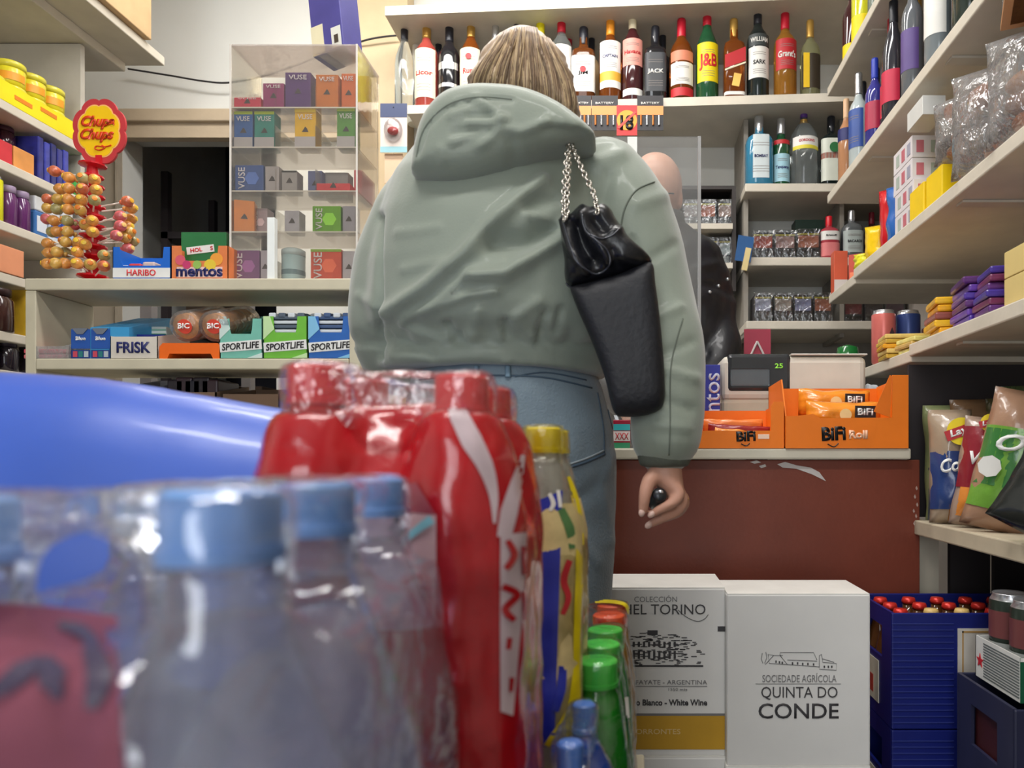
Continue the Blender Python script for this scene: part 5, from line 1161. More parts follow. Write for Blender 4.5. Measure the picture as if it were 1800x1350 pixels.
# ---- crates
def crate(lb, X0, X1, Y0, Y1, zb, h, mat, name='bottle_crate', ribs=None, holes=True):
    w2, d2 = (X1-X0)/2, (Y1-Y0)/2
    o = thing(name, lb, 'crate', ((X0+X1)/2, (Y0+Y1)/2, zb)); t_ = .006
    b_ = bmesh.new()
    bx(b_, -w2, w2, -d2, -d2+t_, 0.001, h, bev=.002); bx(b_, -w2, w2, d2-t_, d2, 0.001, h, bev=.002)
    for s in (-1, 1):
        a0, a1 = sorted((s*w2, s*(w2-t_)))
        bx(b_, a0, a1, -d2+t_, d2-t_, 0.001, h*.56); bx(b_, a0, a1, -d2+t_, d2-t_, h*.84, h)
        bx(b_, a0, a1, -d2+t_, -d2*.45, h*.56, h*.84); bx(b_, a0, a1, d2*.45, d2-t_, h*.56, h*.84)
    bx(b_, -w2+t_, w2-t_, -d2+t_, d2-t_, 0.001, .01)
    link('crate_body', b_, mat, o)
    if ribs:
        b_ = bmesh.new()
        for k in range(ribs): bx(b_, -w2-.0004, -w2+.115, -d2-.0015, -d2, h*.06+k*h*.9/ribs, h*.06+k*h*.9/ribs+.0016)
        link('rib', b_, M((50, 60, 130), .3), o)
    return o
BL = M((24, 34, 110), .35, var=.06)
CY_ = 1.38; ch = ZW(1078, CY_)-ZW(1283, CY_); cz1 = ZW(1283, CY_)
X0 = XW(1568, CY_)
lbs = ['upper blue beer crate with gold-edged white label and bottles', 'lower blue beer crate under the one with bottles', 'third blue beer crate down, near the floor']
cr = []
for k in range(3):
    o = crate(lbs[k], X0, X0+.30, CY_, CY_+.205, cz1-k*(ch+.001), ch, BL, ribs=17); cr.append(o)
    link('label', box(-.028, .115, -.1045, -.1026, ch*.10, ch*.87), M((206, 200, 190), .5), o)
    link('gold_line', box(-.020, -.0175, -.1052, -.1045, ch*.10, ch*.85), M((180, 140, 80), .5), o)
    link('gold_line', box(-.020, .115, -.1052, -.1045, ch*.835, ch*.85), M((180, 140, 80), .5), o)
    s = link('side_label', box(-.1515, -.1502, -.03, .06, ch*.12, ch*.50), M((206, 200, 180), .5), o)
    link('printed_mark', box(-.152, -.1515, .0, .03, ch*.18, ch*.34), M((170, 60, 50), .5), o)
base = cz1-2*(ch+.001)
tag(link('crate_plinth', box(X0, X0+.30, CY_, CY_+.205, 0.0, base-.0005), M((30, 36, 80), .5)), 'dark blue base block beneath the stacked beer crates', 'block')
proto = None; n_ = 0
for i in range(5):
    for j in range(3):
        x = cr[0].location.x-.118+.059*i; y = cr[0].location.y-.058+.058*j
        loc = (x, y, cr[0].location.z+.011)
        if proto is None:
            t = thing('beer_bottle', '', 'bottle', loc, 0, 'beer bottles in the upper blue crate')
            link('bottle_body', lathe(bmesh.new(), [(0, 0), (.026, 0), (.028, .004), (.028, .11), (.022, .14), (.013, .165), (.012, .195), (0, .195)], 18), M((84, 50, 24), .1, coat=.5), t, smooth=True)
            link('cap', lathe(bmesh.new(), [(0, .195), (.0135, .194), (.0145, .199), (.012, .206), (0, .207)], 16), M((206, 50, 40), .3, metal=.3), t, smooth=True)
            proto = t
        else: t = copy_tree(proto, loc=loc)
        if j == 0:
            c_ = [q for q in COL.objects if q.parent == t and q.name.startswith('cap')][0]
            if i in (1, 2): c_.data = c_.data.copy(); c_.data.materials[0] = M((214, 180, 110), .4)
        t['label'] = 'beer bottle in the upper blue crate, %s row, %s from the left' % (['front', 'middle', 'back'][j], ['first', 'second', 'third', 'fourth', 'fifth'][i])
DC = M((40, 42, 66), .35, var=.08)
xk = .576; zk = ZW(1184, 1.30)
o = crate('dark grey-blue crate at the bottom right corner carrying the can tray', xk, xk+.30, 1.11, 1.31, zk-.24, .24, DC)
text('S', M((120, 150, 170), .5), o, (-.1508, -.0, .03), height=.03, rot=(math.pi/2, 0, -math.pi/2), bold=.03)
link('inner_panel', box(-.14, -.138, -.05, .05, .10, .21), M((60, 20, 26), .5), o)
o = crate('lower dark crate under the one with the can tray', xk, xk+.30, 1.11, 1.31, zk-.481, .24, DC)
o = tag(link('crate_plinth', box(xk, xk+.30, 1.11, 1.31, 0.0, zk-.4815), M((40, 42, 66), .5)), 'dark base block beneath the two dark crates', 'block')
# can tray
tz = zk+.0005
TX0, TX1, TY0, TY1 = .600, .86, 1.14, 1.29
o = thing('can_tray', 'cardboard can tray, green front and white striped side with red star', 'tray', ((TX0+TX1)/2, (TY0+TY1)/2, tz))
a_, c_ = (TX1-TX0)/2, (TY1-TY0)/2; hT = .070
link('front_wall', box(-a_, a_, -c_, -c_+.002, 0, hT), M((22, 90, 60), .45), o)
b_ = box(-a_, -a_+.002, -c_+.002, c_, 0, hT); bx(b_, -a_, a_, c_-.002, c_, 0, hT); bx(b_, a_-.002, a_, -c_+.002, c_-.002, 0, hT); bx(b_, -a_+.002, a_-.002, -c_+.002, c_-.002, 0, .002)
link('side_wall', b_, M((214, 214, 210), .5), o)
b_ = bmesh.new()
for k in range(13): bx(b_, -a_-.0008, -a_, -c_+.004, c_-.03, .006+k*.0046, .008+k*.0046)
link('printed_stripes', b_, M((90, 96, 96), .5), o)
link('star', prism(bmesh.new(), [(math.cos(math.pi/2+i*math.pi/5)*(.013 if i % 2 == 0 else .0055), math.sin(math.pi/2+i*math.pi/5)*(.013 if i % 2 == 0 else .0055)) for i in range(10)], .001, (-a_-.0012, c_-.018, .03), (0, -1, 0), (0, 0, 1)), REDL, o)
link('rim', box(-a_-.0005, a_, -c_-.0006, -c_, hT-.006, hT), WH, o)
proto = None
for j in range(2):
    for i in range(3):
        x = TX0+.040+.072*i; y = TY0+.040+.069*j
        lb = 'drink can in the green tray, %s row, %s from the left' % (['front', 'back'][j], ['first', 'second', 'third'][i])
        if proto is None:
            proto = can(lb, x, y, tz+.003, .150, .033, M((56, 66, 58), .25, metal=.4), group='cans in the green tray', parts=((.06, .12, REDL), (.5, .8, M((110, 60, 60), .4)), (.15, .45, M((160, 164, 160), .4))))
            for k in range(1): pass
        else:
            c2 = copy_tree(proto, loc=(x, y, tz+.003), label=lb)
# metal legs / dark gap under the low shelf
for i, (y) in enumerate((1.50,)):
    pass
# ================================================================ people
from mathutils.bvhtree import BVHTree
EYEP = Vector((0, 0, EYE))
def bvh(o): 
    me = o.data; off = o.matrix_basis.translation.copy()
    p = o.parent
    while p: off += p.matrix_basis.translation; p = p.parent
    return BVHTree.FromPolygons([v.co+off for v in me.vertices], [tuple(q.vertices) for q in me.polygons]), off
def on(tree, px, py, lift=.001):
    d = (W(px, py, 1)-EYEP).normalized()
    h = tree.ray_cast(EYEP, d)
    return (h[0]+h[1]*lift, h[1]) if h[0] else (None, None)
def seam(name, o, pts, r, mat, parent, lift=.0005, seg=6, n=8, base=None):
    tr, off = bvh(o)
    a, v = spline([(x, y, 0) for x, y in pts], [1]*len(pts), n)
    P = [on(tr, p.x, p.y, lift)[0] for p in a]; P = [p for p in P if p]
    if len(P) < 2: return None
    Q = [P[0]]
    for p in P[1:]:
        if (p-Q[-1]).length < .05: Q.append(p)
    if len(Q) < 2: return None
    base = base or (parent.matrix_basis.translation if parent else Vector())
    return link(name, tube(bmesh.new(), [q-base for q in Q], r, seg), mat, parent, smooth=True)
def ribbon(name, o, pts, mat, parent, lift=.0015, n=6, cross=4, base=None):
    """printed strip lying on a surface: (px, py, half width in px)"""
    tr, off = bvh(o); a, v = spline([(x, y, 0) for x, y, w_ in pts], [w_ for x, y, w_ in pts], n)
    bm = bmesh.new(); rows = []; base = base or (parent.matrix_basis.translation if parent else Vector())
    for i, p in enumerate(a):
        t = (a[min(i+1, len(a)-1)]-a[max(i-1, 0)]).normalized(); nx, ny = -t.y, t.x; row = []
        for k in range(-cross, cross+1):
            q, nn = on(tr, p.x+nx*v[i]*k/cross, p.y+ny*v[i]*k/cross, lift)
            row.append(bm.verts.new(q-base) if q else None)
        rows.append(row)
    for A, B in zip(rows, rows[1:]):
        for k in range(len(A)-1):
            f = [A[k], A[k+1], B[k+1], B[k]]
            if all(f) and max((f[i].co-f[(i+1) % 4].co).length for i in range(4)) < .04: bm.faces.new(f)
    return link(name, bm, mat, parent, smooth=True)
def patch(name, o, c4, mat, parent, lift=.0015, n=14, base=None):
    """printed area lying on a surface, spanned between four corners (pixels)"""
    tr, off = bvh(o); bm = bmesh.new(); rows = []; base = base or parent.matrix_basis.translation
    (x0, y0), (x1, y1), (x2, y2), (x3, y3) = c4
    for j in range(n+1):
        v = j/n; row = []
        for i in range(n+1):
            u = i/n; px = (x0*(1-u)+x1*u)*(1-v)+(x3*(1-u)+x2*u)*v; py = (y0*(1-u)+y1*u)*(1-v)+(y3*(1-u)+y2*u)*v
            q, nn = on(tr, px, py, lift); row.append(bm.verts.new(q-base) if q else None)
        rows.append(row)
    for A, B in zip(rows, rows[1:]):
        for k in range(n):
            f = [A[k], A[k+1], B[k+1], B[k]]
            if all(f) and max((f[i].co-f[(i+1) % 4].co).length for i in range(4)) < .03: bm.faces.new(f)
    return link(name, bm, mat, parent, smooth=True)
def inflate(bm, outline, Yc, Tf, Tb, n=5, rings=10, p=2.2, q=2.0, c=None):
    """rounded solid with the given silhouette at depth Yc, Tf toward the shop, Tb toward the counter"""
    pts, _ = spline([(x, y, 0) for x, y in outline]+[(outline[0][0], outline[0][1], 0)], [1]*(len(outline)+1), n); pts = pts[:-1]
    P = [W(a.x, a.y, Yc) for a in pts]; C = sum(P, Vector())/len(P) if c is None else W(c[0], c[1], Yc)
    m = len(P); R = []
    for s in range(1, rings+1):
        t = math.sin(s/rings*math.pi/2); R.append((t, [C+(a-C)*t for a in P]))
    edge = [bm.verts.new(a) for a in R[-1][1]]
    for sgn, T in ((-1, Tf), (1, Tb)):
        cen = bm.verts.new(C+Vector((0, sgn*T, 0))); prev = None
        for t, row in R[:-1]:
            h = T*(1-t**p)**(1/q)
            cur = [bm.verts.new(a+Vector((0, sgn*h, 0))) for a in row]
            if prev is None:
                for i in range(m): bm.faces.new((cen, cur[i], cur[(i+1) % m]))
            else:
                for i in range(m): bm.faces.new((prev[i], cur[i], cur[(i+1) % m], prev[(i+1) % m]))
            prev = cur
        for i in range(m): bm.faces.new((prev[i], edge[i], edge[(i+1) % m], prev[(i+1) % m]))
    return bm
def seg_d(px, py, a, b):
    ax, ay = a; bx_, by = b; dx, dy = bx_-ax, by-ay; L2 = dx*dx+dy*dy
    t = max(0, min(1, ((px-ax)*dx+(py-ay)*dy)/L2)); ex, ey = ax+t*dx-px, ay+t*dy-py
    return math.sqrt(ex*ex+ey*ey)
def folds(lines, facing=-.1, extra=None):
    """cloth folds: each (points, height m, half width px); height fades at the ends"""
    def f(co, nrm):
        d = Vector((0, 0, 0))
        if nrm.y < -facing*-1 or nrm.y < .25:
            px = CX+co.x/co.y*F; py = CY-(co.z-EYE)/co.y*F; s = 0
            for pts, h, w_ in lines:
                best = min(seg_d(px, py, pts[i], pts[i+1]) for i in range(len(pts)-1))
                if best < 3*w_:
                    s += h*math.exp(-(best/w_)**2)
            d = nrm*s*min(1, max(0, -nrm.y*2+.5))
        if extra: d = d+nrm*extra(co)
        return co+d
    return f
# ---------------------------------------------------------------- the customer
wb = Vector((XW(885, 1.2), 1.2, 0))
woman = thing('person', 'woman seen from behind in a grey-green hooded jacket and blue jeans, right arm hanging', 'person', wb)
SKIN = M((196, 146, 124), .5, var=.05, scale=30, bump=.03)
def sub(b_): bmesh.ops.translate(b_, vec=-wb, verts=b_.verts[:]); return b_
def P_(x, y, Y=1.2): return W(x, y, Y)
HB = bmesh.new()
ball(HB, P_(924, 162, 1.215), (.066, .078, .084)); ball(HB, P_(924, 172, 1.245), (.052, .056, .062))
ball(HB, P_(922, 160, 1.30), (.012, .018, .02), 10, 8)                    # nose
for s in (-1, 1): ball(HB, P_(925, 158, 1.22)+Vector((s*.068, 0, 0)), (.008, .018, .028), 10, 8)
limb(HB, [P_(925, 190, 1.21), P_(922, 270, 1.21)], [.052, .058])
limb(HB, [P_(910, 290, 1.21), P_(895, 450, 1.2), P_(890, 600, 1.2), P_(890, 760, 1.2)], [(.13, .09), (.13, .1), (.12, .1), (.15, .11)])
limb(HB, [P_(780, 340, 1.2), P_(715, 470, 1.2), P_(690, 590, 1.2), P_(745, 640, 1.40), P_(790, 645, 1.50)], [.045, .042, .038, .032, .026])
limb(HB, [P_(1065, 345, 1.17), P_(1130, 480, 1.15), P_(1165, 640, 1.12), P_(1168, 760, 1.09), P_(1167, 815, 1.085)], [.045, .042, .038, .032, .027])
for s, x in ((-1, 800), (1, 980)):
    limb(HB, [P_(890+s*60, 800), P_(x, 1000), Vector((XW(x, 1.2), 1.2, .45)), Vector((XW(x, 1.2), 1.2, .09))], [.085, .068, .052, .04])
    limb(HB, [Vector((XW(x, 1.2), 1.19, .05)), Vector((XW(x, 1.2)+s*.01, 1.33, .035))], [.038, .03])
# right hand: palm seen from the thumb side, fingers curled round a small dark cylinder
hy = 1.08
limb(HB, [P_(1167, 815, hy), P_(1172, 835, hy), P_(1183, 858, hy+.008)], [(.024, .022), (.024, .028), (.016, .034)])
fing = [([(1180, 850, hy-.018), (1194, 868, hy-.020), (1182, 884, hy-.024), (1164, 893, hy-.024), (1148, 903, hy-.022)], [.0095, .0090, .0083, .0076, .0060]),
        ([(1186, 856, hy+.0), (1200, 878, hy-.002), (1189, 899, hy-.006), (1168, 909, hy-.008), (1143, 921, hy-.006)], [.0096, .0092, .0086, .0078, .0060]),
        ([(1188, 858, hy+.019), (1203, 880, hy+.018), (1195, 898, hy+.012), (1178, 907, hy+.012), (1160, 912, hy+.014)], [.0092, .0088, .0080, .0074, .0060]),
        ([(1185, 855, hy+.038), (1197, 872, hy+.036), (1190, 886, hy+.030), (1177, 893, hy+.030), (1166, 896, hy+.03)], [.0082, .0078, .0070, .0064, .0052]),
        ([(1160, 828, hy-.010), (1142, 845, hy-.022), (1134, 868, hy-.028), (1132, 884, hy-.028), (1129, 899, hy-.028)], [.0125, .0115, .0096, .0086, .0066])]
for pts, r in fing: limb(HB, [P_(*p) for p in pts], r, 12, 5)
# left hand on the counter
for k in range(4): limb(HB, [P_(800+6*k, 650, 1.52), P_(804+9*k, 655, 1.57), P_(806+10*k, 668, 1.61)], [.009, .008, .006], 10, 4)
limb(HB, [P_(795, 645, 1.50), P_(812, 650, 1.53)], [(.024, .016), (.036, .014)]); limb(HB, [P_(795, 650, 1.49), P_(775, 662, 1.53), P_(778, 668, 1.56)], [.011, .0095, .007], 10, 4)
body = fuse('body', sub(HB), SKIN, .0038, woman, smooth=3)
NAIL = M((226, 190, 176), .3, coat=.5)
b_ = bmesh.new()
for (x, y, yy) in ((1145, 904, hy-.0255), (1140, 923, hy-.010), (1128, 901, hy-.031)):
    ball(b_, P_(x, y, yy)-wb, (.0048, .004, .0062), 10, 8, rot=Matrix.Rotation(.9 if x > 1135 else .1, 4, 'Y'))
link('fingernail', b_, NAIL, woman, smooth=True)
link('ring', lathe(bmesh.new(), [(.0098, -.0018), (.0112, 0), (.0098, .0018), (.0086, 0), (.0098, -.0018)], 20), GOLD, woman, P_(1199, 874, hy+.014)-wb, smooth=True, rot=(0, .3, 0))
# jeans
JB = bmesh.new()
tube_pts = [(655, 880, 158, .115), (700, 888, 172, .125), (760, 893, 186, .135), (820, 894, 192, .138), (880, 892, 192, .132), (930, 890, 190, .122)]
def torso(bm, st, Y=1.2, seg=40, lean=0):
    pts = [W(c, py, Y)+Vector((0, 0, 0)) for py, c, h, b in st]
    return tube(bm, pts, [(h*Y/F, b) for py, c, h, b in st], seg)
torso(JB, [(640, 878, 152, .11)]+tube_pts)
for s, x in ((-1, 838), (1, 946)): ball(JB, W(x, 800, 1.135), (.082, .062, .098), 20, 14)
for s, x in ((-1, 800), (1, 982)):
    tube(JB, [W(890+s*90, 860, 1.2), W(x, 960, 1.2), W(x, 1060, 1.2), Vector((XW(x, 1.2), 1.2, .45)), Vector((XW(x, 1.2), 1.2, .2)), Vector((XW(x, 1.2), 1.2, .07))], [(.088, .1), (.092, .098), (.087, .092), (.085, .088), (.088, .09), (.092, .095)], 28)
DEN = M((112, 128, 138), .8, var=.16, scale=6, bump=.25, bscale=260, sheen=.3)
jl = [([(1078, 800), (1060, 860), (1075, 950)], .004, 10), ([(930, 905), (1000, 890), (1060, 850)], -.004, 14), ([(1000, 930), (1050, 990)], .003, 10), ([(930, 690), (960, 720)], .002, 12), ([(1005, 940), (985, 1040)], -.004, 12)]
jeans = fuse('jeans', sub(JB), DEN, .006, woman, smooth=8, warp=lambda co, n: folds(jl, extra=lambda c: .003*noise.noise(c*9))(co+wb, n)-wb)
ST = M((70, 88, 104), .8); STL = M((150, 160, 166), .8)
seam('pocket_seam', jeans, [(992, 824), (1030, 812), (1062, 798)], .0024, ST, woman); seam('pocket_seam', jeans, [(994, 818), (1030, 806), (1061, 792)], .0016, STL, woman)
seam('pocket_seam', jeans, [(1062, 798), (1060, 750), (1050, 690)], .0012, ST, woman)
seam('pocket_seam', jeans, [(905, 662), (960, 655), (1030, 668)], .0012, ST, woman)
seam('side_seam', jeans, [(1068, 720), (1084, 800), (1082, 900), (1072, 1010)], .0012, ST, woman)
seam('waistband_seam', jeans, [(730, 668), (800, 662), (880, 660), (960, 664), (1040, 682)], .0014, ST, woman)
for x in (838, 893):
    q = seam('belt_loop', jeans, [(x, 645), (x, 664)], .0045, M((110, 134, 150), .8), woman, lift=.001)
# shoes
for s, x in ((-1, 800), (1, 982)):
    b_ = bmesh.new(); X = XW(x, 1.2)
    limb(b_, [Vector((X, 1.15, .045)), Vector((X+s*.006, 1.25, .045)), Vector((X+s*.012, 1.36, .035))], [(.045, .045), (.048, .04), (.042, .03)])
    o = fuse('shoe', sub(b_), M((226, 224, 218), .5), .006, woman, smooth=4)
# jacket
KB = bmesh.new()
ts = [(657, 868, 200, .138), (625, 869, 202, .142), (606, 870, 206, .146), (590, 871, 220, .166), (560, 872, 226, .176), (500, 877, 224, .178), (430, 886, 216, .172), (370, 900, 206, .158), (320, 915, 184, .14), (275, 930, 140, .115), (240, 938, 90, .09)]
torso(KB, ts)
limb(KB, [P_(780, 325, 1.2), P_(742, 390, 1.2), P_(714, 470, 1.2), P_(700, 560, 1.2), P_(712, 622, 1.25), P_(752, 640, 1.38), P_(785, 642, 1.47)], [.066, .076, .080, .078, .072, .055, .042], 24)
limb(KB, [P_(1062, 318, 1.18), P_(1098, 385, 1.17), P_(1126, 460, 1.16), P_(1150, 545, 1.14), P_(1168, 620, 1.11), P_(1171, 700, 1.09), P_(1169, 765, 1.08)], [.068, .076, .074, .067, .060, .057, .053], 24)
limb(KB, [P_(1169, 755, 1.08), P_(1168, 784, 1.08)], [.053, .043], 24)
GK = (132, 141, 128)
JM = M(GK, .62, var=.05, scale=7, bump=.05, bscale=300, sheen=.5, coat=.08)
fl = [([(682, 548), (747, 505), (817, 446), (873, 384), (952, 319)], .014, 13), ([(710, 562), (778, 525), (823, 483)], .006, 7), ([(744, 550), (823, 519), (873, 512)], .006, 7),
      ([(831, 486), (887, 482), (930, 455), (990, 413)], .016, 13), ([(866, 425), (930, 424), (975, 402)], -.020, 20), ([(924, 378), (990, 392)], .006, 8), ([(925, 362), (975, 350)], -.007, 11),
      ([(710, 474), (778, 460)], .004, 9), ([(700, 410), (770, 400)], .003, 8), ([(710, 570), (778, 602)], .006, 7), ([(690, 592), (760, 622)], -.006, 8), ([(690, 626), (741, 626)], .005, 7),
      ([(788, 570), (800, 598)], -.009, 7), ([(808, 585), (816, 602)], -.007, 5), ([(888, 566), (890, 590)], -.009, 6), ([(905, 560), (945, 530)], .004, 10), ([(958, 552), (948, 588)], -.008, 7), ([(985, 545), (978, 580)], -.006, 6),
      ([(840, 545), (830, 590)], .004, 10), ([(915, 575), (935, 590)], .004, 8), ([(668, 380), (664, 450), (667, 560), (668, 630)], -.012, 5),
      ([(1110, 420), (1125, 470), (1128, 520)], -.005, 8), ([(1150, 560), (1195, 540)], .004, 8), ([(1165, 620), (1215, 600)], -.004, 8), ([(1170, 650), (1222, 665)], .005, 9), ([(1160, 700), (1215, 720)], -.005, 9), ([(1150, 745), (1210, 752)], .004, 8),
      ([(1165, 345), (1120, 360)], .004, 12), ([(1185, 430), (1150, 450)], -.004, 9), ([(632, 520), (660, 540)], .004, 8), ([(628, 590), (655, 600)], -.004, 9), ([(1040, 290), (1090, 270)], .006, 14), ([(1070, 310), (1060, 350)], -.006, 12)]
def jx(c):
    v = .004*noise.noise(c*7)+.0016*noise.noise(Vector((c.x*22, c.y*22, c.z*12)))
    py = CY-(c.z-EYE)/c.y*F; px = CX+c.x/c.y*F
    if 585 < py < 612 and px < 1090: v -= .004*math.exp(-((py-604)/8)**2)
    if 560 < py < 604 and 690 < px < 1090: v += .0034*math.sin(px*.13+2*noise.noise(Vector((px*.02, 0, 0))))*math.exp(-((py-592)/14)**2)
    return v
jacket = fuse('jacket', sub(KB), JM, .0058, woman, smooth=6, warp=lambda co, n: folds(fl, extra=jx)(co+wb, n)-wb)
CB = bmesh.new(); tube(CB, [P_(1168, 790, 1.08), P_(1168, 800, 1.08), P_(1167, 815, 1.08), P_(1167, 821, 1.08)], [(.040, .039), (.041, .040), (.037, .036), (.034, .033)], 24)
fuse('cuff', sub(CB), M((88, 92, 82), .75, bump=.2, bscale=200), .005, jacket, smooth=3)
SM = M((100, 107, 97), .8)
seam('seam', jacket, [(1150, 320), (1118, 335), (1098, 368), (1090, 410)], .0013, SM, jacket, base=wb)
seam('seam', jacket, [(1200, 560), (1180, 640), (1178, 740), (1176, 800)], .0011, SM, jacket, base=wb)
# hood
O_ = [(724, 312), (731, 268), (748, 216), (782, 176), (826, 160), (880, 158), (925, 164), (970, 182), (1012, 208), (1048, 243), (1020, 252), (965, 276), (905, 302), (850, 321), (795, 326), (752, 320)]
HD = inflate(bmesh.new(), O_, 1.06, .055, .13, c=(865, 245), p=4.0, q=2.4)
hl = [([(734, 270), (752, 222), (788, 190), (840, 174), (900, 176)], -.0035, 4), ([(837, 172), (861, 188), (881, 209)], .005, 7), ([(824, 217), (866, 217), (890, 209)], .006, 6), ([(826, 205), (862, 203)], -.004, 5),
      ([(845, 256), (881, 224), (915, 232), (960, 215)], .005, 9), ([(793, 250), (824, 237), (850, 232)], .004, 7), ([(775, 262), (778, 285)], .003, 8), ([(790, 205), (815, 195)], .003, 6),
      ([(900, 250), (905, 285)], -.004, 12), ([(960, 228), (1020, 232)], -.004, 10), ([(800, 232), (860, 234)], -.004, 7)]
hood = fuse('hood', sub(HD), JM, .0048, jacket, smooth=5, warp=lambda co, n: folds(hl, extra=lambda c: .0035*noise.noise(c*11))(co+wb, n)-wb)
ribbon('hood_hem', hood, [(732, 276, 1.0), (746, 226, 1.0), (785, 186, 1.0), (838, 171, 1.0), (900, 175, 1.0)], SM, jacket, lift=.0006, base=wb, cross=1)
# hair: blonde bob
HO = [(846, 112), (862, 84), (888, 60), (918, 48), (948, 52), (976, 72), (998, 104), (1010, 148), (1018, 186), (1012, 224), (985, 222), (930, 210), (870, 196), (822, 172), (834, 140)]
HO = [(x, y+15 if y < 100 else y+6 if y < 130 else y) for x, y in HO]
HR = inflate(bmesh.new(), HO, 1.155, .062, .11, c=(922, 120), p=3.4, q=2.2)
ball(HR, P_(924, 152, 1.205), (.076, .088, .082))
def strand(co, n):
    c = co+wb; px = CX+c.x/c.y*F; py = CY-(c.z-EYE)/c.y*F
    u = math.atan2(px-925, (py-15)*.9)
    # locks fall from the crown and swing outwards
    s = noise.noise(Vector((u*16, py*.006, 1.0)))*.0060+noise.noise(Vector((u*44, py*.010, 5.0)))*.0028+noise.noise(Vector((u*110, py*.015, 9.0)))*.0012
    k = min(1, max(0, (py-50)/40))
    return co+n*s*k
HM = bpy.data.materials.new('blonde_hair'); HM.use_nodes = True; nt = HM.node_tree; b = nt.nodes['Principled BSDF']
tc = nt.nodes.new('ShaderNodeTexCoord'); mp = nt.nodes.new('ShaderNodeMapping'); mp.inputs['Scale'].default_value = (1, .6, .12)
n1 = nt.nodes.new('ShaderNodeTexNoise'); n1.inputs['Scale'].default_value = 75; n1.inputs['Detail'].default_value = 6; n1.inputs['Distortion'].default_value = .3
rp = nt.nodes.new('ShaderNodeValToRGB'); e = rp.color_ramp.elements
e[0].position = .30; e[0].color = (lin(104), lin(84), lin(68), 1); e[1].position = .72; e[1].color = (lin(226), lin(202), lin(168), 1)
m_ = rp.color_ramp.elements.new(.5); m_.color = (lin(178), lin(152), lin(126), 1)
nt.links.new(tc.outputs['Object'], mp.inputs['Vector']); nt.links.new(mp.outputs['Vector'], n1.inputs['Vector']); nt.links.new(n1.outputs['Fac'], rp.inputs['Fac']); nt.links.new(rp.outputs['Color'], b.inputs['Base Color'])
bp = nt.nodes.new('ShaderNodeBump'); bp.inputs['Strength'].default_value = .5; bp.inputs['Distance'].default_value = .01
nt.links.new(n1.outputs['Fac'], bp.inputs['Height']); nt.links.new(bp.outputs['Normal'], b.inputs['Normal'])
b.inputs['Roughness'].default_value = .42; b.inputs['Sheen Weight'].default_value = .2
hair = fuse('hair', sub(HR), HM, .0030, woman, smooth=4, warp=strand)
# loose locks over the surface
tr, off = bvh(hair); random.seed(12)
for grp in range(3):
    b_ = bmesh.new()
    for k in range(52):
        x1 = random.uniform(832, 1012); x0 = 925+(x1-925)*.42+random.uniform(-5, 5); bend = (x1-925)*.10+random.uniform(-3, 3)
        y1 = 165+(x1-838)*.22+random.uniform(-6, 8)
        pts = []
        for j in range(12):
            t = j/11; px = x0+(x1-x0)*math.sin(t*math.pi/2)**1.4+bend*math.sin(t*math.pi); py = 49+((x0-925)/40)**2*9+(y1-49)*t
            q, nn = on(tr, px, py, .0008)
            if q: pts.append(q-wb)
        if len(pts) > 6 and max((pts[i+1]-pts[i]).length for i in range(len(pts)-1)) < .05:
            r0 = random.uniform(.0008, .0022)
            tube(b_, pts, [r0*(1-.6*(i/len(pts))) for i in range(len(pts))], 5)
    link('lock_of_hair', b_, M([(190, 164, 128), (150, 124, 98), (120, 98, 78)][grp], .4, var=.2, scale=60), hair, smooth=True)
# dark small cylinder in the hand
o = thing('vape_pen', 'small dark ribbed cylinder with a bright tip held in the right hand', 'vape pen', W(1157, 874, hy-.014), rot=(1.2, .35, 0))
link('barrel', lathe(bmesh.new(), [(0, -.035), (.0095, -.034), (.0105, -.03), (.0105, .012), (.009, .015), (0, .0155)], 20), M((58, 60, 64), .3, metal=.6), o, smooth=True)
b_ = bmesh.new()
for k in range(4): lathe(b_, [(.0106, -.006+.005*k), (.0112, -.0045+.005*k), (.0106, -.003+.005*k)], 20)
link('rib', b_, M((90, 92, 96), .3, metal=.7), o, smooth=True)
link('tip', ball(bmesh.new(), (0, .004, .0155), (.004, .003, .002), 10, 8), M((220, 222, 226), .15, metal=.8), o, smooth=True)
# ---------------------------------------------------------------- handbag
LEA = M((20, 21, 26), .34, var=.1, scale=20, bump=.25, bscale=35, coat=.15)
LEAM = M((24, 25, 31), .55, var=.1, scale=20, bump=.15, bscale=120)
gb = W(1080, 735, 1.035)
bag_o = thing('handbag', 'black leather bucket handbag hanging from the right shoulder on a silver chain', 'handbag', gb)
lo = inflate(bmesh.new(), [(1001, 506), (1030, 500), (1090, 484), (1143, 462), (1152, 500), (1162, 580), (1168, 660), (1166, 712), (1140, 729), (1095, 733), (1078, 722), (1062, 660), (1040, 600), (1016, 545)], 1.035, .036, .05, p=6, q=3.0)
bmesh.ops.translate(lo, vec=-gb, verts=lo.verts[:])
low = fuse('bag_body', lo, LEAM, .004, bag_o, smooth=4)
up = inflate(bmesh.new(), [(987, 378), (998, 384), (1012, 372), (1024, 364), (1040, 371), (1058, 364), (1074, 372), (1084, 392), (1108, 422), (1142, 452), (1144, 466), (1100, 482), (1050, 497), (1008, 506), (995, 496), (991, 455), (986, 410)], 1.035, .046, .05, p=4, q=2.2)
bmesh.ops.translate(up, vec=-gb, verts=up.verts[:])
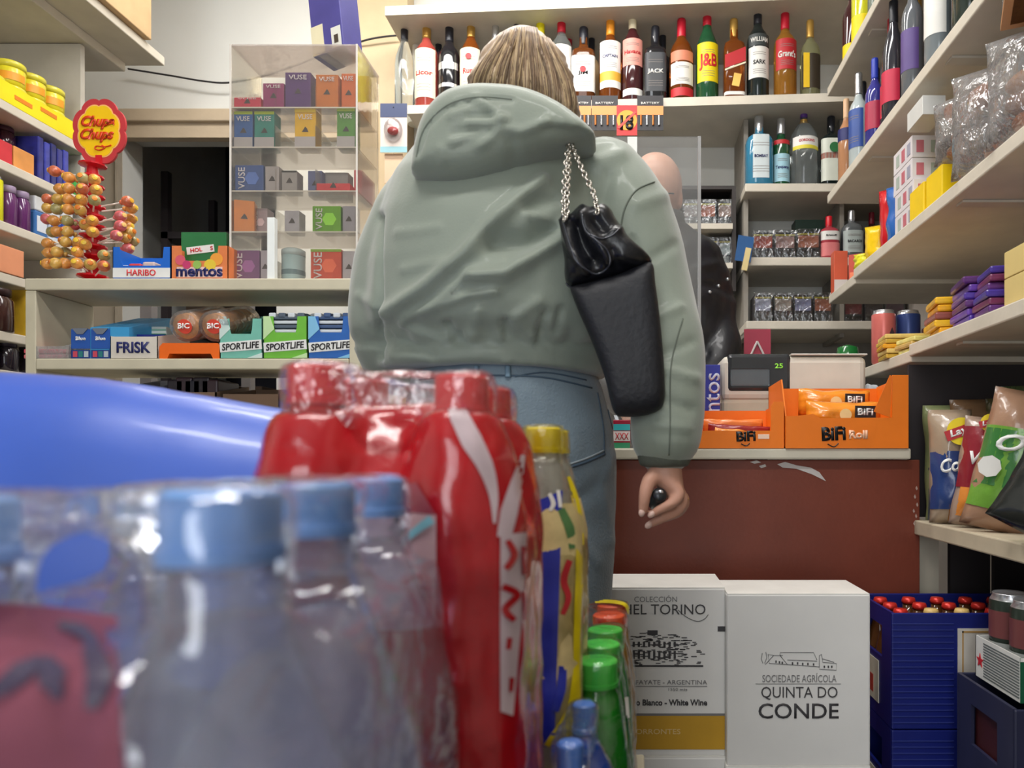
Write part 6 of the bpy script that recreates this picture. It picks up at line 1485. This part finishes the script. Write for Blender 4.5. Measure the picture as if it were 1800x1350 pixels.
bl = [([(1008, 395), (1024, 430), (1045, 462)], -.016, 11), ([(990, 388), (1004, 440), (1030, 478)], .006, 6), ([(1022, 376), (1030, 404), (1056, 432), (1070, 460)], .007, 7), ([(1046, 384), (1062, 404)], -.009, 8), ([(1060, 410), (1090, 404)], .004, 6), ([(1095, 450), (1125, 462)], .004, 10), ([(1075, 440), (1085, 470)], -.004, 8)]
upp = fuse('bag_top', up, LEA, .0034, bag_o, smooth=3, warp=lambda co, n: folds(bl, extra=lambda c: .002*noise.noise(c*25))(co+gb, n)-gb)
PIP = M((64, 66, 74), .25, coat=.5)
for pts in ([(990, 390), (1000, 425), (1012, 456), (1030, 474), (1047, 481), (1064, 474), (1072, 460), (1066, 440), (1050, 424), (1030, 405), (1023, 378)], [(996, 498), (1008, 504), (1050, 496), (1105, 480), (1139, 466), (1143, 456)], [(1038, 412), (1055, 420), (1075, 414), (1088, 402)]):
    seam('piping', upp, pts, .0014, PIP, bag_o, lift=.0008)
b_ = bmesh.new()
def chain(pts, n):
    a, v = spline(pts, [1]*len(pts), 30); L_ = [0]
    for i in range(1, len(a)): L_.append(L_[-1]+(a[i]-a[i-1]).length)
    for k in range(n):
        s = L_[-1]*k/(n-1); i = max(j for j in range(len(L_)) if L_[j] <= s+1e-9); i = min(i, len(a)-2)
        p = a[i]+(a[i+1]-a[i])*((s-L_[i])/max(1e-6, L_[i+1]-L_[i])); t = (a[i+1]-a[i]).normalized()
        q = t.to_track_quat('Z', 'X').to_matrix().to_4x4() @ Matrix.Rotation(math.pi/2*(k % 2)+.4, 4, 'Z')
        m = Matrix.Translation(p) @ q; ring = []
        for j in range(10):
            an = 2*math.pi*j/10; ring.append((m @ Vector((math.cos(an)*.0033, 0, math.sin(an)*.0050))))
        rows = []
        for j in range(10):
            tt = (ring[(j+1) % 10]-ring[j-1]).normalized(); nn = (m.to_3x3() @ Vector((0, 1, 0))).normalized(); ss = tt.cross(nn)
            rows.append([b_.verts.new(ring[j]+nn*math.cos(2*math.pi*h/5)*.0015+ss*math.sin(2*math.pi*h/5)*.0015) for h in range(5)])
        for j in range(10):
            A, B = rows[j], rows[(j+1) % 10]
            for h in range(5): b_.faces.new((A[h], A[(h+1) % 5], B[(h+1) % 5], B[h]))
chain([W(992, 384, .985)-gb, W(991, 345, 1.0)-gb, W(994, 300, 1.02)-gb, W(999, 258, 1.045)-gb, W(1004, 244, 1.09)-gb], 22)
chain([W(996, 380, .985)-gb, W(997, 335, 1.0)-gb, W(1001, 262, 1.04)-gb], 18)
chain([W(1050, 372, .985)-gb, W(1043, 340, 1.0)-gb, W(1024, 300, 1.02)-gb, W(1008, 262, 1.045)-gb, W(1004, 246, 1.09)-gb], 22)
link('chain', b_, M((196, 190, 180), .2, metal=.95), bag_o, smooth=True)
# ---------------------------------------------------------------- the shopkeeper
kb = Vector((XW(1175, 2.18), 2.18, 0))
keeper = thing('person', 'bald shopkeeper in a black padded jacket and glasses behind the clear screen', 'person', kb)
def subk(b_): bmesh.ops.translate(b_, vec=-kb, verts=b_.verts[:]); return b_
def K(x, y, Y=2.05): return W(x, y, Y+.13)
B2 = bmesh.new()
ball(B2, K(1152, 330), (.080, .1, .098)); ball(B2, K(1146, 366, 2.0), (.056, .064, .066))
ball(B2, K(1132, 352, 1.925), (.013, .018, .022), 10, 8); ball(B2, K(1195, 350, 2.04), (.009, .018, .030), 10, 8); ball(B2, K(1110, 350, 2.02), (.009, .018, .03), 10, 8)
ball(B2, K(1135, 338, 1.945), (.045, .02, .012), 12, 8)
limb(B2, [K(1160, 385, 2.06), K(1165, 430, 2.08)], [.056, .06])
limb(B2, [K(1160, 470, 2.09), K(1160, 600, 2.1), K(1160, 760, 2.1)], [(.12, .07), (.13, .09), (.14, .1)])
for s in (-1, 1): limb(B2, [K(1165+s*65, 770, 2.1), Vector((kb.x+s*.1, 2.23, .5)), Vector((kb.x+s*.11, 2.23, .09))], [.08, .06, .045]); limb(B2, [Vector((kb.x+s*.11, 2.23, .05)), Vector((kb.x+s*.12, 2.11, .035))], [.04, .03])
limb(B2, [K(1222, 455, 2.08), K(1255, 570, 2.08), K(1262, 640, 2.0), K(1235, 690, 1.9), K(1222, 712, 1.84)], [.05, .045, .04, .034, .026])
limb(B2, [K(1080, 450, 2.08), K(1055, 570, 2.08), K(1060, 650, 2.0), K(1090, 700, 1.9), K(1110, 720, 1.84)], [.05, .045, .04, .034, .026])
for x0, sg in ((1218, -1), (1114, 1)):
    limb(B2, [K(x0, 715, 1.84), K(x0+sg*4, 722, 1.80)], [(.026, .018), (.034, .014)])
    for k in range(4): limb(B2, [K(x0+(k-1.5)*11, 722, 1.80), K(x0+(k-1.5)*12, 730, 1.775), K(x0+(k-1.5)*12+sg*3, 742, 1.76)], [.009, .0085, .006], 10, 4)
    limb(B2, [K(x0+sg*14, 718, 1.83), K(x0+sg*30, 728, 1.80), K(x0+sg*32, 738, 1.785)], [.011, .0095, .007], 10, 4)
fuse('body', subk(B2), M((206, 156, 132), .42, var=.05, scale=20), .0050, keeper, smooth=3)
J2 = bmesh.new()
tube(J2, [K(1165, 760, 2.1), K(1165, 650, 2.1), K(1168, 560, 2.1), K(1168, 490, 2.1), K(1166, 440, 2.09), K(1163, 412, 2.08), K(1162, 398, 2.08)], [(.19, .15), (.19, .155), (.2, .16), (.195, .15), (.165, .13), (.105, .10), (.08, .085)], 32)
limb(J2, [K(1222, 452, 2.09), K(1242, 500, 2.09), K(1258, 565, 2.08), K(1266, 625, 2.02), K(1252, 678, 1.93), K(1236, 700, 1.88)], [.072, .07, .066, .06, .052, .042], 24)
limb(J2, [K(1090, 448, 2.09), K(1062, 500, 2.09), K(1050, 565, 2.08), K(1052, 630, 2.02), K(1078, 690, 1.93), K(1096, 708, 1.88)], [.072, .07, .066, .06, .052, .042], 24)
k2 = [([(1228, 470), (1262, 462), (1288, 490)], .008, 8), ([(1225, 500), (1265, 505), (1290, 520)], -.008, 8), ([(1240, 425), (1255, 445)], .006, 8), ([(1232, 540), (1240, 620)], -.006, 8)]
kj = fuse('jacket', subk(J2), M((26, 27, 32), .45, var=.1, bump=.1, bscale=60, coat=.1), .008, keeper, smooth=5, warp=lambda co, n: folds(k2, extra=lambda c: .007*noise.noise(c*9)+.004*math.sin(c.z*46))(co+kb, n)-kb)
b_ = bmesh.new(); tr, off = bvh(kj)
for x, y in ((1278, 491), (1262, 503), (1247, 514)):
    q, nn = on(tr, x, y, .002)
    if q: link('snap_button', ball(bmesh.new(), (0, 0, 0), .0055, 12, 8), SILV, kj, q-kb, smooth=True)
b_.free()
link('collar', lathe(bmesh.new(), [(.062, -.03), (.070, .0), (.068, .028), (.062, .028), (.060, -.03)], 28, sy=1.0), M((52, 50, 52), .6), kj, K(1163, 395, 2.06)-kb, smooth=True)
TR = bmesh.new()
for s in (-1, 1): tube(TR, [K(1165+s*55, 760, 2.1), Vector((kb.x+s*.1, 2.23, .5)), Vector((kb.x+s*.11, 2.23, .06))], [(.11, .12), (.085, .085), (.075, .08)], 24)
fuse('trousers', subk(TR), M((36, 38, 46), .8), .009, keeper, smooth=4)
for s in (-1, 1):
    b_ = bmesh.new(); limb(b_, [Vector((kb.x+s*.11, 2.26, .045)), Vector((kb.x+s*.12, 2.09, .035))], [(.048, .042), (.044, .03)]); fuse('shoe', subk(b_), BLACK, .007, keeper, smooth=3)
b_ = bmesh.new()
tube(b_, [K(1193, 341, 2.03), K(1180, 340, 1.97), K(1164, 340, 1.925)], .0022, 6)
for x in (1150, 1120): lathe(b_, [(.019, -.0015), (.021, 0), (.019, .0015), (.0175, 0), (.019, -.0015)], 20, c=(0, 0, 0)); bmesh.ops.transform(b_, matrix=Matrix.Translation(K(x, 343, 1.918)) @ Matrix.Rotation(math.pi/2, 4, 'X'), verts=list(b_.verts)[-100:])
tube(b_, [K(1139, 341, 1.915), K(1131, 341, 1.915)], .0018, 6)
link('glasses', subk(b_), M((40, 38, 40), .3), keeper, smooth=True)
# ================================================================ foreground drinks
TZ = .50
t = thing('display_table', 'low display table under the drinks packs in the foreground', 'table', (-.35, .55, 0))
link('tabletop', box(-.36, .368, -.50, .50, TZ-.03, TZ, bev=.003), CREAM, t)
for x in (-.33, .30):
    for y in (-.46, .44): link('leg', box(x, x+.04, y, y+.04, 0, TZ-.0305), CREAM, t)
def slab(lb, x0, x1, y0, y1, z1):
    return tag(link('cardboard_tray', box(x0, x1, y0, y1, TZ+.0005, z1-.0005, bev=.002), KRAFT), lb, 'tray')
def pet(name, lb, X, Y, zb, H, R, prof, liq, cap, cr=.0155, ch=.018, label=None, group=None, cat='bottle', capn=0):
    o = thing(name, lb, cat, (X, Y, zb), 0, group)
    pr = [(0, 0), (R*.8, 0), (R, .008)]+[(r, H-d) for r, d in prof[::-1]]
    link('bottle_body', lathe(bmesh.new(), pr+[(0, H-ch)], 36), liq, o, smooth=True)
    cp = [(0, H-ch-.002), (cr*1.06, H-ch-.002), (cr*1.06, H-ch+.002), (cr, H-ch+.0025), (cr, H-.0015), (cr-.0015, H), (0, H)]
    link('cap', lathe(bmesh.new(), cp, 36), cap, o, smooth=True); autosmooth(o.children[-1], .6)
    if label:
        z0, z1, m = label; 
        link('label', lathe(bmesh.new(), [(R+.0006, z0), (R+.0006, z1)] if not isinstance(m, list) else [(R+.0006, z0), (R+.0006, z1)], 36), m if not isinstance(m, list) else m[0], o, smooth=True)
    return o
def wrap(lb, name, bottles, grow, mat, zlo, voxel=.006, smooth=12, ztop=.003, slabt=.03, cat='plastic wrap', group=None, fill=None):
    """shrink film drawn over a pack: hugs shoulders, bridges the caps"""
    b_ = bmesh.new(); c = Vector((sum(b.location.x for b in bottles)/len(bottles), sum(b.location.y for b in bottles)/len(bottles), zlo))
    caps = []
    for o in bottles:
        d = o.children[0].data; rows = {}
        for v in d.vertices: rows.setdefault(round(v.co.z, 5), 0); rows[round(v.co.z, 5)] = max(rows[round(v.co.z, 5)], math.hypot(v.co.x, v.co.y))
        zt = max(v.co.z for ch in o.children for v in ch.data.vertices)
        cr_ = max(math.hypot(v.co.x, v.co.y) for v in o.children[1].data.vertices)
        P = sorted((z, r) for z, r in rows.items() if r > 0 and z+o.location.z > zlo)
        z_first = zlo-o.location.z
        prof = [(0, z_first), (P[0][1]+grow, z_first)]+[(r+grow, z) for z, r in P[:-1]]+[(cr_+grow, zt-.02), (cr_+grow, zt+ztop), (0, zt+ztop)]
        lathe(b_, prof, 24, c=(o.location.x-c.x, o.location.y-c.y, o.location.z-c.z))
        caps.append((o.location.x-c.x, o.location.y-c.y, o.location.z+zt-c.z))
    for i in range(len(caps)):
        for j in range(i+1, len(caps)):
            a, q = Vector(caps[i]), Vector(caps[j])
            if (a-q).length < .125:
                m = (a+q)/2; L_ = (a-q).length; ang = math.atan2((q-a).y, (q-a).x)
                bx(b_, -L_/2, L_/2, -.014, .014, -slabt, .0, mtx=Matrix.Translation(m+Vector((0, 0, ztop-.003))) @ Matrix.Rotation(ang, 4, 'Z'))
                if fill: bx(b_, -L_/2, L_/2, -.036, .036, 0, fill-c.z, mtx=Matrix.Translation((m.x, m.y, 0)) @ Matrix.Rotation(ang, 4, 'Z'))
    f = fuse(name, b_, mat, voxel, None, smooth=smooth, loc=c, warp=lambda co, n: co+n*(.0020*noise.noise(co*40)))
    tag(f, lb, cat, group)
    return f
# -- water, light blue caps
WATER = M((222, 226, 240), .03, trans=.85, ior=1.12, var=.02)
LBC = M((116, 160, 218), .35, var=.03, coat=.2)
wprof = [(.0138, .018), (.0138, .026), (.0165, .028), (.014, .032), (.019, .045), (.029, .072), (.037, .098), (.042, .125), (.0425, .15), (.040, .156), (.0425, .163), (.0425, .2), (.040, .206), (.0425, .213), (.0425, .26), (.040, .266), (.0425, .273)]
PINKT = M((206, 120, 140), .3, trans=.5, ior=1.1, var=.2, scale=30)
slab('cardboard tray under the water bottles', -.262, -.068, .14, .46, .58)
WB = []
for i, (x, y, lb) in enumerate(((-.114, .206, 'nearest light-blue-capped water bottle in the foreground'), (-.1228, .285, 'second light-blue-capped water bottle in the right-hand row'), (-.1372, .392, 'third light-blue-capped water bottle, against the red pack'),
                    (-.203, .222, 'light-blue-capped water bottle at the left frame edge'), (-.2045, .322, 'water bottle mostly hidden behind the nearest one'), (-.222, .412, 'rear left water bottle hidden behind the nearest one'))):
    H = .3315-.001*i
    WB.append(pet('water_bottle', lb, x, y, .58, H, .0425, wprof, WATER, LBC, label=(.12, H-.155, PINKT), group=None))
wf = wrap('clear shrink film over the light-blue-capped water bottles', 'shrink_film', WB, .0035, film(tint=(246, 248, 252), gloss=.20, bump=.35, bscale=16, rough=.06, body=.03), .70, smooth=10, slabt=.012, fill=.868)
patch('printed_area', wf, [(-60, 1050), (205, 1090), (225, 1420), (-60, 1420)], M((146, 84, 98), .35, trans=.35, ior=1.05, var=.25, scale=18), wf, lift=.0012)
for pts in ([(-10, 1225, 8), (40, 1195, 20), (78, 1172, 8)], [(78, 1172, 12), (102, 1200, 22), (116, 1228, 5)], [(160, 1140, 14), (178, 1190, 24), (168, 1245, 8)], [(100, 1110, 6), (140, 1120, 12), (165, 1145, 12)]):
    ribbon('printed_mark', wf, pts, M((62, 52, 74), .45), wf, lift=.0022, cross=3)
# -- red pack
RED_ = M((196, 16, 26), .28, var=.04, coat=.3)
rprof = [(.0150, .020), (.0150, .030), (.018, .034), (.024, .050), (.034, .072), (.0365, .098), (.037, .12), (.036, .15), (.036, .19), (.037, .22), (.037, .27)]
slab('cardboard tray under the red bottles', -.245, -.052, .415, .60, .635)
RB_ = []
for i, (x, y, h, lb) in enumerate(((-.197, .462, .342, 'front left red bottle under clear film'), (-.106, .462, .336, 'front right red bottle with white lettering'), (-.197, .548, .342, 'rear left red bottle'), (-.106, .548, .336, 'rear right red bottle'))):
    RB_.append(pet('red_bottle', lb, x, y, .635, h, .037, rprof, RED_, M((206, 30, 40), .35, coat=.3), cr=.0165, ch=.022, label=None))
link('label', lathe(bmesh.new(), [(.0375, .02), (.0375, .215)], 30, -1.2, -.2), M((226, 196, 196), .4), RB_[0], smooth=True)
# printed red wrap filling between the bottles, then the clear gathered film over the caps
b_ = bmesh.new(); rc = Vector((-.148, .505, .66))
for o in RB_:
    lathe(b_, [(0, .0), (.0405, .0), (.0405, .205), (.0400, .225), (.0365, .250), (.0305, .272), (.0235, .290), (0, .290)], 28, c=(o.location.x-rc.x, o.location.y-rc.y, .0))
for x0, x1, y0, y1 in ((-.197, -.106, .424, .500), (-.197, -.106, .52, .585), (-.236, -.16, .465, .55), (-.138, -.068, .465, .55)):
    bx(b_, x0-rc.x, x1-rc.x, y0-rc.y, y1-rc.y, 0, .215, bev=.004)
for k in range(9):
    z = .215+.009*k; d = .002+.0062*k
    bx(b_, -.197-rc.x, -.106-rc.x, .424+d-rc.y, .585-d-rc.y, z-.01, z+.009, bev=.002)
REDF = M((168, 14, 25), .22, var=.12, scale=16, coat=.6, bump=.35, bscale=22)
rw = fuse('printed_wrap', b_, REDF, .0045, None, smooth=14, loc=rc, warp=lambda co, n: co+n*(.0022*noise.noise(co*38)+.0010*noise.noise(Vector((co.x*90, co.y*90, co.z*40)))))
tag(rw, 'glossy red printed plastic wrap round the red bottles, white stripe at right', 'plastic wrap')
rf = wrap('clear wrinkled film gathered over the caps of the red bottles', 'shrink_film', RB_, .0045, film(tint=(252, 248, 248), gloss=.22, bump=.6, bscale=30, rough=.07, body=.02), .925, voxel=.0052, smooth=8, ztop=.003, slabt=.03)
WHF = M((190, 170, 174), .35, var=.12, scale=30)
ribbon('white_swoosh', rw, [(796, 700, 10), (806, 730, 16), (828, 775, 18), (852, 820, 14), (866, 870, 8), (868, 920, 2)], WHF, rw, lift=.0010)
ribbon('white_swoosh', rw, [(918, 800, 3), (906, 850, 11), (893, 900, 15), (884, 945, 12)], WHF, rw, lift=.0010)
patch('white_band', rw, [(878, 940), (928, 935), (900, 1258), (878, 1250)], WHF, rw, lift=.0010)
for (pts) in ([(888, 950, 5), (900, 975, 6), (886, 1000, 5)], [(915, 960, 4), (918, 1010, 5)], [(880, 1030, 6), (905, 1045, 6), (885, 1070, 6), (900, 1090, 5)], [(915, 1040, 3), (918, 1090, 3)], [(892, 1120, 4), (890, 1140, 4)], [(896, 1190, 4), (894, 1215, 3)]):
    ribbon('printed_letter', rw, pts, REDF, rw, lift=.0020, cross=2)
patch('printed_area', rw, [(600, 890), (768, 905), (768, 1110), (600, 1110)], M((206, 168, 172), .35, var=.1, scale=40), rw, lift=.0010)
patch('printed_area', rw, [(600, 850), (735, 850), (768, 905), (600, 890)], M((150, 60, 74), .3, coat=.4), rw, lift=.0012)
ribbon('printed_band', rw, [(690, 975, 5), (725, 940, 6), (762, 912, 8)], M((140, 200, 214), .4), rw, lift=.0018, cross=2)
ribbon('printed_band', rw, [(690, 1030, 3), (766, 1034, 3)], M((170, 60, 84), .4), rw, lift=.0018, cross=2)
# -- glossy blue pack lying behind
BP = bmesh.new()
a = [Vector((-.72, .665, .898)), Vector((-.52, .665, .889)), Vector((-.42, .668, .878)), Vector((-.30, .672, .866)), Vector((-.22, .676, .862)), Vector((-.155, .68, .858))]
a = [p-Vector((0, 0, .075)) for p in a]
limb(BP, a, [(.105, .18), (.106, .18), (.102, .176), (.098, .172), (.09, .165), (.06, .13)], 32, 6)
tag(fuse('blue_pack', BP, M((52, 90, 188), .36, var=.12, scale=4, coat=.2, bump=.1, bscale=10, spec=.9), .009, None, smooth=8, warp=lambda co, n: co+n*.004*noise.noise(co*8)), 'large glossy royal-blue plastic pack lying blurred at the left behind the water bottles', 'pack')
t = thing('carton', 'plain carton supporting the royal-blue pack', 'carton', (-.48, .665, TZ))
link('carton', box(-.22, .22, -.07, .07, .0005, .142), M((112, 100, 112), .6), t)
bpy.data.objects['display_table'].children[0].scale = (1, 1, 1)
# -- yellow-capped iced tea
slab('cardboard tray under the yellow-capped bottles', -.118, -.036, .625, .80, .648)
YF_ = M((228, 204, 20), .35, coat=.3)
yprof = [(.0142, .02), (.0142, .03), (.018, .036), (.024, .06), (.031, .09), (.0345, .12), (.0345, .2), (.0325, .21), (.0345, .22), (.0345, .26)]
YBs = []
for i, (x, y) in enumerate(((-.0795, .668), (-.0795, .745))):
    o = pet('iced_tea_bottle', ['nearer', 'farther'][i]+' yellow-capped bottle with blue label beside the red pack', x, y, .648, .2995, .0345, yprof, M((214, 212, 206), .08, trans=.5, ior=1.2, var=.04), YF_, cr=.0158, ch=.021)
    link('label', lathe(bmesh.new(), [(.0353, .03), (.0353, .20), (.0316, .218), (.028, .232)], 36, -math.pi, .9), M((206, 186, 130), .4, var=.25, scale=40), o, smooth=True)
    YBs.append(o)
yf = wrap('clear film with yellow printing over the yellow-capped bottles', 'shrink_film', YBs, .0022, film(tint=(250, 250, 244), gloss=.12, bump=.4, bscale=30, rough=.08, body=.0), .67, voxel=.0045, smooth=6)
patch('printed_area', yf, [(934, 885), (988, 862), (974, 1312), (940, 1312)], M((28, 40, 160), .35, coat=.3), yf, lift=.0007, n=22)
ribbon('printed_edge', yf, [(998, 838, 3), (1008, 870, 6), (1017, 920, 7), (1018, 1000, 7), (1014, 1080, 6), (1012, 1180, 6), (1006, 1250, 12), (985, 1310, 26), (970, 1350, 36)], YF_, yf, lift=.0008, cross=3)
ribbon('printed_mark', yf, [(1000, 985, 5), (990, 1020, 6), (998, 1050, 5), (988, 1080, 4)], REDL, yf, lift=.0012, cross=2)
ribbon('printed_mark', yf, [(985, 895, 6), (1000, 930, 8), (1004, 965, 5)], M((80, 120, 70), .4), yf, lift=.0012, cross=3)
ribbon('printed_letter', yf, [(965, 868, 3), (972, 885, 4), (966, 898, 3)], WH, yf, lift=.0014, cross=2); ribbon('printed_letter', yf, [(980, 862, 3), (984, 892, 3)], WH, yf, lift=.0014, cross=2)
ribbon('printed_mark', yf, [(988, 1170, 7), (985, 1210, 8), (975, 1250, 6)], M((40, 50, 160), .4), yf, lift=.0013, cross=3)
# -- small juice bottles
sprof = [(.0185, .022), (.0185, .028), (.021, .032), (.025, .055), (.030, .09), (.031, .12), (.031, .2)]
bprof = [(.0095, .022), (.0095, .028), (.013, .034), (.022, .052), (.031, .08), (.036, .115), (.036, .18)]
small = {}
for i, (y, c, capc, nm) in enumerate([(.538, (38, 84, 190), (84, 130, 214), 'blue'), (.624, (38, 84, 190), (84, 130, 214), 'blue'), (.700, (40, 150, 40), (80, 200, 80), 'green'), (.762, (40, 150, 40), (80, 200, 80), 'green'), (.826, (40, 150, 40), (80, 200, 80), 'green'), (.902, (196, 150, 70), (232, 92, 50), 'orange'), (.966, (196, 150, 70), (232, 92, 50), 'orange')]):
    pos = {'blue': ['nearest', 'second'], 'green': ['nearest', 'middle', 'farthest'], 'orange': ['nearer', 'farther']}[nm]; k = len(small.setdefault(nm, []))
    x = -.036+.010*(i/6)
    if i < 2: x = (-.0447, -.040)[i]
    o = pet('juice_bottle', '%s %s-capped juice bottle in the right-hand foreground row' % (pos[k], nm), x, y, TZ, .2295-(.016 if i < 2 else 0), .031 if i > 1 else .036, sprof if i > 1 else bprof, M(c, .15, coat=.5, var=.15, scale=20, trans=.15), M(capc, .35, coat=.2), cr=.0195 if i > 1 else .0098, ch=.022)
    small[nm].append(o)
for k, (x, y) in enumerate(((-.088, .945),)):
    small['orange'].append(pet('juice_bottle', 'yellow-capped juice bottle left of the orange-capped ones', x, y, TZ, .2295, .031, sprof, M((206, 170, 60), .15, coat=.5), YF_, cr=.0195, ch=.022))
for nm, lb in (('blue', 'clear film over the blue-capped juice bottles'), ('green', 'clear film over the green-capped juice bottles'), ('orange', 'clear yellow-edged film over the orange-capped juice bottles')):
    f_ = wrap(lb, 'shrink_film', small[nm], .0022, film(tint=(250, 250, 246), gloss=.12, bump=.35, bscale=30, rough=.08, body=.0), TZ+.002, voxel=.0048, smooth=6)
    if nm == 'orange':
        ribbon('printed_edge', f_, [(1022, 1060, 3), (1060, 1058, 3), (1095, 1062, 3), (1104, 1075, 3), (1112, 1100, 3), (1118, 1120, 2)], YF_, f_, lift=.001, cross=2)
        ribbon('printed_edge', f_, [(1128, 1140, 3), (1135, 1170, 6), (1138, 1220, 6), (1134, 1290, 4)], M((222, 160, 30), .35), f_, lift=.001, cross=2)
    if nm == 'green':
        ribbon('printed_edge', f_, [(1098, 1150, 3), (1110, 1180, 4), (1118, 1230, 5), (1120, 1300, 5)], M((206, 190, 40), .35), f_, lift=.001, cross=2)
        ribbon('printed_tag', f_, [(1100, 1225, 4), (1103, 1262, 4)], WH, f_, lift=.0014, cross=2)
